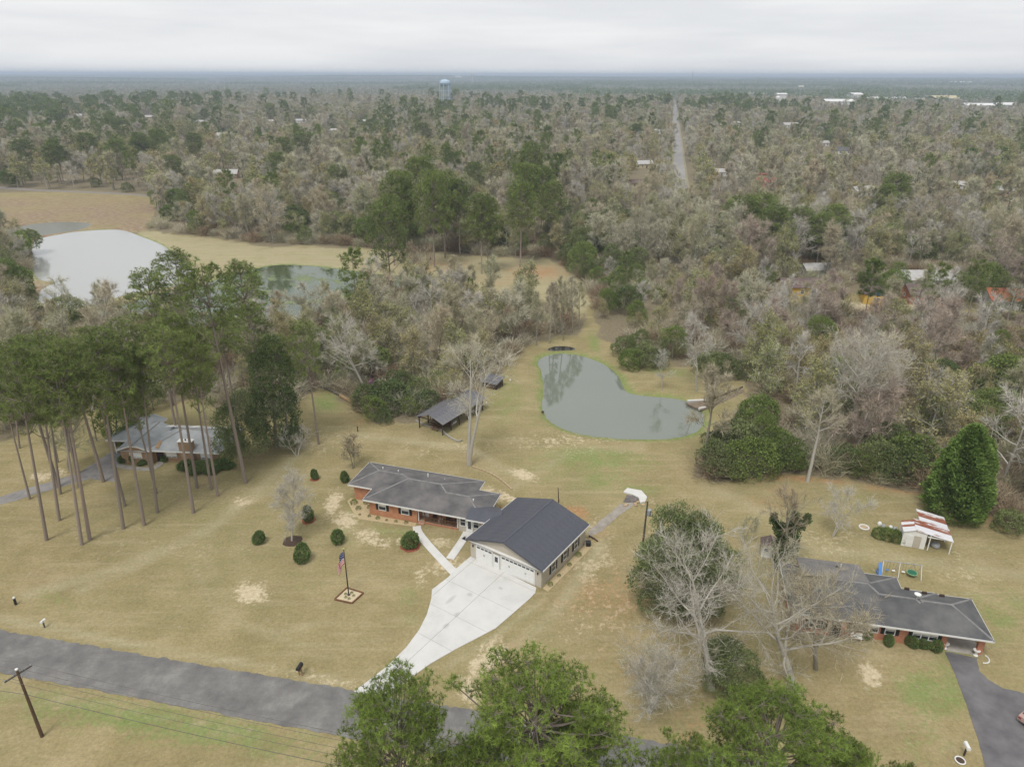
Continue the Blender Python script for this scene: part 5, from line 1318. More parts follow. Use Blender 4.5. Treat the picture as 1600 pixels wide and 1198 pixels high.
def pine_dome(seed, H, ch, R, nlobe, tufts, nb, bl, bw, lr=1.0, r0=.26):
    """full round-headed pine: limbs carrying rounded sprays of needle tufts"""
    rg = random.Random(seed); rs = np.random.RandomState(seed); tr, TP, lob = [], [], []
    z0 = H - ch
    pts = [(np.array([.15 * math.sin(t * 2.5 + seed), .15 * math.cos(t * 2.1), (H - .8) * t - .2]), r0 * (1 - .85 * t)) for t in [i / 12 for i in range(13)]]
    for a, b in zip(pts, pts[1:]): tr.append((a[0], b[0], a[1], b[1]))
    limb = []
    for i in range(nlobe):
        u = (i + .5) / nlobe; zf = u ** .75; az = i * 2.39996 + rg.uniform(-.3, .3)
        prof = math.sqrt(max(0, 1 - (max(0, zf - .38) / .66) ** 2)) * (1 if zf > .38 else .62 + zf)
        rr = R * prof * rg.uniform(.42, 1.0) * (1 + .13 * math.sin(az * 2 + seed)); c = np.array([math.cos(az) * rr, math.sin(az) * rr, z0 + .3 + (ch - lr * .8 - .3) * zf])
        k = max(1, min(11, int((c[2] - rr * .35) / (H - .8) * 12))); p0, r_ = pts[k]
        m_ = (p0 + c) / 2 + np.array([0, 0, -.25]); rb = .05 + .012 * rr
        limb += [(p0, m_, rb, rb * .7), (m_, c, rb * .7, rb * .3)]; s_ = lr * rg.uniform(.75, 1.25)
        q = rs.normal(size=(tufts, 3)); q /= np.linalg.norm(q, axis=1, keepdims=True); q *= rs.uniform(.25, 1, (tufts, 1)) ** .6 * [s_, s_, s_ * .62]
        TP.append(c + q); lob.append(np.full(tufts, rg.random()))
        for j in range(0, tufts, 4): limb.append((c, c + q[j], .02, .01))
    TP = np.concatenate(TP); lob = np.concatenate(lob); m = len(TP); tone = np.clip(.15 + .45 * lob + rs.normal(.1, .16, m), 0, 1)
    D = rs.normal(size=(m * nb, 3)); D[:, 2] += .45
    v, f, tn = blades(np.repeat(TP, nb, 0), D, bl * rs.uniform(.7, 1.2, m * nb), np.full(m * nb, bw), rs, np.repeat(tone, nb))
    A = [np.array([q[j] for q in tr]) for j in range(4)]; tv, tf = prisms(*A, 8); A = [np.array([q[j] for q in limb]) for j in range(4)]; lv_, lf = prisms(*A, 3)
    return [(tv, tf, np.full(len(tv), .5)), (lv_, lf, np.full(len(lv_), .4))], [(v, f, tn)]
def blob_parts(seed, lobes, n, ls, asp=.6, trunk=None, up=.25, inner=.82):
    """foliage over a set of ellipsoid lobes (cx,cy,cz,rx,ry,rz)"""
    rs = np.random.RandomState(seed); lob = np.array(lobes, float)
    wgt = (lob[:, 3] * lob[:, 4] + lob[:, 3] * lob[:, 5]); wgt /= wgt.sum()
    k = rs.choice(len(lob), n, p=wgt); d = unit(rs.normal(size=(n, 3))); d[:, 2] = np.where(d[:, 2] < -.7, -d[:, 2], d[:, 2])
    nz3 = .10 * np.sin(d[:, 0] * 9 + k) * np.sin(d[:, 1] * 8 + k * 2) + .06 * np.sin(d[:, 2] * 17 + k * 3) * np.sin(d[:, 0] * 15)
    rr = (rs.uniform(inner, 1.03, n) + nz3)[:, None]
    Pp = lob[k, :3] + d * lob[k, 3:] * rr
    # drop leaves buried deep inside other lobes
    keep = np.ones(n, bool)
    for j in range(len(lob)):
        q = np.linalg.norm((Pp - lob[j, :3]) / lob[j, 3:], axis=1); keep &= ~((q < .72) & (k != j))
    keep &= Pp[:, 2] > .03
    Pp, d, k = Pp[keep], d[keep], k[keep]; m = len(Pp)
    tl_ = rs.rand(len(lob)); cl = np.sin(Pp[:, 0] * 2.3 + seed) * np.sin(Pp[:, 1] * 2.1) * np.sin(Pp[:, 2] * 2.6)
    tone = np.clip(.45 + .25 * (tl_[k] - .5) + .18 * cl + rs.normal(0, .16, m), 0, 1)
    D = unit(d * .8 + rs.normal(size=(m, 3)) * .7 + [0, 0, up])
    return [leaves(Pp, D, ls * rs.uniform(.6, 1.4, m), ls * asp * rs.uniform(.6, 1.3, m), rs, tone)]
def lobes_for(seed, w_, h_, n, z0=.0, flat=.8):
    rg = random.Random(seed); o = [(0, 0, z0 + h_ * .5, w_ * .36, w_ * .36, h_ * .48)]
    for i in range(n):
        a = i * 2.4 + rg.uniform(-.4, .4); u = rg.uniform(.05, .95); r = w_ * .5 * math.sqrt(max(.05, 1 - (u - .35) ** 2 * 1.6)) * rg.uniform(.45, .72)
        s = w_ * rg.uniform(.15, .27); o.append((math.cos(a) * r, math.sin(a) * r, z0 + h_ * (.12 + .76 * u), s, s, s * flat * rg.uniform(.8, 1.2)))
    return o
def stem_parts(H, r0, seed, n=4, spread=1.2, z1=None):
    rg = random.Random(seed); s = []; z1 = z1 or H * .6
    s.append((np.array([0, 0, -.2]), np.array([rg.uniform(-.1, .1), rg.uniform(-.1, .1), z1]), r0, r0 * .6))
    for i in range(n):
        a = rg.uniform(0, 6.28); p = np.array([0, 0, z1 * rg.uniform(.4, .95)]); s.append((p, p + np.array([math.cos(a) * spread, math.sin(a) * spread, H * .3]), r0 * .45, r0 * .15))
    A = [np.array([q[j] for q in s]) for j in range(4)]; v, f = prisms(*A, 6)
    return [(v, f, np.full(len(v), .5))]

def mk(name, g_, mat): return (lambda c_: tri_mesh(name, c_[0], c_[1], mat, None, c_[2]))(cat_(g_))
PROTO = {}   # kind -> list of (height, [(partname, mesh)...])
def add(kind, H, parts): PROTO.setdefault(kind, []).append((H, parts))
B = M
bare_specs = [(14, 4.6, .30, 'vase'), (17, 5.2, .34, 'oval'), (12, 4.4, .22, 'wide'), (19, 4.6, .42, 'oval'), (15, 5.4, .25, 'wide'), (11, 3.6, .2, 'vase')]
for i, (H, sp, bs, sh) in enumerate(bare_specs):
    w_, t_, _ = bare_parts(20 + i, H, sp, bs, (12, 6, 5), 4200, .055, 1.25, sh, fork=.22 if i in (2, 5) else 0)
    add('bare', H, [('trunk', mk('trunk', w_, B['bark_grey'])), ('crown', mk('crown', t_, B['twig']))])
for i, (H, sp, bs, sh) in enumerate(bare_specs[:4]):
    w_, t_, _ = bare_parts(40 + i, H, sp, bs, (9, 5, 4), 1700, .06, 1.5, sh, thick=1.4)
    add('pale', H, [('trunk', mk('trunk', w_, B['bark_pale'])), ('crown', mk('crown', t_, B['twig_pale']))])
for i, (H, sp, bs, sh) in enumerate([(12, 4.2, .25, 'vase'), (15, 4.6, .28, 'oval'), (10, 4, .2, 'wide')]):
    w_, t_, b_ = bare_parts(60 + i, H, sp, bs, (10, 5, 4), 1800, .045, 1.2, sh, buds=2300, budsize=.30)
    add('bud', H, [('trunk', mk('trunk', w_, B['bark_grey'])), ('crown', join_mesh('crown', [t_, [b_]], [B['twig'], B['bud']]))])
for i, (H, cr_, r_) in enumerate([(26, .48, 4.6), (28, .40, 4.3), (24, .55, 4.8), (22, .45, 3.8)]):
    w_, n_ = pine_parts(80 + i, H, cr_, r_, 38, 24, 11, .50, .09)
    add('pine', H, [('trunk', mk('trunk', w_, B['bark_pine'])), ('crown', mk('crown', n_, B['needle']))])
for i, (H, ch_, r_, nl_) in enumerate([(28, 11, 3.9, 40), (28, 8.5, 3.3, 30), (26, 12.5, 3.8, 42)]):
    w_, n_ = pine_dome(90 + i, H, ch_, r_, nl_, 25, 11, .46, .065, 1.15, .26)
    add('lawnpine', H, [('trunk', mk('trunk', w_, B['bark_pine'])), ('crown', mk('crown', n_, B['needle']))])
for i, (H, W2) in enumerate([(11, 9), (14, 10), (8, 7.5)]):
    lb_ = lobes_for(100 + i, W2, H * .95, 16, H * .03); add('evergreen', H, [('trunk', mk('trunk', stem_parts(H, .22, i, spread=2), B['bark_grey'])), ('crown', mk('crown', blob_parts(100 + i, lb_, 14000, .29, .6), B['leaf']))])
for i, (H, W2) in enumerate([(3.2, 4.2), (4.2, 4.6), (2.4, 3.4)]):
    lb_ = lobes_for(120 + i, W2, H, 11, .0); add('bush', H, [('stem', mk('stem', stem_parts(H, .06, i, spread=.8), B['bark_grey'])), ('crown', mk('crown', blob_parts(120 + i, lb_, 7500, .165, .6), B['leaf']))])
for H, prs_ in PROTO['bare']:      # the same shapes with russet twigs
    c2_ = prs_[1][1].copy(); c2_.materials[0] = B['twig_russet']
    add('russet', H, [prs_[0], ('crown', c2_)])
# far and undergrowth shapes (one mesh each)
FAR = {}
def addf(kind, me): me.name = kind; FAR.setdefault(kind, []).append(me)
for i in range(4):
    H, sp, bs, sh = bare_specs[i]; w_, t_, _ = bare_parts(140 + i, H, sp, bs, (9, 5, 2), 1500, .125, 1.7, sh, sides=(5, 3, 3, 3), thick=2.2)
    addf('bare', join_mesh('m', [w_, t_], [B['bark_grey'], B['twig']]))
for i in range(2):
    H, sp, bs, sh = bare_specs[i]; w_, t_, _ = bare_parts(150 + i, H, sp, bs, (9, 4, 2), 1100, .125, 1.8, sh, sides=(5, 3, 3, 3), thick=2.6)
    addf('pale', join_mesh('m', [w_, t_], [B['bark_pale'], B['twig_pale']]))
for i in range(3):
    w_, t_, b_ = bare_parts(160 + i, 13, 4.4, .25, (7, 3, 2), 420, .09, 1.8, 'oval', buds=650, budsize=.62, sides=(5, 3, 3, 3), thick=2)
    addf('bud', join_mesh('m', [w_, t_, [b_]], [B['bark_grey'], B['twig'], B['bud']]))
for i, (H, cr_, r_) in enumerate([(26, .52, 4.8), (24, .48, 4.4), (22, .6, 4.6)]):
    w_, n_ = pine_parts(170 + i, H, cr_, r_ * 1.15, 30, 13, 7, .95, .26, dead=2)
    addf('pine', join_mesh('m', [w_, n_], [B['bark_pine'], B['needle']]))
for i, (H, W2) in enumerate([(11, 9), (13, 10)]):
    addf('evergreen', join_mesh('m', [blob_parts(180 + i, lobes_for(180 + i, W2, H * .95, 11, H * .05), 1500, .95, .6)], [B['leaf']]))
for i in range(3):   # thicket of bare shrubs
    rs = np.random.RandomState(190 + i); n = 620
    bse = rs.normal(size=(n, 3)) * [.9, .9, 0]; bse[:, 2] = rs.rand(n) ** 1.2 * 2.2; d = unit(np.stack([bse[:, 0] * .5 + rs.normal(0, .55, n), bse[:, 1] * .5 + rs.normal(0, .55, n), rs.uniform(.3, 1.2, n)], 1))
    addf('thicket', join_mesh('m', [[blades(bse, d, rs.uniform(.8, 1.9, n), np.full(n, .055), rs)]], [B['twig_red'] if i == 1 else B['twig']]))

# ---------------------------------------------------------------- labels
LM = [(735, 600, 'the tallest lone bare tree'), (700, 640, 'the long open barn'), (620, 625, 'the bushes left of the barn'), (870, 600, 'the heart shaped pond'), (1050, 590, 'the right lobe of the heart shaped pond'),
      (1080, 640, 'the pond spillway'), (905, 480, 'the grassy track into the field'), (540, 430, 'the green pond'), (150, 400, 'the upper lake'), (300, 480, 'the lower lake'), (60, 440, 'the brown spit in the lake'),
      (430, 380, 'the long mown field'), (680, 410, 'the pines in the mown field'), (840, 420, 'the orange bare field'), (120, 320, 'the brown marsh'), (30, 300, 'the lane at the marsh'), (250, 320, 'the right end of the marsh'),
      (350, 216, 'the bright white roofed house'), (295, 222, 'the two part white house'), (1066, 310, 'the near end of the straight street'), (1062, 230, 'the straight street'), (1195, 285, 'the red roofed building'),
      (1234, 197, 'the white hip roofed house'), (1367, 458, 'the yellow house with the blue gable'), (1262, 448, 'the long yellow house'), (1452, 462, 'the dark brown roofed house'), (1575, 462, 'the orange roofed house'),
      (1155, 450, 'the dark brick house with white door'), (1490, 740, 'the tall dense cedar'), (1170, 705, 'the evergreen thicket below the pond'), (1380, 720, 'the evergreen bushes left of the cedar'), (1450, 830, 'the rusty roofed shed'),
      (1230, 860, 'the ivy covered tree'), (1170, 330, 'the round topped pines'), (1408, 280, 'the lone round pine on the right'), (640, 300, 'the big green pines in the centre'), (845, 270, 'the tall pines right of centre'),
      (470, 215, 'the dark pines left of centre'), (250, 680, 'the blue grey roofed house'), (560, 560, 'the leaning pale tree'), (1320, 580, 'the twin trunked pale trees'), (940, 390, 'the evergreen bushes at the field corner'),
      (1520, 620, 'the thicket behind the cedar'), (1000, 470, 'the thicket right of the grassy track'), (840, 500, 'the saplings left of the grassy track'), (720, 520, 'the bare wood above the barn')]
KW = {'bare': ['vase shaped bare tree', 'tall oval bare tree', 'wide forked bare tree', 'high crowned slender bare tree', 'broad spreading bare tree', 'small forked bare tree'],
      'pale': ['pale barked bare tree', 'tall whitish bare tree', 'wide whitish bare tree', 'slender white barked tree'], 'bud': ['yellow green budding tree', 'tall olive budding tree', 'low wide budding tree'],
      'pine': ['tall green pine', 'very tall pine with high crown', 'full crowned green pine', 'smaller slim pine'], 'evergreen': ['dark broadleaf evergreen tree', 'tall dark evergreen tree', 'low rounded evergreen tree'],
      'bush': ['green evergreen bush', 'tall evergreen bush', 'low green bush']}
NM = {'bare': 'bare_tree', 'pale': 'pale_bare_tree', 'bud': 'budding_tree', 'pine': 'pine_tree', 'evergreen': 'evergreen_tree', 'bush': 'evergreen_bush'}
for i in range(2):
    H, W2 = 10, 8.5; lb_ = lobes_for(700 + i, W2, H * .9, 16, H * .08)
    w_, t_, _ = bare_parts(710 + i, H * .95, 4.2, .15, (10, 6, 5), 2600, .035, 1.0, 'wide', fork=.25); t_ = [(q[0][:900], q[1][:300], q[2][:900]) for q in t_]
    PROTO.setdefault('olive', []).append((H, [('trunk', mk('trunk', w_, B['bark_grey'])), ('crown', join_mesh('crown', [blob_parts(700 + i, lb_, 19000, .27, .55, inner=.6), t_], [B['olive'], B['twig']]))]))
NM['olive'] = 'evergreen_tree'
KW['olive'] = KW['evergreen']
used = {}
NM['russet'] = 'bare_tree'; KW['russet'] = ['russet ' + q for q in KW['bare']]
NM['lawnpine'] = 'pine_tree'; KW['lawnpine'] = KW['pine']
def auto_label(kind, vi, x, y, H):
    px, py = proj(x, y, H * .5); px, py = float(px), float(py)
    best = sorted(LM, key=lambda l_: (l_[0] - px) ** 2 + ((l_[1] - py) * 1.6) ** 2)
    kw = KW[kind][vi % len(KW[kind])]
    for lx, ly, nm_ in best[:4]:
        dx_, dy_ = px - lx, py - ly
        if abs(dx_) < 14 and abs(dy_) < 14: rel = 'right at'
        elif abs(dx_) > 1.2 * abs(dy_): rel = ('just ' if abs(dx_) < 45 else 'well ' if abs(dx_) > 110 else '') + ('left of' if dx_ < 0 else 'right of')
        else: rel = ('just ' if abs(dy_) < 35 else 'well ' if abs(dy_) > 90 else '') + ('beyond' if dy_ < 0 else 'in front of')
        lab = f'{kw} {rel} {nm_}'
        if len(lab.split()) > 15: lab = lab.replace(' with high crown', '').replace('just ', '').replace('well ', '').replace('the ', '')
        if lab not in used: break
    else: lab = used_first(kw, best, px, py)
    while len(lab.split()) > 16: lab = lab.replace('the ', '', 1) if 'the ' in lab else ' '.join(lab.split()[:16])
    used.setdefault(lab, 0); used[lab] += 1
    return lab
def used_first(kw, best, px, py):
    lx, ly, nm_ = best[0]; dx_, dy_ = px - lx, py - ly
    side = ('left of' if dx_ < 0 else 'right of') if abs(dx_) > 1.2 * abs(dy_) else ('beyond' if dy_ < 0 else 'in front of')
    kw = kw.replace(' with high crown', '')
    return f'{kw} among its like {side} {nm_}'
def put(kind, x, y, H=None, vi=None, label=None, rz=None, tilt=(0, 0), name=None, parts=None, group=None, sxy=None, z=None):
    lst = PROTO[kind]; vi = rng.randrange(len(lst)) if vi is None else vi % len(lst)
    h0, pr_ = lst[vi]; s = (H or h0 * rng.uniform(.85, 1.15)) / h0
    t = thing(name or NM[kind], x, y, Z(x, y) if z is None else z, 0, None, 'bush' if kind == 'bush' else 'tree')
    sx = s if sxy is None else sxy
    t.rotation_mode = 'ZYX'   # spin first, then lean
    t.rotation_euler = Euler((-tilt[1], tilt[0], rng.uniform(0, 6.28) if rz is None else rz), 'ZYX')
    t.scale = (sx, sx, s)
    for n_, me_ in pr_: part(n_, me_, t)
    lab = label or auto_label(kind, vi, x, y, h0 * s)
    t['label'] = lab
    t['group'] = group or GRP[kind]
    return t
GRP = {'bare': 'bare grey trees of the woods', 'pale': 'pale barked bare trees of the woods', 'bud': 'budding trees of the woods', 'pine': 'pines of the woods and lawns', 'evergreen': 'dark evergreen trees of the woods', 'bush': 'evergreen bushes at the wood edges'}
GRP['olive'] = 'olive green trees beside the transformer pole'
GRP['lawnpine'] = GRP['pine']; GRP['russet'] = 'russet twigged bare trees of the right wood'
HAND = []    # (x, y, r) of hand placed trees
def hp(kind, bx, by, tx=None, ty=None, **k):
    """by base pixel and top pixel"""
    if tx is None: x, y = P(bx, by); t = put(kind, x, y, **k)
    else:
        x, y, h, lean = top_of(bx, by, tx, ty); t = put(kind, x, y, H=h, rz=k.pop('rz', 0.0 if abs(lean) > .5 else None), tilt=(math.atan2(lean, h), 0), **k)
    HAND.append((x, y, 2.5)); return t

# ---- the big pines on the left lawn: base pixel, crown top pixel
LP = [(46, 780, 0, 590, 'thick pine trunk leftmost on the lawn beside the drive', .9), (72, 845, 22, 530, 'slim pine nearest the lower left, crown at the left edge', .75), (95, 812, 52, 525, 'pine on the lawn between the leftmost thick pine and the slim one', .8),
      (96, 771, 60, 540, 'pine rising at the bend of the grey drive', .75), (128, 850, 78, 545, 'pine whose foot stands lowest of the left group', .75), (140, 842, 85, 530, 'thickest trunked pine of the lower left pair', 1.1), (122, 762, 85, 560, 'straight pine just beyond the bend of the drive', .8),
      (192, 827, 150, 510, 'slim pine before the drive, left of the front wing', .7), (196, 791, 138, 545, 'leaning pine crossing the carport of the left house', .75), (227, 821, 172, 515, 'pine crossing the left gable of the tan house', .8),
      (245, 770, 190, 560, 'pine in front of the tan house beside the dark door', .8), (246, 800, 212, 535, 'pine before the dark front door, second row', .85), (301, 801, 252, 505, 'pine crossing the chimney of the tan house', .85),
      (306, 762, 262, 480, 'pine beside the chimney of the tan house', .85), (331, 765, 290, 500, 'left of the two pines before the right wing of the tan house', .7), (341, 775, 302, 530, 'right of the two pines before the right wing of the tan house', .65),
      (386, 754, 310, 402, 'tallest pine, standing alone right of the tan house', .95), (92, 722, 60, 560, 'dark trunk pine beyond the drive', 1.0), (497, 694, 470, 495, 'lone pine with small crown right of the dark bushy tree', .6),
      (30, 700, 8, 540, 'pine at the left edge beyond the drive', .9), (150, 690, 120, 540, 'pine beyond the drive left of the carport', .8)]
for i, (bx, by, tx, ty, lb, sc) in enumerate(LP):
    x, y, h, lean = top_of(bx, by, tx, ty)
    t = put('lawnpine', x, y, H=h, vi=[1, 0, 2, 1][i % 4], label=lb, rz=i * .9, tilt=(math.atan2(lean, h), 0), group='pines on the lawn of the tan brick house', sxy=h / 27 * (.8 + sc * .15)); HAND.append((x, y, 2))
# pines behind the left house, crown top pixel and height
for (tx, ty, h, lb) in [(268, 385, 29, 'tall pine with rounded crown before the lower lake, left of three'), (225, 415, 27, 'pine with open crown against the lake, above the tan house'), (372, 402, 28, 'pine with open crown at the right of the lake pines'), (385, 470, 25, 'dense pine between the lake pines and the bare wood'),
                        (340, 490, 22, 'full pine in front of the tallest lake pine'), (130, 505, 22, 'pine behind the drive below the lake'), (180, 495, 23, 'pine below the lower lake, left of the open crowned one'), (430, 520, 20, 'pine left of the leaning pale tree'), (20, 520, 25, 'pine with dark crown at the left edge'),
                        (100, 525, 24, 'pine in the row at the left, third crown from the edge'), (60, 515, 24, 'pine in the row at the left, second crown from the edge'), (240, 500, 22, 'pine standing behind the tan house carport')]:
    x, y = P(tx, ty, h); put('lawnpine', x, y, H=h, label=lb, group='pines before the lower lake', sxy=h / 28 * 1.25); HAND.append((x, y, 2.5))
# large dark tree right of the tan house, evergreen trees there
lb_ = [(0, 0, 5.5, 4.2, 4.2, 5.6), (0, 0, 11, 3.5, 3.5, 4.5), (.2, 0, 15.2, 2.2, 2.2, 2.9)]
_r = random.Random(4)
for i in range(26):
    a = i * 2.4; zz = _r.uniform(1.2, 15); rr = (4.6 - zz * .19) * _r.uniform(.6, .95); lb_.append((math.cos(a) * rr, math.sin(a) * rr, zz, _r.uniform(1.1, 1.8), _r.uniform(1.1, 1.8), _r.uniform(1.0, 1.9)))
PROTO['bushy'] = [(18, [('trunk', mk('trunk', stem_parts(16, .3, 2, spread=1.5), B['bark_grey'])), ('crown', mk('crown', blob_parts(777, lb_, 26000, .34, .5, inner=.8), B['leaf_dark']))])]
NM['bushy'] = 'evergreen_tree'; GRP['bushy'] = GRP['evergreen']; KW['bushy'] = KW['evergreen']
hp('bushy', 432, 700, 418, 525, label='large dense dark green tree right of the tan house', sxy=1.0)
hp('olive', 378, 722, 372, 606, vi=0, label='rounded green tree touching the right end of the tan house', sxy=1.0, group='evergreens right of the tan house')
hp('evergreen', 182, 690, 180, 625, vi=2, label='low evergreen behind the carport of the tan house', sxy=.9)
hp('bare', 108, 735, 95, 640, vi=4, label='bare tree overhanging the drive of the tan house')
# ---- heroes
def hero(name, bx, by, tx, ty, label, args, mats, cat='tree', **kk):
    x, y, h, lean = top_of(bx, by, tx, ty)
    t = thing(name, x, y, 0, 0, label, cat); kw_ = dict(args); tl_ = kw_.pop('tl'); tw_ = kw_.pop('tw'); tn = kw_.pop('twigs'); sd_ = kw_.pop('seed'); cs = kw_.pop('counts'); sp = kw_.pop('spread') ; bs = kw_.pop('base')
    if kw_.get('shape') in ('wide', 'vase') and h > 8: h *= .86
    w_, g_, b_ = bare_parts(sd_, h, sp, bs, cs, tn, tw_, tl_, lean=(lean / h, 0), **kw_)
    part('trunk', mk('trunk', w_, mats[0]), t)
    part('crown', mk('crown', g_, mats[1]) if b_ is None else join_mesh('crown', [g_, [b_]], [mats[1], mats[2]]), t)
    HAND.append((x, y, 3)); return t
GB, PB, TW, TPL = B['bark_grey'], B['bark_pale'], B['twig'], B['twig_pale']
hero('bare_tree', 733, 727, 738, 515, 'tall double trunked bare tree beside the ranch house, against the barn', dict(seed=7, spread=7.2, base=.38, counts=(14, 6, 5), twigs=3800, tw=.024, tl=1.3, shape='vase', fork=.035, r0=.42), (PB, TW))
hero('bare_tree', 456, 845, 446, 748, 'small pale bare tree in a round dark mulch bed on the front lawn', dict(seed=8, spread=3.9, base=.2, counts=(18, 7, 6), twigs=6500, tw=.017, tl=.8, shape='vase', r0=.14), (PB, TPL))
hero('bare_tree', 1112, 1075, 1105, 850, 'big pale bare tree with crooked limbs before the olive green trees', dict(seed=11, spread=7.4, base=.38, counts=(12, 7, 6), twigs=6000, tw=.028, tl=1.0, shape='wide', r0=.42, up=.1), (PB, TPL))
hero('bare_tree', 1240, 1072, 1225, 885, 'big spreading bare tree at the left end of the right brick house', dict(seed=12, spread=7.8, base=.28, counts=(14, 7, 6), twigs=7500, tw=.028, tl=1.0, shape='wide', r0=.4, up=.1), (PB, TW))
hero('bare_tree', 1275, 1045, 1290, 905, 'bare tree whose crown hangs over the roof of the right brick house', dict(seed=17, spread=5.8, base=.2, counts=(12, 7, 6), twigs=6000, tw=.026, tl=1.0, shape='wide', r0=.25), (GB, TW))
hero('bare_tree', 1015, 1110, 1015, 1012, 'low fan shaped bare tree on the lawn between the foreground pines', dict(seed=13, spread=5.2, base=.1, counts=(18, 8, 6), twigs=7000, tw=.017, tl=.95, shape='vase', r0=.24, fork=.35), (GB, TPL))
hero('bare_tree', 582, 628, 520, 490, 'leaning pale bare tree with arching trunk left of the barn', dict(seed=14, spread=6.5, base=.42, counts=(11, 6, 5), twigs=3600, tw=.035, tl=1.1, shape='wide', r0=.3), (PB, TPL))
hero('bare_tree', 1088, 612, 1092, 490, 'slim pale bare tree on the grass right of the pond', dict(seed=15, spread=4.2, base=.40, counts=(12, 6, 5), twigs=2600, tw=.03, tl=1.0, shape='oval', r0=.18), (PB, TPL))
hero('bare_tree', 1035, 610, 1036, 545, 'small faint bare sapling on the grass beyond the right lobe of the pond', dict(seed=16, spread=2.8, base=.25, counts=(9, 5, 4), twigs=1200, tw=.025, tl=.9, shape='vase', r0=.09), (PB, TPL))
hero('bare_tree', 1262, 752, 1290, 610, 'pale bare tree with straight trunk at the wood edge below the pond', dict(seed=18, spread=4.5, base=.5, counts=(11, 6, 5), twigs=2600, tw=.035, tl=1.1, shape='oval', r0=.3), (PB, TW))
hero('bare_tree', 1335, 700, 1340, 510, 'left twin of the two thick pale trunks in the right wood', dict(seed=19, spread=8, base=.5, counts=(14, 7, 6), twigs=5200, tw=.035, tl=1.3, shape='wide', r0=.5), (PB, TPL))
hero('bare_tree', 1346, 690, 1375, 520, 'right twin of the two thick pale trunks in the right wood', dict(seed=22, spread=7, base=.48, counts=(13, 7, 6), twigs=4600, tw=.035, tl=1.3, shape='wide', r0=.4), (PB, TW))
hero('bare_tree', 1300, 838, 1320, 765, 'small hazy pale bare tree on the lawn left of the rusty shed', dict(seed=23, spread=3.4, base=.12, counts=(11, 6, 5), twigs=3000, tw=.018, tl=.9, shape='wide', r0=.12, fork=.3), (PB, TPL))
hero('bare_tree', 1163, 848, 1168, 808, 'very small bare tree on the lawn left of the playhouse', dict(seed=24, spread=2.0, base=.15, counts=(10, 5, 5), twigs=1500, tw=.016, tl=.6, shape='vase', r0=.07), (GB, TW))
hero('bare_tree', 480, 610, 478, 500, 'grey bare tree beside the lone small crowned pine', dict(seed=25, spread=3.6, base=.4, counts=(9, 5, 5), twigs=1500, tw=.03, tl=1.0, shape='oval', r0=.16), (GB, TW))
hero('bare_tree', 465, 712, 440, 668, 'low bare shrub tree with whitish arching limbs by the dark green tree', dict(seed=26, spread=2.8, base=.1, counts=(9, 5, 5), twigs=1300, tw=.02, tl=.8, shape='wide', r0=.12, fork=.5), (PB, TPL))
hero('crepe_myrtle', 553, 731, 548, 684, 'crepe myrtle with brown seed heads behind the ranch house corner', dict(seed=27, spread=2.4, base=.15, counts=(12, 6, 5), twigs=1800, tw=.02, tl=.6, shape='vase', r0=.1, fork=.3, buds=1500, budsize=.16), (GB, TW, B['myrtle']))
hero('bare_tree', 145, 640, 148, 428, 'bare tree with fine crown against the upper lake', dict(seed=28, spread=5.5, base=.45, counts=(12, 6, 5), twigs=2600, tw=.04, tl=1.3, shape='oval', r0=.25), (GB, TW))
hero('bare_tree', 108, 600, 105, 415, 'bare tree left of the fine crowned one, against the lake', dict(seed=29, spread=4.8, base=.5, counts=(12, 6, 5), twigs=2200, tw=.04, tl=1.3, shape='vase', r0=.22), (GB, TW))
hero('bare_tree', 655, 440, 657, 386, 'orange tinted bare tree between the pines in the mown field', dict(seed=30, spread=6, base=.2, counts=(12, 6, 5), twigs=2400, tw=.06, tl=1.4, shape='wide', r0=.3), (PB, B['twig_red']))
# ivy tree
x, y, h, lean = top_of(1222, 886, 1228, 762)
t = thing('ivy_tree', x, y, 0, 0, 'bare crowned tree with ivy wrapped trunk and limbs beside the playhouse', 'tree')
w_, g_, _ = bare_parts(33, h, 4.6, .35, (12, 6, 5), 3000, .022, .9, 'vase', r0=.28)
part('trunk', mk('trunk', w_, GB), t); part('crown', mk('crown', g_, B['twig_red']), t)
iv = [(0, 0, 1.2, 1.2, 1.2, 1.6), (.1, 0, 3.2, 1.5, 1.4, 1.7), (0, .1, 5.0, 1.5, 1.4, 1.3), (-1.3, 0, 6.0, .7, .7, .9), (-2.1, .1, 7.2, .5, .5, .9), (.4, 0, 7, .6, .6, 1.4), (1.4, .2, 6.2, .7, .6, .9), (2.1, .2, 7.2, .45, .45, .8)]
part('ivy', mk('ivy', blob_parts(34, iv, 13000, .24, .8, inner=.15), B['ivy']), t); HAND.append((x, y, 3))
# cedar
x, y = P(1486, 806)
rs = np.random.RandomState(5); n = 22000; u = rs.rand(n) ** .8; a = rs.rand(n) * 6.283
_, _, h, _ = top_of(1488, 806, 1496, 664)
prof = 3.9 * (1 - u) ** .5 * (.80 + .35 * np.minimum(u * 5, 1)) * (1 + .10 * np.sin(a * 5 + u * 14) + .08 * np.sin(a * 9 - u * 31)) * rs.uniform(.78, 1.03, n)
Pc = np.stack([np.cos(a) * prof, np.sin(a) * prof, .2 + u * (h - .4)], 1); Dc = unit(np.stack([np.cos(a), np.sin(a), np.full(n, .9)], 1) + rs.normal(size=(n, 3)) * .45)
t = thing('cedar_tree', x, y, 0, 0, 'tall dense bright green conical cedar behind the rusty roofed shed', 'tree')
part('crown', mk('crown', [leaves(Pc, Dc, rs.uniform(.25, .6, n), rs.uniform(.14, .3, n), rs, np.clip(.5 + .25 * np.sin(a * 5 + u * 14) + rs.normal(0, .18, n), 0, 1))], B['cedar']), t)
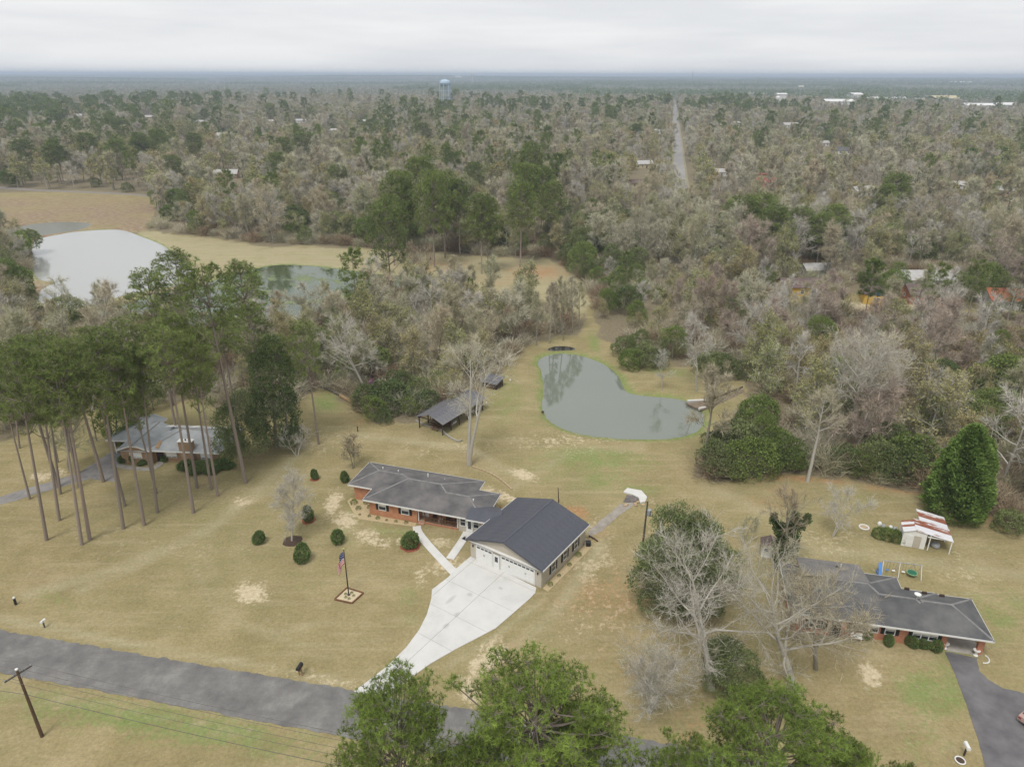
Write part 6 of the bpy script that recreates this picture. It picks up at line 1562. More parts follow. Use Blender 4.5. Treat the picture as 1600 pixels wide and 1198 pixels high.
part('trunk', mk('trunk', stem_parts(h, .25, 3, n=0), B['bark_grey']), t); HAND.append((x, y, 5))
x2, y2 = P(1508, 806); t = thing('cedar_tree', x2, y2, 0, 0, 'lower shoulder cedar joined to the right side of the tall one', 'tree')
part('crown', mk('crown', [leaves(Pc * [.62, .62, .86], Dc, rs.uniform(.25, .6, n), rs.uniform(.14, .3, n), rs, rs.rand(n))], B['cedar']), t); part('trunk', mk('trunk', stem_parts(8, .2, 4, n=0), B['bark_grey']), t); HAND.append((x2, y2, 4))
# foreground pines: crown top pixel, height
add_fg = []
for i, (H, cr_, r_) in enumerate([(25, .50, 5.6), (24, .55, 6.2)]):
    w_, n_ = pine_dome(300 + i, H, 9.5, r_ * .98, 105, 44, 14, .34, .036, 1.05, .26)
    PROTO.setdefault('fgpine', []).append((H, [('trunk', mk('trunk', w_, B['bark_pine'])), ('crown', mk('crown', n_, B['needle_near']))]))
NM['fgpine'] = 'pine_tree'
for i, (tx, ty, h, sx, lb) in enumerate([(612, 1034, 23.5, .80, 'foreground pine standing over the mouth of the white driveway'), (838, 1012, 24.5, 1.0, 'largest foreground pine at the bottom centre'), (1225, 1062, 23.5, 1.02, 'broad foreground pine below the big bare trees'),
                                      (905, 1065, 21, .62, 'smaller foreground pine on the right flank of the largest one'), (745, 1122, 20, .6, 'foreground pine between the driveway pine and the largest one'), (1075, 1135, 20, .62, 'foreground pine at the bottom edge left of the broad one'), (1330, 1120, 20, .55, 'foreground pine on the right flank of the broad one'), (1422, 1170, 17, .4, 'lowest small pine top at the bottom right')]):
    x, y = P(tx, ty + 32, h); put('fgpine', x, y, H=h * .985, vi=i, label=lb, rz=i * 1.3, group='pines in the foreground below the road', sxy=sx)
# pines standing in the mown field and other marked pines
for i, (H, cr_, r_) in enumerate([(25, .60, 6.2), (27, .55, 5.8), (23, .66, 6.6)]):
    w_, n_ = pine_dome(320 + i, H, H * cr_, r_ * .95, 75, 26, 7, .62, .12, 1.5, .28)
    PROTO.setdefault('bigpine', []).append((H, [('trunk', mk('trunk', w_, B['bark_pine'])), ('crown', mk('crown', n_, B['needle']))]))
NM['bigpine'] = 'pine_tree'; GRP['bigpine'] = GRP['pine']; KW['bigpine'] = KW['pine']
for (bx, by, tx, ty, lb, s_) in [(617, 415, 606, 300, 'pine at the left of the pines in the mown field', .9), (680, 418, 672, 262, 'tall pine in the middle of the mown field pines', 1.0), (752, 428, 749, 297, 'left pine of the close pair in the mown field', .85), (762, 425, 768, 305, 'right pine of the close pair in the mown field', .85),
                                 (636, 400, 632, 275, 'pine just behind the left mown field pine', .9), (692, 392, 695, 300, 'pine at the field edge right of the tall middle one', .8), (700, 480, 705, 430, 'slim young pine in the bare wood beyond the barn', .4), (735, 500, 738, 432, 'slender ivy clad pine in the bare wood beyond the barn', .35)]:
    x, y, h, lean = top_of(bx, by, tx, ty); put('bigpine' if s_ > .7 else 'pine', x, y, H=h, label=lb, group='pines in the mown field', sxy=s_); HAND.append((x, y, 3))
for (tx, ty, h, s_, lb) in [(655, 240, 27, 1.25, 'broad pine crown at the top of the central pines'), (620, 262, 26, 1.1, 'pine on the left shoulder of the central pines'), (690, 262, 26, 1.1, 'pine on the right shoulder of the central pines'), (600, 305, 24, .95, 'pine at the left foot of the central pines'), (715, 275, 23, .8, 'pine between the central pines and the bare trees'),
                           (830, 218, 29, 1.0, 'tallest narrow pine right of centre'), (820, 250, 26, 1.0, 'pine just below the tallest narrow one'), (848, 256, 25, 1.05, 'pine at the right of the tallest narrow one'), (815, 280, 24, 1.0, 'lower pine at the left of the right of centre group'), (862, 280, 22, .9, 'lower pine at the right of the right of centre group'),
                           (1165, 302, 23, 1.35, 'left crown of the round topped pines'), (1195, 298, 24, 1.3, 'middle crown of the round topped pines'), (1215, 318, 22, 1.1, 'right crown of the round topped pines'), (1255, 320, 20, .9, 'pine right of the round topped group'), (1310, 316, 20, 1.0, 'pine between the round topped group and the lone one'), (1290, 330, 19, .9, 'lower pine below the one right of the round topped group'),
                           (1405, 268, 22, 1.2, 'lone round pine on the right among bare trees'), (1390, 285, 19, .9, 'lower pine left of the lone round one'), (475, 203, 26, 1.5, 'dark rounded pine left of centre, the largest there'), (440, 212, 24, 1.1, 'dark pine left of the largest rounded one'), (430, 235, 23, 1.1, 'pine below the dark ones left of centre'), (565, 217, 23, .9, 'dark pine between the central pines and the left ones'),
                           (525, 255, 20, .9, 'dark pine below the largest rounded one'), (660, 190, 24, 1.3, 'pine behind the central pines'), (700, 200, 22, 1.1, 'pine behind and right of the central pines'), (740, 250, 18, .8, 'small dark pine above the forked pale tree'), (205, 163, 27, 1.3, 'tall dark pine above the marsh, highest on the left'), (190, 185, 24, 1.1, 'pine just below the highest one on the left'),
                           (318, 168, 24, 1.0, 'dark pine on the left skyline slope'), (245, 200, 25, 1.3, 'pine above the right end of the marsh'), (215, 205, 24, 1.2, 'pine above the middle of the marsh'), (178, 215, 24, 1.2, 'pine beyond the bare trees of the marsh'), (300, 205, 24, 1.1, 'pine left of the bright white roof'), 
                           (100, 170, 25, 1.2, 'pine above the left of the marsh'), (60, 190, 25, 1.2, 'pine at the far left above the marsh'), (130, 205, 24, 1.2, 'green pine beyond the marsh lane'), (30, 215, 24, 1.2, 'pine at the left edge above the lane'), (80, 222, 23, 1.2, 'low pine above the marsh lane'), (265, 240, 20, 1.0, 'pine right of the marsh'), (20, 185, 25, 1.2, 'dark pine at the left edge'),
                           (995, 192, 22, 1.2, 'dark pine hugging the left side of the street'), (1045, 152, 26, 1.5, 'large dark pine at the far end of the street'), (950, 146, 24, 1.3, 'dark pine on the wood line left of the street'), (815, 150, 24, 1.0, 'dark conical tree on the wood line right of the water tower'), (420, 160, 26, 1.2, 'round dark tree on the left wood line'),
                           (930, 160, 22, 1.1, 'pine left of the street among bare crowns'), (850, 160, 24, 1.6, 'green pine mass right of the water tower'), (1095, 165, 22, 1.0, 'dark pine right of the far end of the street'), (1260, 165, 24, 1.4, 'dark pine left of the far warehouses'), (1245, 192, 20, 1.0, 'pine behind the white hip roofed house'), (1360, 170, 22, 1.2, 'pine in front of the far warehouses')]:
    if 560 < tx < 900 and ty > 210: h += 4
    x, y = P(tx, ty, h); put('bigpine', x, y, H=h, label=lb, sxy=s_ * (1.05 if s_ < 1.3 else .95)); HAND.append((x, y, 3.5))
# budding trees marked
for (tx, ty, h, lb) in [(570, 465, 14, 'large yellow green budding tree in the middle of the bare wood'), (610, 475, 12, 'budding tree right of the large yellow green one'), (595, 500, 11, 'lower budding tree below the large yellow green one'), (1215, 505, 13, 'pale yellow green tree at the wood edge right of the pond'), (1190, 520, 11, 'yellow green tree left of the pale one by the pond wood'), (1235, 372, 15, 'large tan budding tree above the yellow houses'),
                       (960, 205, 15, 'broad budding tree left of the street'), (1160, 235, 14, 'budding tree right of the street'), (780, 215, 16, 'bright lime green tree above the central pines'), (800, 212, 15, 'lime green tree right of the bright one'), (745, 215, 15, 'yellow budding tree right of the central pines'), (1540, 180, 14, 'lime budding tree near the right edge'), (1520, 275, 10, 'small bright green tree at the right')]:
    x, y = P(tx, ty, h); put('bud', x, y, H=h, label=lb, sxy=1.1); HAND.append((x, y, 3))
# evergreen bush and tree groups by pixel foot position: (px,py,kind,height)
EG = [(585, 655, 'bush', 4.5), (610, 640, 'bush', 5.5), (640, 648, 'bush', 3.6), (575, 640, 'bush', 5), (655, 625, 'bush', 4.6), (690, 612, 'bush', 4.4), (625, 618, 'bush', 5.2), (600, 660, 'bush', 2.6), (665, 640, 'bush', 3.6), (540, 600, 'evergreen', 6.5), (515, 590, 'evergreen', 6), (590, 590, 'evergreen', 7), (560, 575, 'evergreen', 7), (640, 598, 'evergreen', 6),
      (1120, 738, 'bush', 4.6), (1140, 745, 'bush', 3.4), (1165, 740, 'bush', 6.2), (1190, 735, 'bush', 5.6), (1215, 728, 'bush', 6), (1150, 715, 'bush', 6), (1190, 712, 'evergreen', 8), (1235, 735, 'bush', 4), (1125, 715, 'bush', 5), (1345, 745, 'bush', 4.2), (1365, 742, 'bush', 6), (1395, 745, 'bush', 5.6), (1410, 738, 'bush', 6), (1320, 735, 'bush', 4), (1380, 720, 'evergreen', 7), (1430, 750, 'bush', 3),
      (985, 575, 'bush', 4), (1010, 572, 'bush', 4.5), (1030, 575, 'bush', 4), (975, 555, 'bush', 4), (1000, 560, 'evergreen', 7), (1050, 560, 'evergreen', 8), (1105, 585, 'bush', 4.5), (1130, 588, 'bush', 5), (1160, 590, 'bush', 4),
      (920, 440, 'bush', 5.5), (905, 425, 'bush', 6), (885, 415, 'evergreen', 8), (900, 400, 'evergreen', 9), (925, 405, 'evergreen', 9), (950, 405, 'evergreen', 10), (975, 400, 'evergreen', 9), (960, 430, 'evergreen', 8), (985, 425, 'evergreen', 8), (870, 400, 'evergreen', 8), (965, 470, 'evergreen', 8), (980, 490, 'evergreen', 8), (950, 490, 'evergreen', 7), (990, 450, 'evergreen', 8), (1000, 400, 'evergreen', 9), (940, 388, 'evergreen', 9), (910, 385, 'evergreen', 9),
      (1575, 600, 'evergreen', 8), (1588, 500, 'evergreen', 10), (1510, 480, 'evergreen', 11), (1530, 470, 'evergreen', 11), (1560, 480, 'evergreen', 9), (1385, 470, 'evergreen', 9), (1400, 455, 'evergreen', 9), (1575, 830, 'bush', 3), (1500, 330, 'evergreen', 10), (1540, 385, 'evergreen', 9), (1580, 370, 'evergreen', 9),
      (20, 470, 'evergreen', 12), (5, 440, 'evergreen', 13), (40, 490, 'evergreen', 9), (30, 410, 'evergreen', 11), (50, 395, 'evergreen', 9), (10, 500, 'evergreen', 9), (60, 500, 'evergreen', 5), (200, 650, 'evergreen', 7), (240, 640, 'evergreen', 6), (60, 660, 'evergreen', 8), (100, 640, 'evergreen', 7), (280, 560, 'evergreen', 8), (140, 600, 'evergreen', 8), (450, 610, 'evergreen', 7), (400, 600, 'evergreen', 8),
      (290, 345, 'evergreen', 9), (310, 365, 'evergreen', 9), (265, 345, 'evergreen', 7), (545, 375, 'evergreen', 10), (575, 380, 'evergreen', 10), (520, 372, 'evergreen', 10), (720, 385, 'evergreen', 9), (780, 390, 'evergreen', 9), (815, 395, 'evergreen', 8), (850, 398, 'evergreen', 8), (640, 385, 'evergreen', 10), (600, 385, 'evergreen', 9), (200, 300, 'bush', 5), (150, 292, 'bush', 5), (5, 290, 'bush', 5)]
for (px_, py_, kd, h_) in EG:
    x, y = P(px_, py_); put(kd, x, y, H=h_); HAND.append((x, y, 2.2))
# the olive green trees at the centre right
for (bx, by, tx, ty, vi, lb, s_) in [(1050, 905, 1055, 782, 0, 'olive green tree behind the transformer pole, highest of its clump', .85), (1085, 915, 1092, 800, 1, 'olive green tree right of the highest of the clump', .8), (1035, 945, 1030, 840, 2, 'low olive green tree at the left foot of the clump', 1.0), (1075, 965, 1075, 860, 0, 'dark green tree under the pale crooked limbs', .9), (1110, 935, 1120, 845, 2, 'evergreen right of the crooked limbs', .8), (1140, 1080, 1150, 1010, 2, 'dark evergreen shrub tree beneath the big bare trees', .7), (1120, 1060, 1118, 990, 0, 'evergreen clump at the foot of the crooked bare tree', .45)]:
    x, y, h, lean = top_of(bx, by, tx, ty); put('olive', x, y, H=h, vi=vi, label=lb, sxy=s_, group='olive green trees beside the transformer pole'); HAND.append((x, y, 3))
# thin trees behind the small dark pool, mirrored in the pond
for i, (bx, by, tx, ty) in enumerate([(858, 536, 852, 425), (880, 532, 876, 418), (895, 520, 893, 420), (868, 524, 862, 430), (838, 540, 832, 440), (905, 515, 906, 432)]):
    x, y, h, lean = top_of(bx, by, tx, ty); put('bare', x, y, H=h * .9, vi=3, sxy=.5, label=['slim bare sapling at the left end of the small dark pool', 'tallest slim bare sapling behind the small dark pool', 'slim bare sapling at the right end of the small dark pool', 'slim bare sapling behind the left end of the dark pool', 'slim bare tree left of the small dark pool', 'bare sapling right of the dark pool beside the grassy track'][i]); HAND.append((x, y, 1.5))
# redbud
x, y = P(590, 640); pk = thing('redbud', x - .6, y + 3.5, 0, 0, 'small pink flowering tree among the bushes left of the barn', 'tree')
w_, g_, b_ = bare_parts(35, 4.5, 1.6, .3, (9, 5, 4), 500, .02, .5, 'vase', r0=.06, buds=1600, budsize=.12)
part('trunk', mk('trunk', w_, GB), pk); part('crown', join_mesh('crown', [g_, [b_]], [TW, B['pink']]), pk)

# ---------------------------------------------------------------- the woods
OPEN_RS = np.random.RandomState(91)
def in_open(x, y):
    px, py = proj(x, y, 0.0); o = np.zeros(len(x), bool)
    for q in OPEN: o |= sdf(q, px, py) < (np.where((px > 1040) & (px < 1230) & (py > 560) & (py < 720), 26, np.where((px > 880) & (px < 1060) & (py > 440), 9, 4)) if q is lawn_px else 3.0)
    o &= y > 20
    d = (x - STREET[0][0]) * -STREET[1][1] + (y - STREET[0][1]) * STREET[1][0]; s = (x - STREET[0][0]) * STREET[1][0] + (y - STREET[0][1]) * STREET[1][1]
    o |= (np.abs(d) < 7.0) & (s > -25) & (s < STREET[2])
    for wv in WATERS:
        xs_, ys_ = [p_[0] for p_ in wv], [p_[1] for p_ in wv]
        nb = (x > min(xs_) - 8) & (x < max(xs_) + 8) & (y > min(ys_) - 8) & (y < max(ys_) + 8)
        if nb.any(): o[nb] |= sdf(wv, x[nb], y[nb]) < 2.0
    for (hx, hy, r_) in houses_px:
        o |= (np.hypot(x - hx, y - hy) < r_)
        k = hy / max(1, math.hypot(hx, hy)); L_ = min(60, .14 * math.hypot(hx, hy) + 14)     # front yard
        ux, uy = -hx / math.hypot(hx, hy), -hy / math.hypot(hx, hy); s = (x - hx) * ux + (y - hy) * uy; d = np.abs((x - hx) * uy - (y - hy) * ux)
        hd = math.hypot(hx, hy); wd_ = r_ * .8
        if hd < 300: L_, pr_ = L_ * .5, .75
        elif hd < 900: L_, pr_ = min(360, 13 * hd / 58), .985
        else: L_, pr_, wd_ = min(430, 16 * hd / 58), .97, r_
        o |= (s > 0) & (s < L_) & (d < wd_) & (OPEN_RS.rand(len(x)) < pr_)
    return o
def scatter_pts(r0, r1, cell, seed, ymin=30):
    rs = np.random.RandomState(seed); hw = r1 * .80
    n1, n2 = int(2 * hw / cell), int(r1 / cell)
    gx_, gy_ = np.meshgrid((np.arange(n1) - n1 / 2) * cell, np.arange(n2) * cell)
    x = gx_.ravel() + rs.uniform(-.5, .5, gx_.size) * cell; y = gy_.ravel() + rs.uniform(-.5, .5, gx_.size) * cell
    r = np.hypot(x, y); k = (r >= r0) & (r < r1) & (y > ymin) & (np.abs(x) < y * .80 + 28)
    return x[k], y[k]
def kind_mix(x, y, rs):
    px, py = proj(x, y, 8.0)
    a = vnoise(x + 5000, y + 5000, 70, 51); c_ = vnoise(x + 5000, y + 5000, 45, 52); d = vnoise(x + 9000, y, 160, 53)
    left = np.clip((430 - px) / 300, 0, 1) * np.clip((300 - py) / 60, 0, 1)
    pp = np.clip((a - .70) * 1.7, 0, .7) * np.clip((d - .25) * 2, .05, 1.4) + .012 + left * .13 + np.where((px > 550) & (px < 900) & (py < 300) & (py > 180), .06, 0)
    pp *= np.where((px > 1000) & (py > 300), .25, 1)
    pe = .075 + np.clip((c_ - .6) * .8, 0, .25) + np.where((px > 850) & (px < 1010) & (py > 340) & (py < 520), .25, 0)
    pb = .26 + np.clip((vnoise(x, y + 3000, 60, 54) - .6) * 1.4, 0, .4)
    pl = .10 + np.where((px > 1150) & (py > 330), .12, 0)
    u = rs.rand(len(x)); k = np.full(len(x), 0)
    for v_, p0, p1 in ((1, 0, pp), (2, pp, pp + pe), (3, pp + pe, pp + pe + pb), (4, pp + pe + pb, pp + pe + pb + pl)):
        k = np.where((u >= p0) & (u < p1), v_, k)
    return k
KN = ['bare', 'pine', 'evergreen', 'bud', 'pale']
rs = np.random.RandomState(77)
xa, ya = scatter_pts(95, 420, 7.2, 61); xb, yb = scatter_pts(420, 1700, 9.8, 62)
x_, y_ = np.concatenate([xa, xb]), np.concatenate([ya, yb]); ok = ~in_open(x_, y_); x_, y_ = x_[ok], y_[ok]
hx_ = np.array([q[0] for q in HAND]); hy_ = np.array([q[1] for q in HAND]); hr_ = np.array([q[2] for q in HAND])
near_ = y_ < 1700
okh = np.ones(len(x_), bool)
for a, b_, c_ in zip(hx_, hy_, hr_): okh &= np.hypot(x_ - a, y_ - b_) > c_
x_, y_ = x_[okh], y_[okh]; gap_ = (vnoise(x_ + 2000, y_ + 2000, 26, 97) > .17) | (np.hypot(x_, y_) < 240); x_, y_ = x_[gap_], y_[gap_]; kd_ = kind_mix(x_, y_, rs); r_ = np.hypot(x_, y_)
# visible part of the frame first: rank by distance inside the frame
px_, py_ = proj(x_, y_, 6.0); inf = (px_ > -40) & (px_ < 1640) & (py_ > 100) & (py_ < 1250)
have = {}
for o in COL.objects:
    if o.parent is None:
        k_ = o.name.split('.')[0]; have[k_] = have.get(k_, 0) + 1
rest = {}
hgt_rng = {'bare': (9, 19), 'pine': (20, 26), 'evergreen': (7, 12), 'bud': (9, 14), 'pale': (12, 18)}
for ki, kn in enumerate(KN):
    sel = np.where(kd_ == ki)[0]; sel = sel[np.argsort(r_[sel] + np.where(inf[sel], 0, 400))]
    budget = max(0, 298 - have.get(NM[kn], 0) - (0)); a, b_ = sel[:budget], sel[budget:]
    for i in a:
        lo, hi = hgt_rng[kn]; hh = rng.uniform(lo, hi)
        if 40 < px_[i] < 960 and y_[i] < 215: hh *= .78 if px_[i] < 380 else .84      # low wood between the lawn and the lakes
        if 860 < px_[i] < 1090 and 90 < y_[i] < 215: hh *= .62      # low thicket in front of the evergreens
        if px_[i] > 1120 and 125 < y_[i] < 195: hh *= .78
        kq = 'russet' if kn == 'bare' and px_[i] > 940 and y_[i] < 210 and rng.random() < .6 else kn
        put(kq, x_[i], y_[i], H=hh, z=0.0 if r_[i] > 420 else None)
    rest[kn] = b_
# ---- masses too many to count: instanced on points
def gn_scatter(name, pts, rot, scl, idx, meshes, label):
    """one object: points carrying instances of the given meshes"""
    c_ = bpy.data.collections.new(name + '_shapes')
    for i, me_ in enumerate(meshes):
        o = bpy.data.objects.new(f'{name}_shape.{i:03d}', me_); c_.objects.link(o)
    me_ = bpy.data.meshes.new(name); me_.vertices.add(len(pts)); me_.vertices.foreach_set('co', np.ascontiguousarray(pts, np.float32).ravel())
    for nm_, arr, ty in (('rot', rot, 'FLOAT'), ('scl', scl, 'FLOAT'), ('idx', idx, 'INT')):
        a = me_.attributes.new(nm_, ty, 'POINT'); a.data.foreach_set('value', np.ascontiguousarray(arr, np.float32 if ty == 'FLOAT' else np.int32))
    o = link(name, me_); tag(o, label, None, None, 'stuff')
    ng = bpy.data.node_groups.new(name, 'GeometryNodeTree')
    ng.interface.new_socket('Geometry', in_out='INPUT', socket_type='NodeSocketGeometry'); ng.interface.new_socket('Geometry', in_out='OUTPUT', socket_type='NodeSocketGeometry')
    nd = ng.nodes; lk = ng.links.new
    gi, go = nd.new('NodeGroupInput'), nd.new('NodeGroupOutput'); mp_ = nd.new('GeometryNodeMeshToPoints'); ip = nd.new('GeometryNodeInstanceOnPoints'); ci = nd.new('GeometryNodeCollectionInfo')
    ci.inputs['Collection'].default_value = c_; ci.inputs['Separate Children'].default_value = True; ci.inputs['Reset Children'].default_value = True
    ip.inputs['Pick Instance'].default_value = True
    def attr(n_, dt):
        q = nd.new('GeometryNodeInputNamedAttribute'); q.data_type = dt; q.inputs['Name'].default_value = n_
        return [s_ for s_ in q.outputs if s_.enabled][0]
    cx = nd.new('ShaderNodeCombineXYZ'); lk(attr('rot', 'FLOAT'), cx.inputs['Z'])
    lk(gi.outputs[0], mp_.inputs[0]); lk(mp_.outputs[0], ip.inputs['Points']); lk(ci.outputs[0], ip.inputs['Instance']); lk(attr('idx', 'INT'), ip.inputs['Instance Index'])
    lk(cx.outputs[0], ip.inputs['Rotation']); lk(attr('scl', 'FLOAT'), ip.inputs['Scale']); lk(ip.outputs[0], go.inputs[0])
    md = o.modifiers.new('scatter', 'NODES'); md.node_group = ng
    return o
for kn, lab in (('bare', 'bare grey winter woods stretching toward the town'), ('pine', 'green pines scattered through the farther woods'), ('evergreen', 'dark evergreen crowns scattered through the farther woods'), ('bud', 'olive and tan budding crowns in the farther woods'), ('pale', 'whitish bare crowns in the farther woods')):
    i = rest[kn]
    if not len(i): continue
    fm_ = FAR[kn]; z_ = np.zeros(len(i))
    gn_scatter({'bare': 'bare_woods', 'pine': 'pine_woods', 'evergreen': 'evergreen_woods', 'bud': 'budding_woods', 'pale': 'pale_woods'}[kn], np.stack([x_[i], y_[i], z_], 1), rs.rand(len(i)) * 6.28, rs.uniform(.70, 1.32, len(i)), rs.randint(0, len(fm_), len(i)), fm_, lab)
# undergrowth
xu, yu = scatter_pts(95, 330, 2.9, 63); ok = ~in_open(xu, yu); xu, yu = xu[ok], yu[ok]; k = vnoise(xu + 999, yu + 999, 14, 70) > .30; xu, yu = xu[k], yu[k]
gn_scatter('undergrowth', np.stack([xu, yu, np.zeros(len(xu))], 1), rs.rand(len(xu)) * 6.28, rs.uniform(.6, 1.5, len(xu)), rs.randint(0, 3, len(xu)), FAR['thicket'], 'brown leafless brush filling the floor of the woods')
# far canopy in patches
FARM = {}
for nm_, c_ in (('grey', [(.307, .304, .242), (.270, .265, .209), (.344, .343, .270)]), ('pine', [(.158, .216, .093), (.130, .181, .084)]), ('olive', [(.279, .294, .140), (.242, .265, .121)])): FARM[nm_] = leafmat('far_' + nm_, c_, .6, 1.35)
def patch(seed, size, sp, ntri, tri, pf):
    rs = np.random.RandomState(seed); n = int(size / sp); gx_, gy_ = np.meshgrid((np.arange(n) + .5) * sp - size / 2, (np.arange(n) + .5) * sp - size / 2)
    x = gx_.ravel() + rs.uniform(-.4, .4, n * n) * sp; y = gy_.ravel() + rs.uniform(-.4, .4, n * n) * sp
    nn = vnoise(x + 500 + seed * 31, y + 500, size / 3.2, seed); u = rs.rand(n * n)
    kd = np.where(u < pf * 2 * np.clip(nn, 0, 1) ** 1.5, 1, np.where(u > .88, 2, 0)); H = np.where(kd == 1, rs.uniform(19, 25, n * n), rs.uniform(11, 16, n * n)); W = sp * .55 * rs.uniform(.8, 1.2, n * n)
    gr = [[], [], []]
    for k_ in range(3):
        s_ = np.where(kd == k_)[0]
        if not len(s_): continue
        m = len(s_) * ntri; rep = np.repeat(s_, ntri); d = unit(rs.normal(size=(m, 3))); d[:, 2] = np.abs(d[:, 2]) * 1.2 - .25
        c0 = np.stack([x[rep], y[rep], H[rep] * .62], 1); Pq = c0 + d * np.stack([W[rep], W[rep], H[rep] * .38], 1) * rs.uniform(.6, 1, m)[:, None]
        tn = np.clip(np.repeat(rs.rand(len(s_)), ntri) * .7 + rs.rand(m) * .3, 0, 1)
        gr[k_].append(leaves(Pq, rs.normal(size=(m, 3)) * [1, 1, .8], np.full(m, tri) * rs.uniform(.7, 1.4, m), np.full(m, tri * .8), rs, tn))
    return join_mesh('far_canopy', gr, [FARM['grey'], FARM['pine'], FARM['olive']])
def far_ring(name, r0, r1, size, meshes, seed, label, clear=.0):
    rs = np.random.RandomState(seed); x, y = scatter_pts(r0, r1, size * .93, seed, 100)
    # straighten jitter
    n_ = vnoise(x + 40000, y, 700, seed); d_ = vnoise(x, y + 40000, 420, seed + 1); z = hgt(x, y)
    third = len(meshes) // 2; idx = np.where(n_ > .56, third + rs.randint(0, len(meshes) - third, len(x)), rs.randint(0, third, len(x)))
    keep = d_ > clear
    for (hx, hy, r__) in houses_px:
        if math.hypot(hx, hy) > r0 * .8: keep &= ~((np.abs(x - hx) < r__ + size * .5) & (y - hy < size * .4) & (y - hy > -size * 1.6))
    x, y, z, idx = x[keep], y[keep], z[keep], idx[keep]
    gn_scatter(name, np.stack([x, y, z], 1), rs.randint(0, 4, len(x)) * math.pi / 2, rs.uniform(.97, 1.1, len(x)), idx, meshes, label)
pm = [patch(400 + i, 70, 9.2, 34, 1.9, p_) for i, p_ in enumerate((.03, .06, .10, .22, .4))]
far_ring('distant_woods', 1690, 4200, 70, pm, 81, 'hazy mixed woods beyond the town', .13)
pm = [patch(420 + i, 240, 12.5, 16, 3.6, p_) for i, p_ in enumerate((.05, .09, .2, .38))]
far_ring('horizon_woods', 4150, 19000, 240, pm, 82, 'blue hazed woods reaching to the horizon', .16)
# ================================================================ SMALL THINGS
# clipped shrubs on the lawn
sh_me = []
for i in range(3):
    lb_ = [(0, 0, .52, .50, .50, .54), (.08, .05, .78, .34, .34, .34), (-.1, 0, .35, .5, .48, .34)]
    sh_me.append(mk('foliage', blob_parts(500 + i, lb_, 5200, .085, .7, inner=.86), B['leaf_shrub']))
st_me = mk('stem', stem_parts(.8, .03, 9, n=3, spread=.2), B['bark_grey'])
SHR = [(404, 851, 1.55, 1.75, 'clipped round shrub leftmost on the front lawn', None), (472, 880, 1.95, 2.5, 'tall clipped shrub between the mulched bare tree and the flagpole', None), (481, 816, 1.5, 2.3, 'pointed evergreen shrub with red mulch beside the mulched bare tree', 'mulch_red'),
       (491, 750, 1.1, 1.7, 'narrow shrub with red mulch, farthest up the left lawn', 'mulch_red'), (538, 755, 1.25, 1.9, 'narrow oval shrub touching the left end of the ranch house', None), (527, 852, 1.7, 2.1, 'round shrub between the flagpole and the ranch house', None), (641, 858, 2.2, 2.1, 'big round shrub in red mulch beside the front path', 'mulch_red')]
for i, (bx, by, w_, h_, lb, ml) in enumerate(SHR):
    x, y = P(bx, by); t = thing('shrub', x, y + w_ * .3, 0, i, lb, 'shrub', 'clipped shrubs on the front lawn')
    sx = w_ / 1.02
    part('foliage', sh_me[i % 3], t).scale = (sx, sx, h_ / 1.1); part('stem', st_me, t)
    if ml:
        pts = [(math.cos(a) * w_ * .62 * rng.uniform(.85, 1.15), math.sin(a) * w_ * .62 * rng.uniform(.85, 1.15)) for a in [k * .45 for k in range(14)]]
        m_ = MB().slab(pts, -.1, .04).obj('mulch_bed', M[ml]); m_.location = (x, y + w_ * .3, 0); tag(m_, ['', '', 'red mulch ring under the pointed evergreen shrub', 'red mulch ring under the narrow upper lawn shrub', '', '', 'red mulch ring under the big round shrub by the path'][i], 'mulch ring')
x, y = P(457, 845); pts = [(math.cos(a) * 1.35 * rng.uniform(.85, 1.1), math.sin(a) * 1.35 * rng.uniform(.85, 1.1)) for a in [k * .42 for k in range(15)]]
m_ = MB().slab(pts, -.1, .05).obj('mulch_bed', M['mulch_dark']); m_.location = (x, y, 0); tag(m_, 'dark mulch circle round the small pale bare tree', 'mulch ring')
# small plants in the gravel beds
sm = mk('tuft', blob_parts(520, [(0, 0, .14, .26, .26, .2)], 260, .09, .5), B['leaf'])
for i, (u_, v_) in enumerate([(.9, -.05), (2.3, -.15), (3.7, -.2), (5.1, -.1), (6.6, .05), (-.6, -.1), (-1.5, 1.2), (-2.8, 2.3), (-.2, 2.0), (-1.2, 2.9)]):
    w0 = FH.w(u_, v_); o_ = link('border_plant', sm); o_.location = (*w0, .04); o_.rotation_euler = (0, 0, i); s_ = [1, 1.3, .8][i % 3] * (1.4 if i > 5 else .8); o_.scale = (s_, s_, s_)
    tag(o_, f"small dark plant in the gravel bed, {['first', 'second', 'third', 'fourth', 'fifth'][i]} from the left under the front windows" if i < 5 else 'small dark plant in the gravel round the left corner of the ranch house', 'plant', 'plants in the gravel bed')
for i, v_ in enumerate((1.5, 3.6, 6.2, 8.6)):
    w0 = FG.w(11.95, v_); o_ = link('border_plant', sm); o_.location = (*w0, .04); s_ = [1.2, .8, 1, 1.4][i]; o_.scale = (s_,) * 3; tag(o_, f"small plant in the garage side gravel, {['nearest', 'second', 'third', 'last'][i]} from the forecourt", 'plant', 'plants along the garage')
w0 = FG.w(11.9, 11.3); o_ = MB().box(-.3, .3, -.3, .3, 0, .55).box(-.34, .34, -.34, .34, .55, .62).obj('air_conditioner', M['black']); o_.location = (*w0, .02); tag(o_, 'dark boxed air conditioner at the far right corner of the garage', 'air conditioner')
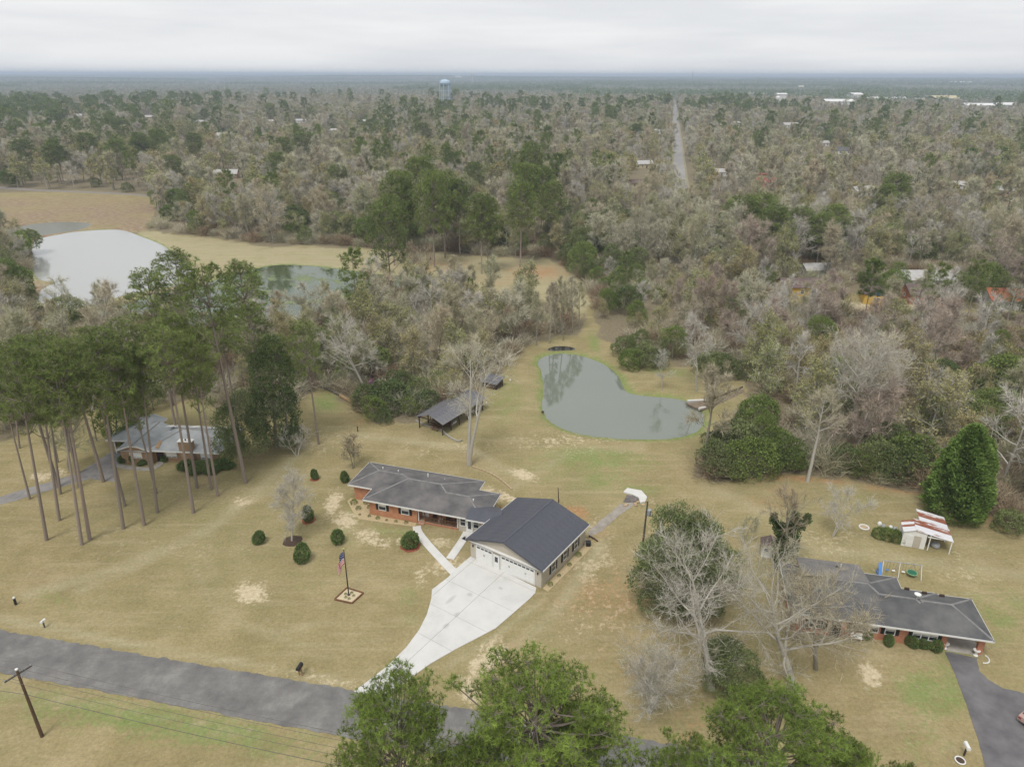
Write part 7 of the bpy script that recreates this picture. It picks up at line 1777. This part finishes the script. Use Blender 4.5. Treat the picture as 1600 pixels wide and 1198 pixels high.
# foundation shrubs of the right hand house
for i, (bx, by, s_, c_) in enumerate([(1355, 1000, .95, 0), (1390, 1008, 1.0, 0), (1423, 1009, 1.2, 0), (1443, 1014, 1.0, 1), (1464, 1018, 1.2, 1), (1287, 985, .9, 0)]):
    x, y = P(bx, by); t = thing('shrub', x, y + .3, 0, i, ['dark low shrub right of the white bench', 'wide dark shrub under the second window of the right house', 'round dark shrub left of the brown ones by the carport', 'brown green shrub, second from the carport', 'brown green shrub beside the carport planter', 'dark shrub under the bare crown at the left of the right house'][i], 'shrub', 'shrubs along the right brick house')
    part('foliage', sh_me[i % 3], t).scale = (s_ * 1.3, s_, s_); part('stem', st_me, t).scale = (.7, .7, .6)
# hedge by the tan house
for i, (bx, by, w_, h_) in enumerate([(290, 734, 2.4, 1.5), (310, 737, 3.2, 1.5), (330, 736, 3.2, 1.5), (350, 732, 2.8, 1.6), (211, 722, 1.9, 1.7), (192, 722, 2.0, 1.0), (257, 722, 1.3, 1.2), (222, 727, 1.4, .8)]):
    x, y = P(bx, by); t = thing('shrub', x, y + .3, 0, i, ['left end clump of the dark hedge below the chimney', 'second clump of the dark hedge below the right wing', 'third clump of the dark hedge below the right wing', 'right end clump of the dark hedge by the green tree', 'round dark shrub before the left gable of the tan house', 'low green shrub at the carport corner of the tan house', 'round shrub at the dark front door of the tan house', 'low shrub between the gable window and the path'][i], 'shrub', 'shrubs along the tan brick house')
    part('foliage', sh_me[i % 3], t).scale = (w_ / 1.02, w_ / 1.02 * .8, h_ / 1.1); part('stem', st_me, t)
# hedge mound by the rusty shed
x, y = P(1393, 846); t = thing('hedge', x, y + .5, 0, rad(-22), 'long rounded dark hedge mound left of the rusty shed', 'hedge')
part('foliage', mk('foliage', blob_parts(530, [(-1.3, 0, .6, 1.0, .9, .8), (-.4, 0, .65, 1.1, 1.0, .95), (.6, 0, .6, 1.1, .95, .9), (1.4, 0, .55, .9, .85, .75)], 9000, .13, .7, inner=.9), B['leaf']), t); part('stem', st_me, t)
# ---- flagpole
x, y, h_, _ = top_of(545, 930, 538, 858)
bd_px = [(523, 937), (542, 919), (568, 927), (550, 943)]
cp = [P(*q) for q in bd_px]; cx, cy = sum(q[0] for q in cp) / 4, sum(q[1] for q in cp) / 4
t = thing('flower_bed', cx, cy, 0, 0, 'square gravel bed in a timber frame round the flagpole', 'flower bed')
lp = [(q[0] - cx, q[1] - cy) for q in cp]
MB().slab(lp, -.1, .06).obj('gravel_fill', plain('pale_pea_gravel', (.62, .53, .36), .95, (.50, .41, .26), 9), t)
for i in range(4):
    a, b_ = lp[i], lp[(i + 1) % 4]; ln = math.hypot(b_[0] - a[0], b_[1] - a[1])
    part('edging', MB().box(.07, ln - .0, -.07, .07, -.1, .2).mesh('edging', M['wood']), t, (a[0], a[1], 0), (0, 0, math.atan2(b_[1] - a[1], b_[0] - a[0])))
for i, f in enumerate([(-.5, .3), (.2, .5), (.55, .0), (.1, -.55), (-.35, -.3)]):
    o_ = link('border_plant', sm); o_.location = (cx + f[0], cy + f[1], .05); o_.scale = (.6, .6, .6)
    tag(o_, 'tiny plant in the square gravel bed, ' + ['nearest its left corner', 'nearest its far corner', 'nearest its right corner', 'nearest its front corner', 'left of the pole foot'][i], 'plant', 'plants round the flagpole')
fp = thing('flagpole', x, y, 0, 0, 'tall dark bronze flagpole with gold ball on the front lawn', 'flagpole')
MB().tube((0, 0, 0), (0, 0, h_), .085, .045, 12).lathe((0, 0, 0), [(.16, 0), (.16, .2), (.09, .25)], 12).obj('pole', plain('dark_bronze', (.035, .025, .02), .45, spec=.5), fp)
MB().lathe((0, 0, h_), [(0, 0), (.07, .02), (.11, .1), (.07, .18), (0, .2)], 12).obj('finial', plain('gold_ball', (.75, .6, .25), .3, metal=.6), fp)
MB().tube((.1, -.03, 1), (.06, -.03, h_ - .1), .008, n=4).obj('halyard', M['wire'], fp)
fmats = [plain('flag_red', (.50, .02, .035), .8, (.48, .02, .035)), plain('flag_white', (.75, .74, .72), .8, (.74, .73, .71)), plain('flag_blue', (.03, .045, .16), .8, (.03, .045, .16))]
NU, NV = 38, 26
v, f, mi = [], [], []
Lf, Hf = 2.9, 1.75
for i in range(NU + 1):
    for j in range(NV + 1):
        s_, q = i / NU, j / NV    # q = 0 top
        # slack flag: hangs down and back from the hoist in folds
        X = -.10 - Lf * (.30 * s_ + .06 * math.sin(s_ * 5.5)); Zz = -Lf * .62 * s_ ** 1.05 - Hf * q * (1 - .18 * s_)
        Yy = .24 * math.sin(s_ * 10 + q * 1.6) * (.3 + s_)
        v.append((X, Yy, h_ - .35 + Zz))
for i in range(NU):
    for j in range(NV):
        a = i * (NV + 1) + j; f.append((a, a + NV + 1, a + NV + 2, a + 1)); q = j // 2
        canton = i < NU * .4 and q < 7
        if canton: star = (i % 2 == 1 and j % 2 == 1 and (i // 2 + j // 2) % 2 == 0 and 0 < j < 13); mi.append(1 if star else 2)
        else: mi.append(0 if q % 2 == 0 else 1)
me_ = bpy.data.meshes.new('flag'); me_.from_pydata(v, [], f)
for q in fmats: me_.materials.append(q)
me_.polygons.foreach_set('material_index', mi); me_.polygons.foreach_set('use_smooth', [True] * len(f)); me_.update()
fo = link('flag', me_); fo.location = (x, y, 0); tag(fo, 'stars and stripes flag hanging slack from the flagpole', 'flag')
sol = fo.modifiers.new('cloth', 'SOLIDIFY'); sol.thickness = .01
# ---- mailboxes and markers
def mailbox(px, py, posts, boxm, postm, label, rz=0.0, h_=1.0, s_=1.0):
    x, y = P(px, py); t = thing('mailbox', x, y, 0, rz, label, 'mailbox')
    for dx_ in posts: MB().box(dx_ - .06, dx_ + .06, -.06, .06, -.1, h_).obj('post', postm, t)
    mb = MB(); n_ = 8; r_ = .13 * s_; ln = .3 * s_
    pr = [(-r_, 0), (-r_, .14 * s_)] + [(-r_ * math.cos(a), .14 * s_ + r_ * math.sin(a)) for a in [PI * k / n_ for k in range(1, n_)]] + [(r_, .14 * s_), (r_, 0)]
    b0 = [(p_[0], -ln, h_ + .02 + p_[1]) for p_ in pr]; b1 = [(p_[0], ln, h_ + .02 + p_[1]) for p_ in pr]
    mb.poly(b0); mb.poly(b1[::-1])
    for i in range(len(pr)): j = (i + 1) % len(pr); mb.poly([b0[j], b0[i], b1[i], b1[j]])
    mb.obj('box', boxm, t); MB().box(r_, r_ + .015, -.1, -.05, h_ + .1, h_ + .32).obj('signal_flag', M['red_metal'], t)
    return t
t = mailbox(470, 1055, (-.16, .16), M['black'], M['wood_new'], 'black mailbox on twin orange timber posts by the road', rad(-12), 1.05, 1.5)
MB().box(-.22, .22, -.1, .1, .62, .72).obj('crossbar', M['wood_new'], t)
mailbox(70, 980, (0,), M['white'], M['pole_grey'], 'small white mailbox on a thin post beside the road at the left', rad(-12), .8, 1.0)
x, y = P(25, 944); t = thing('marker_post', x, y, 0, 0, 'short black post with white cap on the lawn at the left edge', 'post'); MB().tube((0, 0, -.1), (0, 0, .95), .14, .14, 10).obj('post', M['black'], t); MB().tube((0, 0, .951), (0, 0, 1.1), .15, .12, 10).obj('cap', M['white'], t)
x, y = P(559, 674); t = MB().tube((0, 0, -.1), (0, 0, .9), .09, .09, 8).tube((0, 0, .88), (0, 0, 1.0), .13, .1, 8).obj('marker_post', M['wood_dark']); t.location = (x, y, 0); tag(t, 'short dark post on the grass behind the ranch house', 'post')
mailbox(1506, 1180, (0,), M['white'], M['wood_dark'], 'white mailbox in a ring planter at the bottom right', rad(-8), 1.1, 1.3)
x, y = P(1500, 1188); t = thing('ring_planter', x, y, 0, 0, 'white tyre ring planter round the bottom right mailbox', 'planter'); MB().ring((0, 0, .08), .42, .06, 24, 8).obj('rim', M['white'], t); MB().lathe((0, 0, 0), [(.38, .05), (0, .07)], 20).obj('soil', M['mulch_dark'], t)
x, y = P(1533, 1028); t = thing('ring_edging', x, y, 0, 0, 'curved white garden edging by the right carport pillar', 'edging')
mb = MB(); aa = [k * .22 - 1.9 for k in range(12)]
for a, b_ in zip(aa, aa[1:]): part('edging_stone', MB().tube((.75 * math.cos(a), .75 * math.sin(a), .06), (.75 * math.cos(b_ - .02), .75 * math.sin(b_ - .02), .06), .07, n=6).mesh('edging_stone', M['white']), t)
# ---- utility poles
def util_pole(bx, by, tx, ty, label, mat, arm=0.0, armrot=0.0, r_=.16, can=False, name='utility_pole'):
    x, y, h_, lean = top_of(bx, by, tx, ty); t = thing(name, x, y, 0, 0, label, 'utility pole'); t.rotation_euler = (0, math.atan2(lean, h_), 0)
    MB().tube((0, 0, -.2), (0, 0, h_), r_, r_ * .62, 12).obj('pole', mat, t); ends = []
    if arm:
        a = part('crossarm', MB().box(-arm, arm, -.06, .06, h_ - .55, h_ - .42).mesh('crossarm', M['pole_grey']), t, (0, 0, 0), (0, 0, armrot))
        for k in (-1, -.35, .35, 1):
            part('insulator', MB().lathe((0, 0, 0), [(.05, 0), (.07, .08), (.04, .16), (0, .18)], 8).mesh('insulator', M['galv']), a, (arm * k * .95, 0, h_ - .42))
            ends.append(Vector((x + lean + math.cos(armrot) * arm * k * .95, y + math.sin(armrot) * arm * k * .95, h_ - .25)))
        for s_ in (-1, 1): MB().tube((math.cos(armrot) * arm * .5 * s_, math.sin(armrot) * arm * .5 * s_, h_ - .55), (0, 0, h_ - 1.4), .025, n=4).obj('brace', M['galv'], t)
        MB().lathe((0, 0, h_), [(.12, -.02), (.14, .12), (0, .2)], 8).obj('cap', M['white'], t)
    if can: MB().lathe((.32, -.15, h_ - 2.0), [(0, 0), (.25, .02), (.27, .15), (.27, .8), (.22, .9), (0, .95)], 14).obj('transformer', M['galv'], t); MB().box(.1, .3, -.2, -.05, h_ - 1.7, h_ - 1.5).obj('bracket', M['galv'], t)
    return x, y, h_, lean, ends
ux, uy, uh, ul, ue = util_pole(66, 1150, 26, 1046, 'brown utility pole with crossarm below the road at the lower left', M['pole'], 1.15, rad(58), .17)
tx, ty, th_, tl2, _ = util_pole(1001, 880, 1012, 783, 'grey utility pole with transformer can between garage and olive trees', M['pole_grey'], can=True)
px3, py3, ph3, _, _ = util_pole(873, 785, 872, 762, 'short dark pole behind the far corner of the garage', M['wood_dark'], r_=.09, name='yard_post')
util_pole(500, 640, 487, 575, 'thin grey pole near the lone small crowned pine', M['pole_grey'], r_=.1, name='dead_stem_pole') if 0 else None
def wire(a, b_, sag, label, n=14, r_=.015):
    a, b_ = Vector(a), Vector(b_); pts = []
    for i in range(n + 1):
        q = i / n; p_ = a.lerp(b_, q); p_.z -= sag * 4 * q * (1 - q); pts.append(p_ - a)
    o_ = MB().path(pts, r_, 4).obj('power_line', M['wire']); o_.location = a; tag(o_, label, 'power line', 'power lines along the road')
for i, e in enumerate(ue):
    wire(e, e + Vector((62, -13.2, -.4)), 1.0, f"power line running right from the lower left pole, {['nearest the camera', 'second nearest', 'second from the road side', 'nearest the road'][i]}")
    wire(e, e + Vector((-55, 11.7, -.4)), 1.0, f"power line running left from the lower left pole, {['nearest the camera', 'second nearest', 'second from the road side', 'nearest the road'][i]}")
e = Vector((ux + ul * .7, uy, uh - 3.0)); wire(e, e + Vector((62, -13.2, -.2)), 1.0, 'thicker cable strung low to the right of the lower left pole', r_=.025); wire(e, e + Vector((-55, 11.7, -.2)), 1.0, 'thicker cable strung low to the left of the lower left pole', r_=.025)
# ---- culvert headwall by the gravel track
x, y = P(998, 776); t = thing('headwall', x, y, 0, rad(-24), 'curved new concrete slab at the end of the gravel track', 'concrete slab')
pts = [P(*q) for q in [(974, 770), (980, 764), (1002, 768), (1011, 778), (1008, 785), (1000, 787), (998, 779), (988, 774), (980, 772)]]
fr_ = Frame(x, y, rad(-24)); MB().slab([fr_.l(*q) for q in pts], -.2, .25).obj('slab', M['concrete'], t)
x, y = P(985, 779); t = MB().slab([(-1.2, -.9), (.3, -1.1), (1.2, -.3), (1.0, .8), (-.4, .9)], -.1, .09).obj('dirt_patch', plain('torn_asphalt', (.10, .095, .10), .95, (.2, .17, .15), 2)); t.location = (x, y, 0); tag(t, 'broken dark asphalt before the curved concrete slab', 'rubble')
for i in range(9):
    x, y = P(rng.uniform(970, 1010), rng.uniform(774, 795)); t = MB().hexa([(rng.uniform(-.25, -.15) if k in (0, 3, 4, 7) else rng.uniform(.15, .3), rng.uniform(-.2, -.1) if k in (0, 1, 4, 5) else rng.uniform(.1, .2), 0 if k < 4 else rng.uniform(.1, .25)) for k in range(8)]).obj('concrete_chunk', M['sand_dirt'])
    t.location = (x, y, .03); tag(t, 'small buff rubble chunk around the curved concrete slab', 'rubble', 'rubble at the track end')
# logs
def log(px0, px1, r0, r1, label, mat, name='fallen_log'):
    a, b_ = P(*px0), P(*px1); t = MB().path([(0, 0, r0), ((b_[0] - a[0]) * .5 + .1, (b_[1] - a[1]) * .5, r0 * .95), (b_[0] - a[0], b_[1] - a[1], r1)], (r0 + r1) / 2, 9).obj(name, mat); t.location = (*a, 0); tag(t, label, 'log')
log((532, 620), (562, 638), .34, .3, 'pale broken fallen trunk at the wood edge left of the barn bushes', M['wood_new'])
log((495, 602), (534, 620), .26, .24, 'grey brown fallen trunk leading up left from the pale broken one', M['pole_grey'])
log((545, 626), (566, 644), .2, .2, 'thin fallen trunk lying in front of the pale broken one', M['pole'])
log((920, 838), (934, 846), .14, .07, 'dark twisted branch lying beyond the right corner of the garage', M['wood_dark'])
# spillway at the right of the pond
pts = [P(*q) for q in [(1072, 630), (1100, 626), (1112, 628), (1160, 608), (1164, 612), (1118, 634), (1096, 640), (1086, 636)]]
cx, cy = sum(q[0] for q in pts) / len(pts), sum(q[1] for q in pts) / len(pts)
t = thing('spillway', cx, cy, 0, 0, 'concrete pond spillway with dark channel running to the right wood', 'spillway')
MB().slab([(q[0] - cx, q[1] - cy) for q in pts], -.3, .03).obj('channel_bed', plain('channel_mud', (.16, .12, .085), .9, (.24, .19, .14), 1), t)
def wallseg(p0, p1, ht, parent, mat, wd=.2, nm='side_wall'):
    a, b_ = P(*p0), P(*p1); ln = math.hypot(b_[0] - a[0], b_[1] - a[1]); part(nm, MB().box(0, ln, -wd / 2, wd / 2, -.2, ht).mesh(nm, mat), parent, (a[0] - cx, a[1] - cy, 0), (0, 0, math.atan2(b_[1] - a[1], b_[0] - a[0])))
wallseg((1074, 627), (1112, 625), .22, t, M['concrete'], .5); wallseg((1112, 625), (1160, 606), .35, t, M['wood_dark'], .25); wallseg((1092, 639), (1102, 637), .25, t, M['concrete'], .4)
# ---- swing set
x, y = P(1405, 897); t = thing('swing_set', x, y, 0, rad(-12), 'white swing set with blue slide and green disc swing', 'swing set'); wm = M['galv']
MB().tube((-2.9, 0, 2.1), (3.0, 0, 2.1), .06, n=8).obj('top_bar', wm, t)
for x_ in (-2.8, -.3, 2.9):
    for y_ in (-1, 1): MB().tube((x_, 0, 2.1), (x_ + (.1 if x_ > 0 else -.1), y_ * .95, -.05), .06, n=8).obj('leg', M['white'], t)
MB().hexa([(-3.6, -1.9, .12), (-3.1, -1.9, .12), (-2.9, .1, 1.55), (-3.4, .1, 1.55), (-3.6, -1.9, .2), (-3.1, -1.9, .2), (-2.9, .1, 1.63), (-3.4, .1, 1.63)]).box(-3.63, -3.58, -1.9, -.1, .15, .45).obj('slide', M['blue_paint'], t)
for y_ in range(4): MB().tube((-3.4, .25 + y_ * .12, 1.35 - y_ * .36), (-2.9, .25 + y_ * .12, 1.35 - y_ * .36), .03, n=5).obj('rung', wm, t)
for x0 in (-1.9, -.95, .5):
    for s_ in (-.22, .22): MB().tube((x0 + s_, 0, 2.1), (x0 + s_, .05, .55), .015, n=4).obj('chain', M['wire'], t)
    MB().box(x0 - .25, x0 + .25, -.1, .2, .5, .55).obj('swing_seat', M['blue_paint'] if x0 < -1.5 else M['white'], t)
for k in range(4): a = k * PI / 2 + .7; MB().tube((1.8 + .75 * math.cos(a), .75 * math.sin(a), .62), (1.8, 0, 2.1), .015, n=4).obj('chain', M['wire'], t)
MB().lathe((1.8, 0, .55), [(0, 0), (.72, .02), (.72, .06), (0, .05)], 20).obj('disc_seat', M['green_paint'], t); MB().ring((1.8, 0, .6), .76, .07, 22, 6).obj('disc_rim', plain('pale_green_rim', (.25, .42, .24), .6), t)
t.scale = (.78, .78, .85)
x, y = P(1350, 824); t = thing('ring_planter', x, y, 0, 0, 'small white stone ring on the lawn left of the dark hedge mound', 'planter'); MB().ring((0, 0, .08), .62, .1, 18, 6).obj('rim', M['white'], t); MB().lathe((0, 0, 0), [(.55, .04), (0, .06)], 14).obj('soil', M['sand_dirt'], t)
for i, (px_, py_) in enumerate([(1374, 820), (1380, 824), (1391, 826), (1398, 828)]):
    x, y = P(px_, py_); t = MB().lathe((0, 0, 0), [(.0, 0), (.28, .02), (.3, .3), (.18, .5), (0, .52)], 10).obj('garden_pot', M['galv'] if i % 2 else M['white']); t.location = (x, y, 0); tag(t, ['leftmost pale pot behind the hedge mound', 'second pale pot behind the hedge mound', 'third pale pot behind the hedge mound', 'rightmost pale pot behind the hedge mound'][i], 'pot')
# birds / ornaments on the grass near the barn
for i, (px_, py_) in enumerate([(760, 634), (797, 598)]):
    x, y = P(px_, py_); t = MB().tube((0, 0, 0), (0, 0, .55), .03, n=6).lathe((0, 0, .5), [(0, 0), (.16, .06), (.18, .2), (.1, .32), (0, .34)], 10).obj('lawn_light', M['white']); t.location = (x, y, 0); tag(t, ['small white lawn light right of the long barn', 'small white lawn light near the pond, right of the tool shed'][i], 'lawn light')
x, y = P(848, 645); t = MB().lathe((0, 0, 0), [(0, 0), (.25, .05), (.3, .25), (.15, .4), (0, .42)], 10).obj('pond_stone', M['wood_dark']); t.location = (x, y, 0); tag(t, 'dark stump on the left bank of the pond', 'stump')
# ---- cars
def wheel_mesh():
    return MB().tube((-.11, 0, 0), (.11, 0, 0), .33, .33, 16).mesh('tyre', M['black']), MB().tube((-.115, 0, 0), (.115, 0, 0), .19, .19, 12).mesh('rim', M['galv'])
ty_me, ri_me = wheel_mesh()
def car(px, py, rz, paint, label, kind='car', van=False, xy=None):
    x, y = xy or P(px, py); t = thing('parked_car', x, y, .03, rz, label, 'car')
    mt = plain('car_paint', paint, .3, tuple(c_ * .93 for c_ in paint), 1, spec=.5)
    # side profile (y along the car), swept over width with tumblehome
    low = [(-2.2, .35), (-2.25, .62), (-2.1, .78), (-1.2, .92), (1.75, .98), (2.2, .9), (2.25, .5), (2.2, .35)]
    mb = MB(); n_ = len(low)
    for s_ in (-1, 1): mb.poly([(s_ * .88, p_[0], p_[1]) for p_ in (low if s_ > 0 else low[::-1])])
    for i in range(n_): j = (i + 1) % n_; mb.poly([(-.88, *low[i]), (-.88, *low[j]), (.88, *low[j]), (.88, *low[i])])
    mb.obj('body', mt, t)
    hi = [(-1.15, .93), (-.45, 1.42), (1.1 if not van else 1.9, 1.46), (1.75 if not van else 2.15, .98)]
    cb = MB(); a = [(-.80, p_[0], p_[1]) if k in (0, 3) else (-.62, p_[0], p_[1]) for k, p_ in enumerate(hi)]; b_ = [(-q[0], q[1], q[2]) for q in a]
    cb.poly(a); cb.poly(b_[::-1])
    for i in range(4): j = (i + 1) % 4; cb.poly([a[j], a[i], b_[i], b_[j]])
    cb.obj('windows', M['glass'], t)
    MB().hexa([(-.6, -.42, 1.43), (.6, -.42, 1.43), (.6, hi[2][0] - .05, 1.46), (-.6, hi[2][0] - .05, 1.46), (-.58, -.4, 1.47), (.58, -.4, 1.47), (.58, hi[2][0] - .07, 1.5), (-.58, hi[2][0] - .07, 1.5)]).obj('roof', mt, t)
    for yy in (-1.4, 1.4):
        for s_ in (-1, 1):
            w_ = part('wheel', ty_me, t, (s_ * .82, yy, .33)); part('rim', ri_me, w_)
    for s_ in (-1, 1):
        MB().box(s_ * .65 - .16, s_ * .65 + .16, -2.27, -2.2, .58, .72).obj('headlight', M['white'], t); MB().box(s_ * .7 - .12, s_ * .7 + .12, 2.2, 2.27, .65, .82).obj('tail_light', M['red_metal'], t); MB().box(s_ * .88 - .02 if s_ > 0 else -.98, .98 if s_ > 0 else -.86, -.85, -.65, .92, 1.04).obj('mirror', mt, t)
    return t
car(1622, 1124, rad(118), (.42, .28, .24), 'dusty red brown car cut by the right edge on the dark driveway')
car(0, 0, 0, (.6, .6, .6), 'light car parked on the left verge of the near street', xy=(STREET[0][0] + STREET[1][0] * 90 - 6, STREET[0][1] + STREET[1][1] * 90))
car(0, 0, .05, (.05, .05, .06), 'dark car parked on the left verge half way up the street', xy=(STREET[0][0] + STREET[1][0] * 190 - 6.5, STREET[0][1] + STREET[1][1] * 190))
car(0, 0, 0, (.7, .7, .7), 'white car driving on the far stretch of the street', xy=(STREET[0][0] + STREET[1][0] * 330, STREET[0][1] + STREET[1][1] * 330))
car(0, 0, .1, (.7, .7, .7), 'white car on the left verge beyond the dark one', xy=(STREET[0][0] + STREET[1][0] * 225 - 6.5, STREET[0][1] + STREET[1][1] * 225))
car(1395, 460, rad(80), (.75, .75, .75), 'white vehicle beside the yellow house with the blue gable', van=True)
# ---- haze
hz = MB().box(-22500, 22500, -450, 27500, -45, 82).obj('haze', [])
m = bpy.data.materials.new('haze_air'); m.use_nodes = True; nt = m.node_tree; nt.nodes.clear()
o_ = nt.nodes.new('ShaderNodeOutputMaterial'); v_ = nt.nodes.new('ShaderNodeVolumePrincipled')
v_.inputs['Color'].default_value = (.72, .84, 1.0, 1); v_.inputs['Density'].default_value = 1.9e-4; v_.inputs['Anisotropy'].default_value = .1
nt.links.new(v_.outputs[0], o_.inputs['Volume']); hz.data.materials.append(m); hz['kind'] = 'stuff'
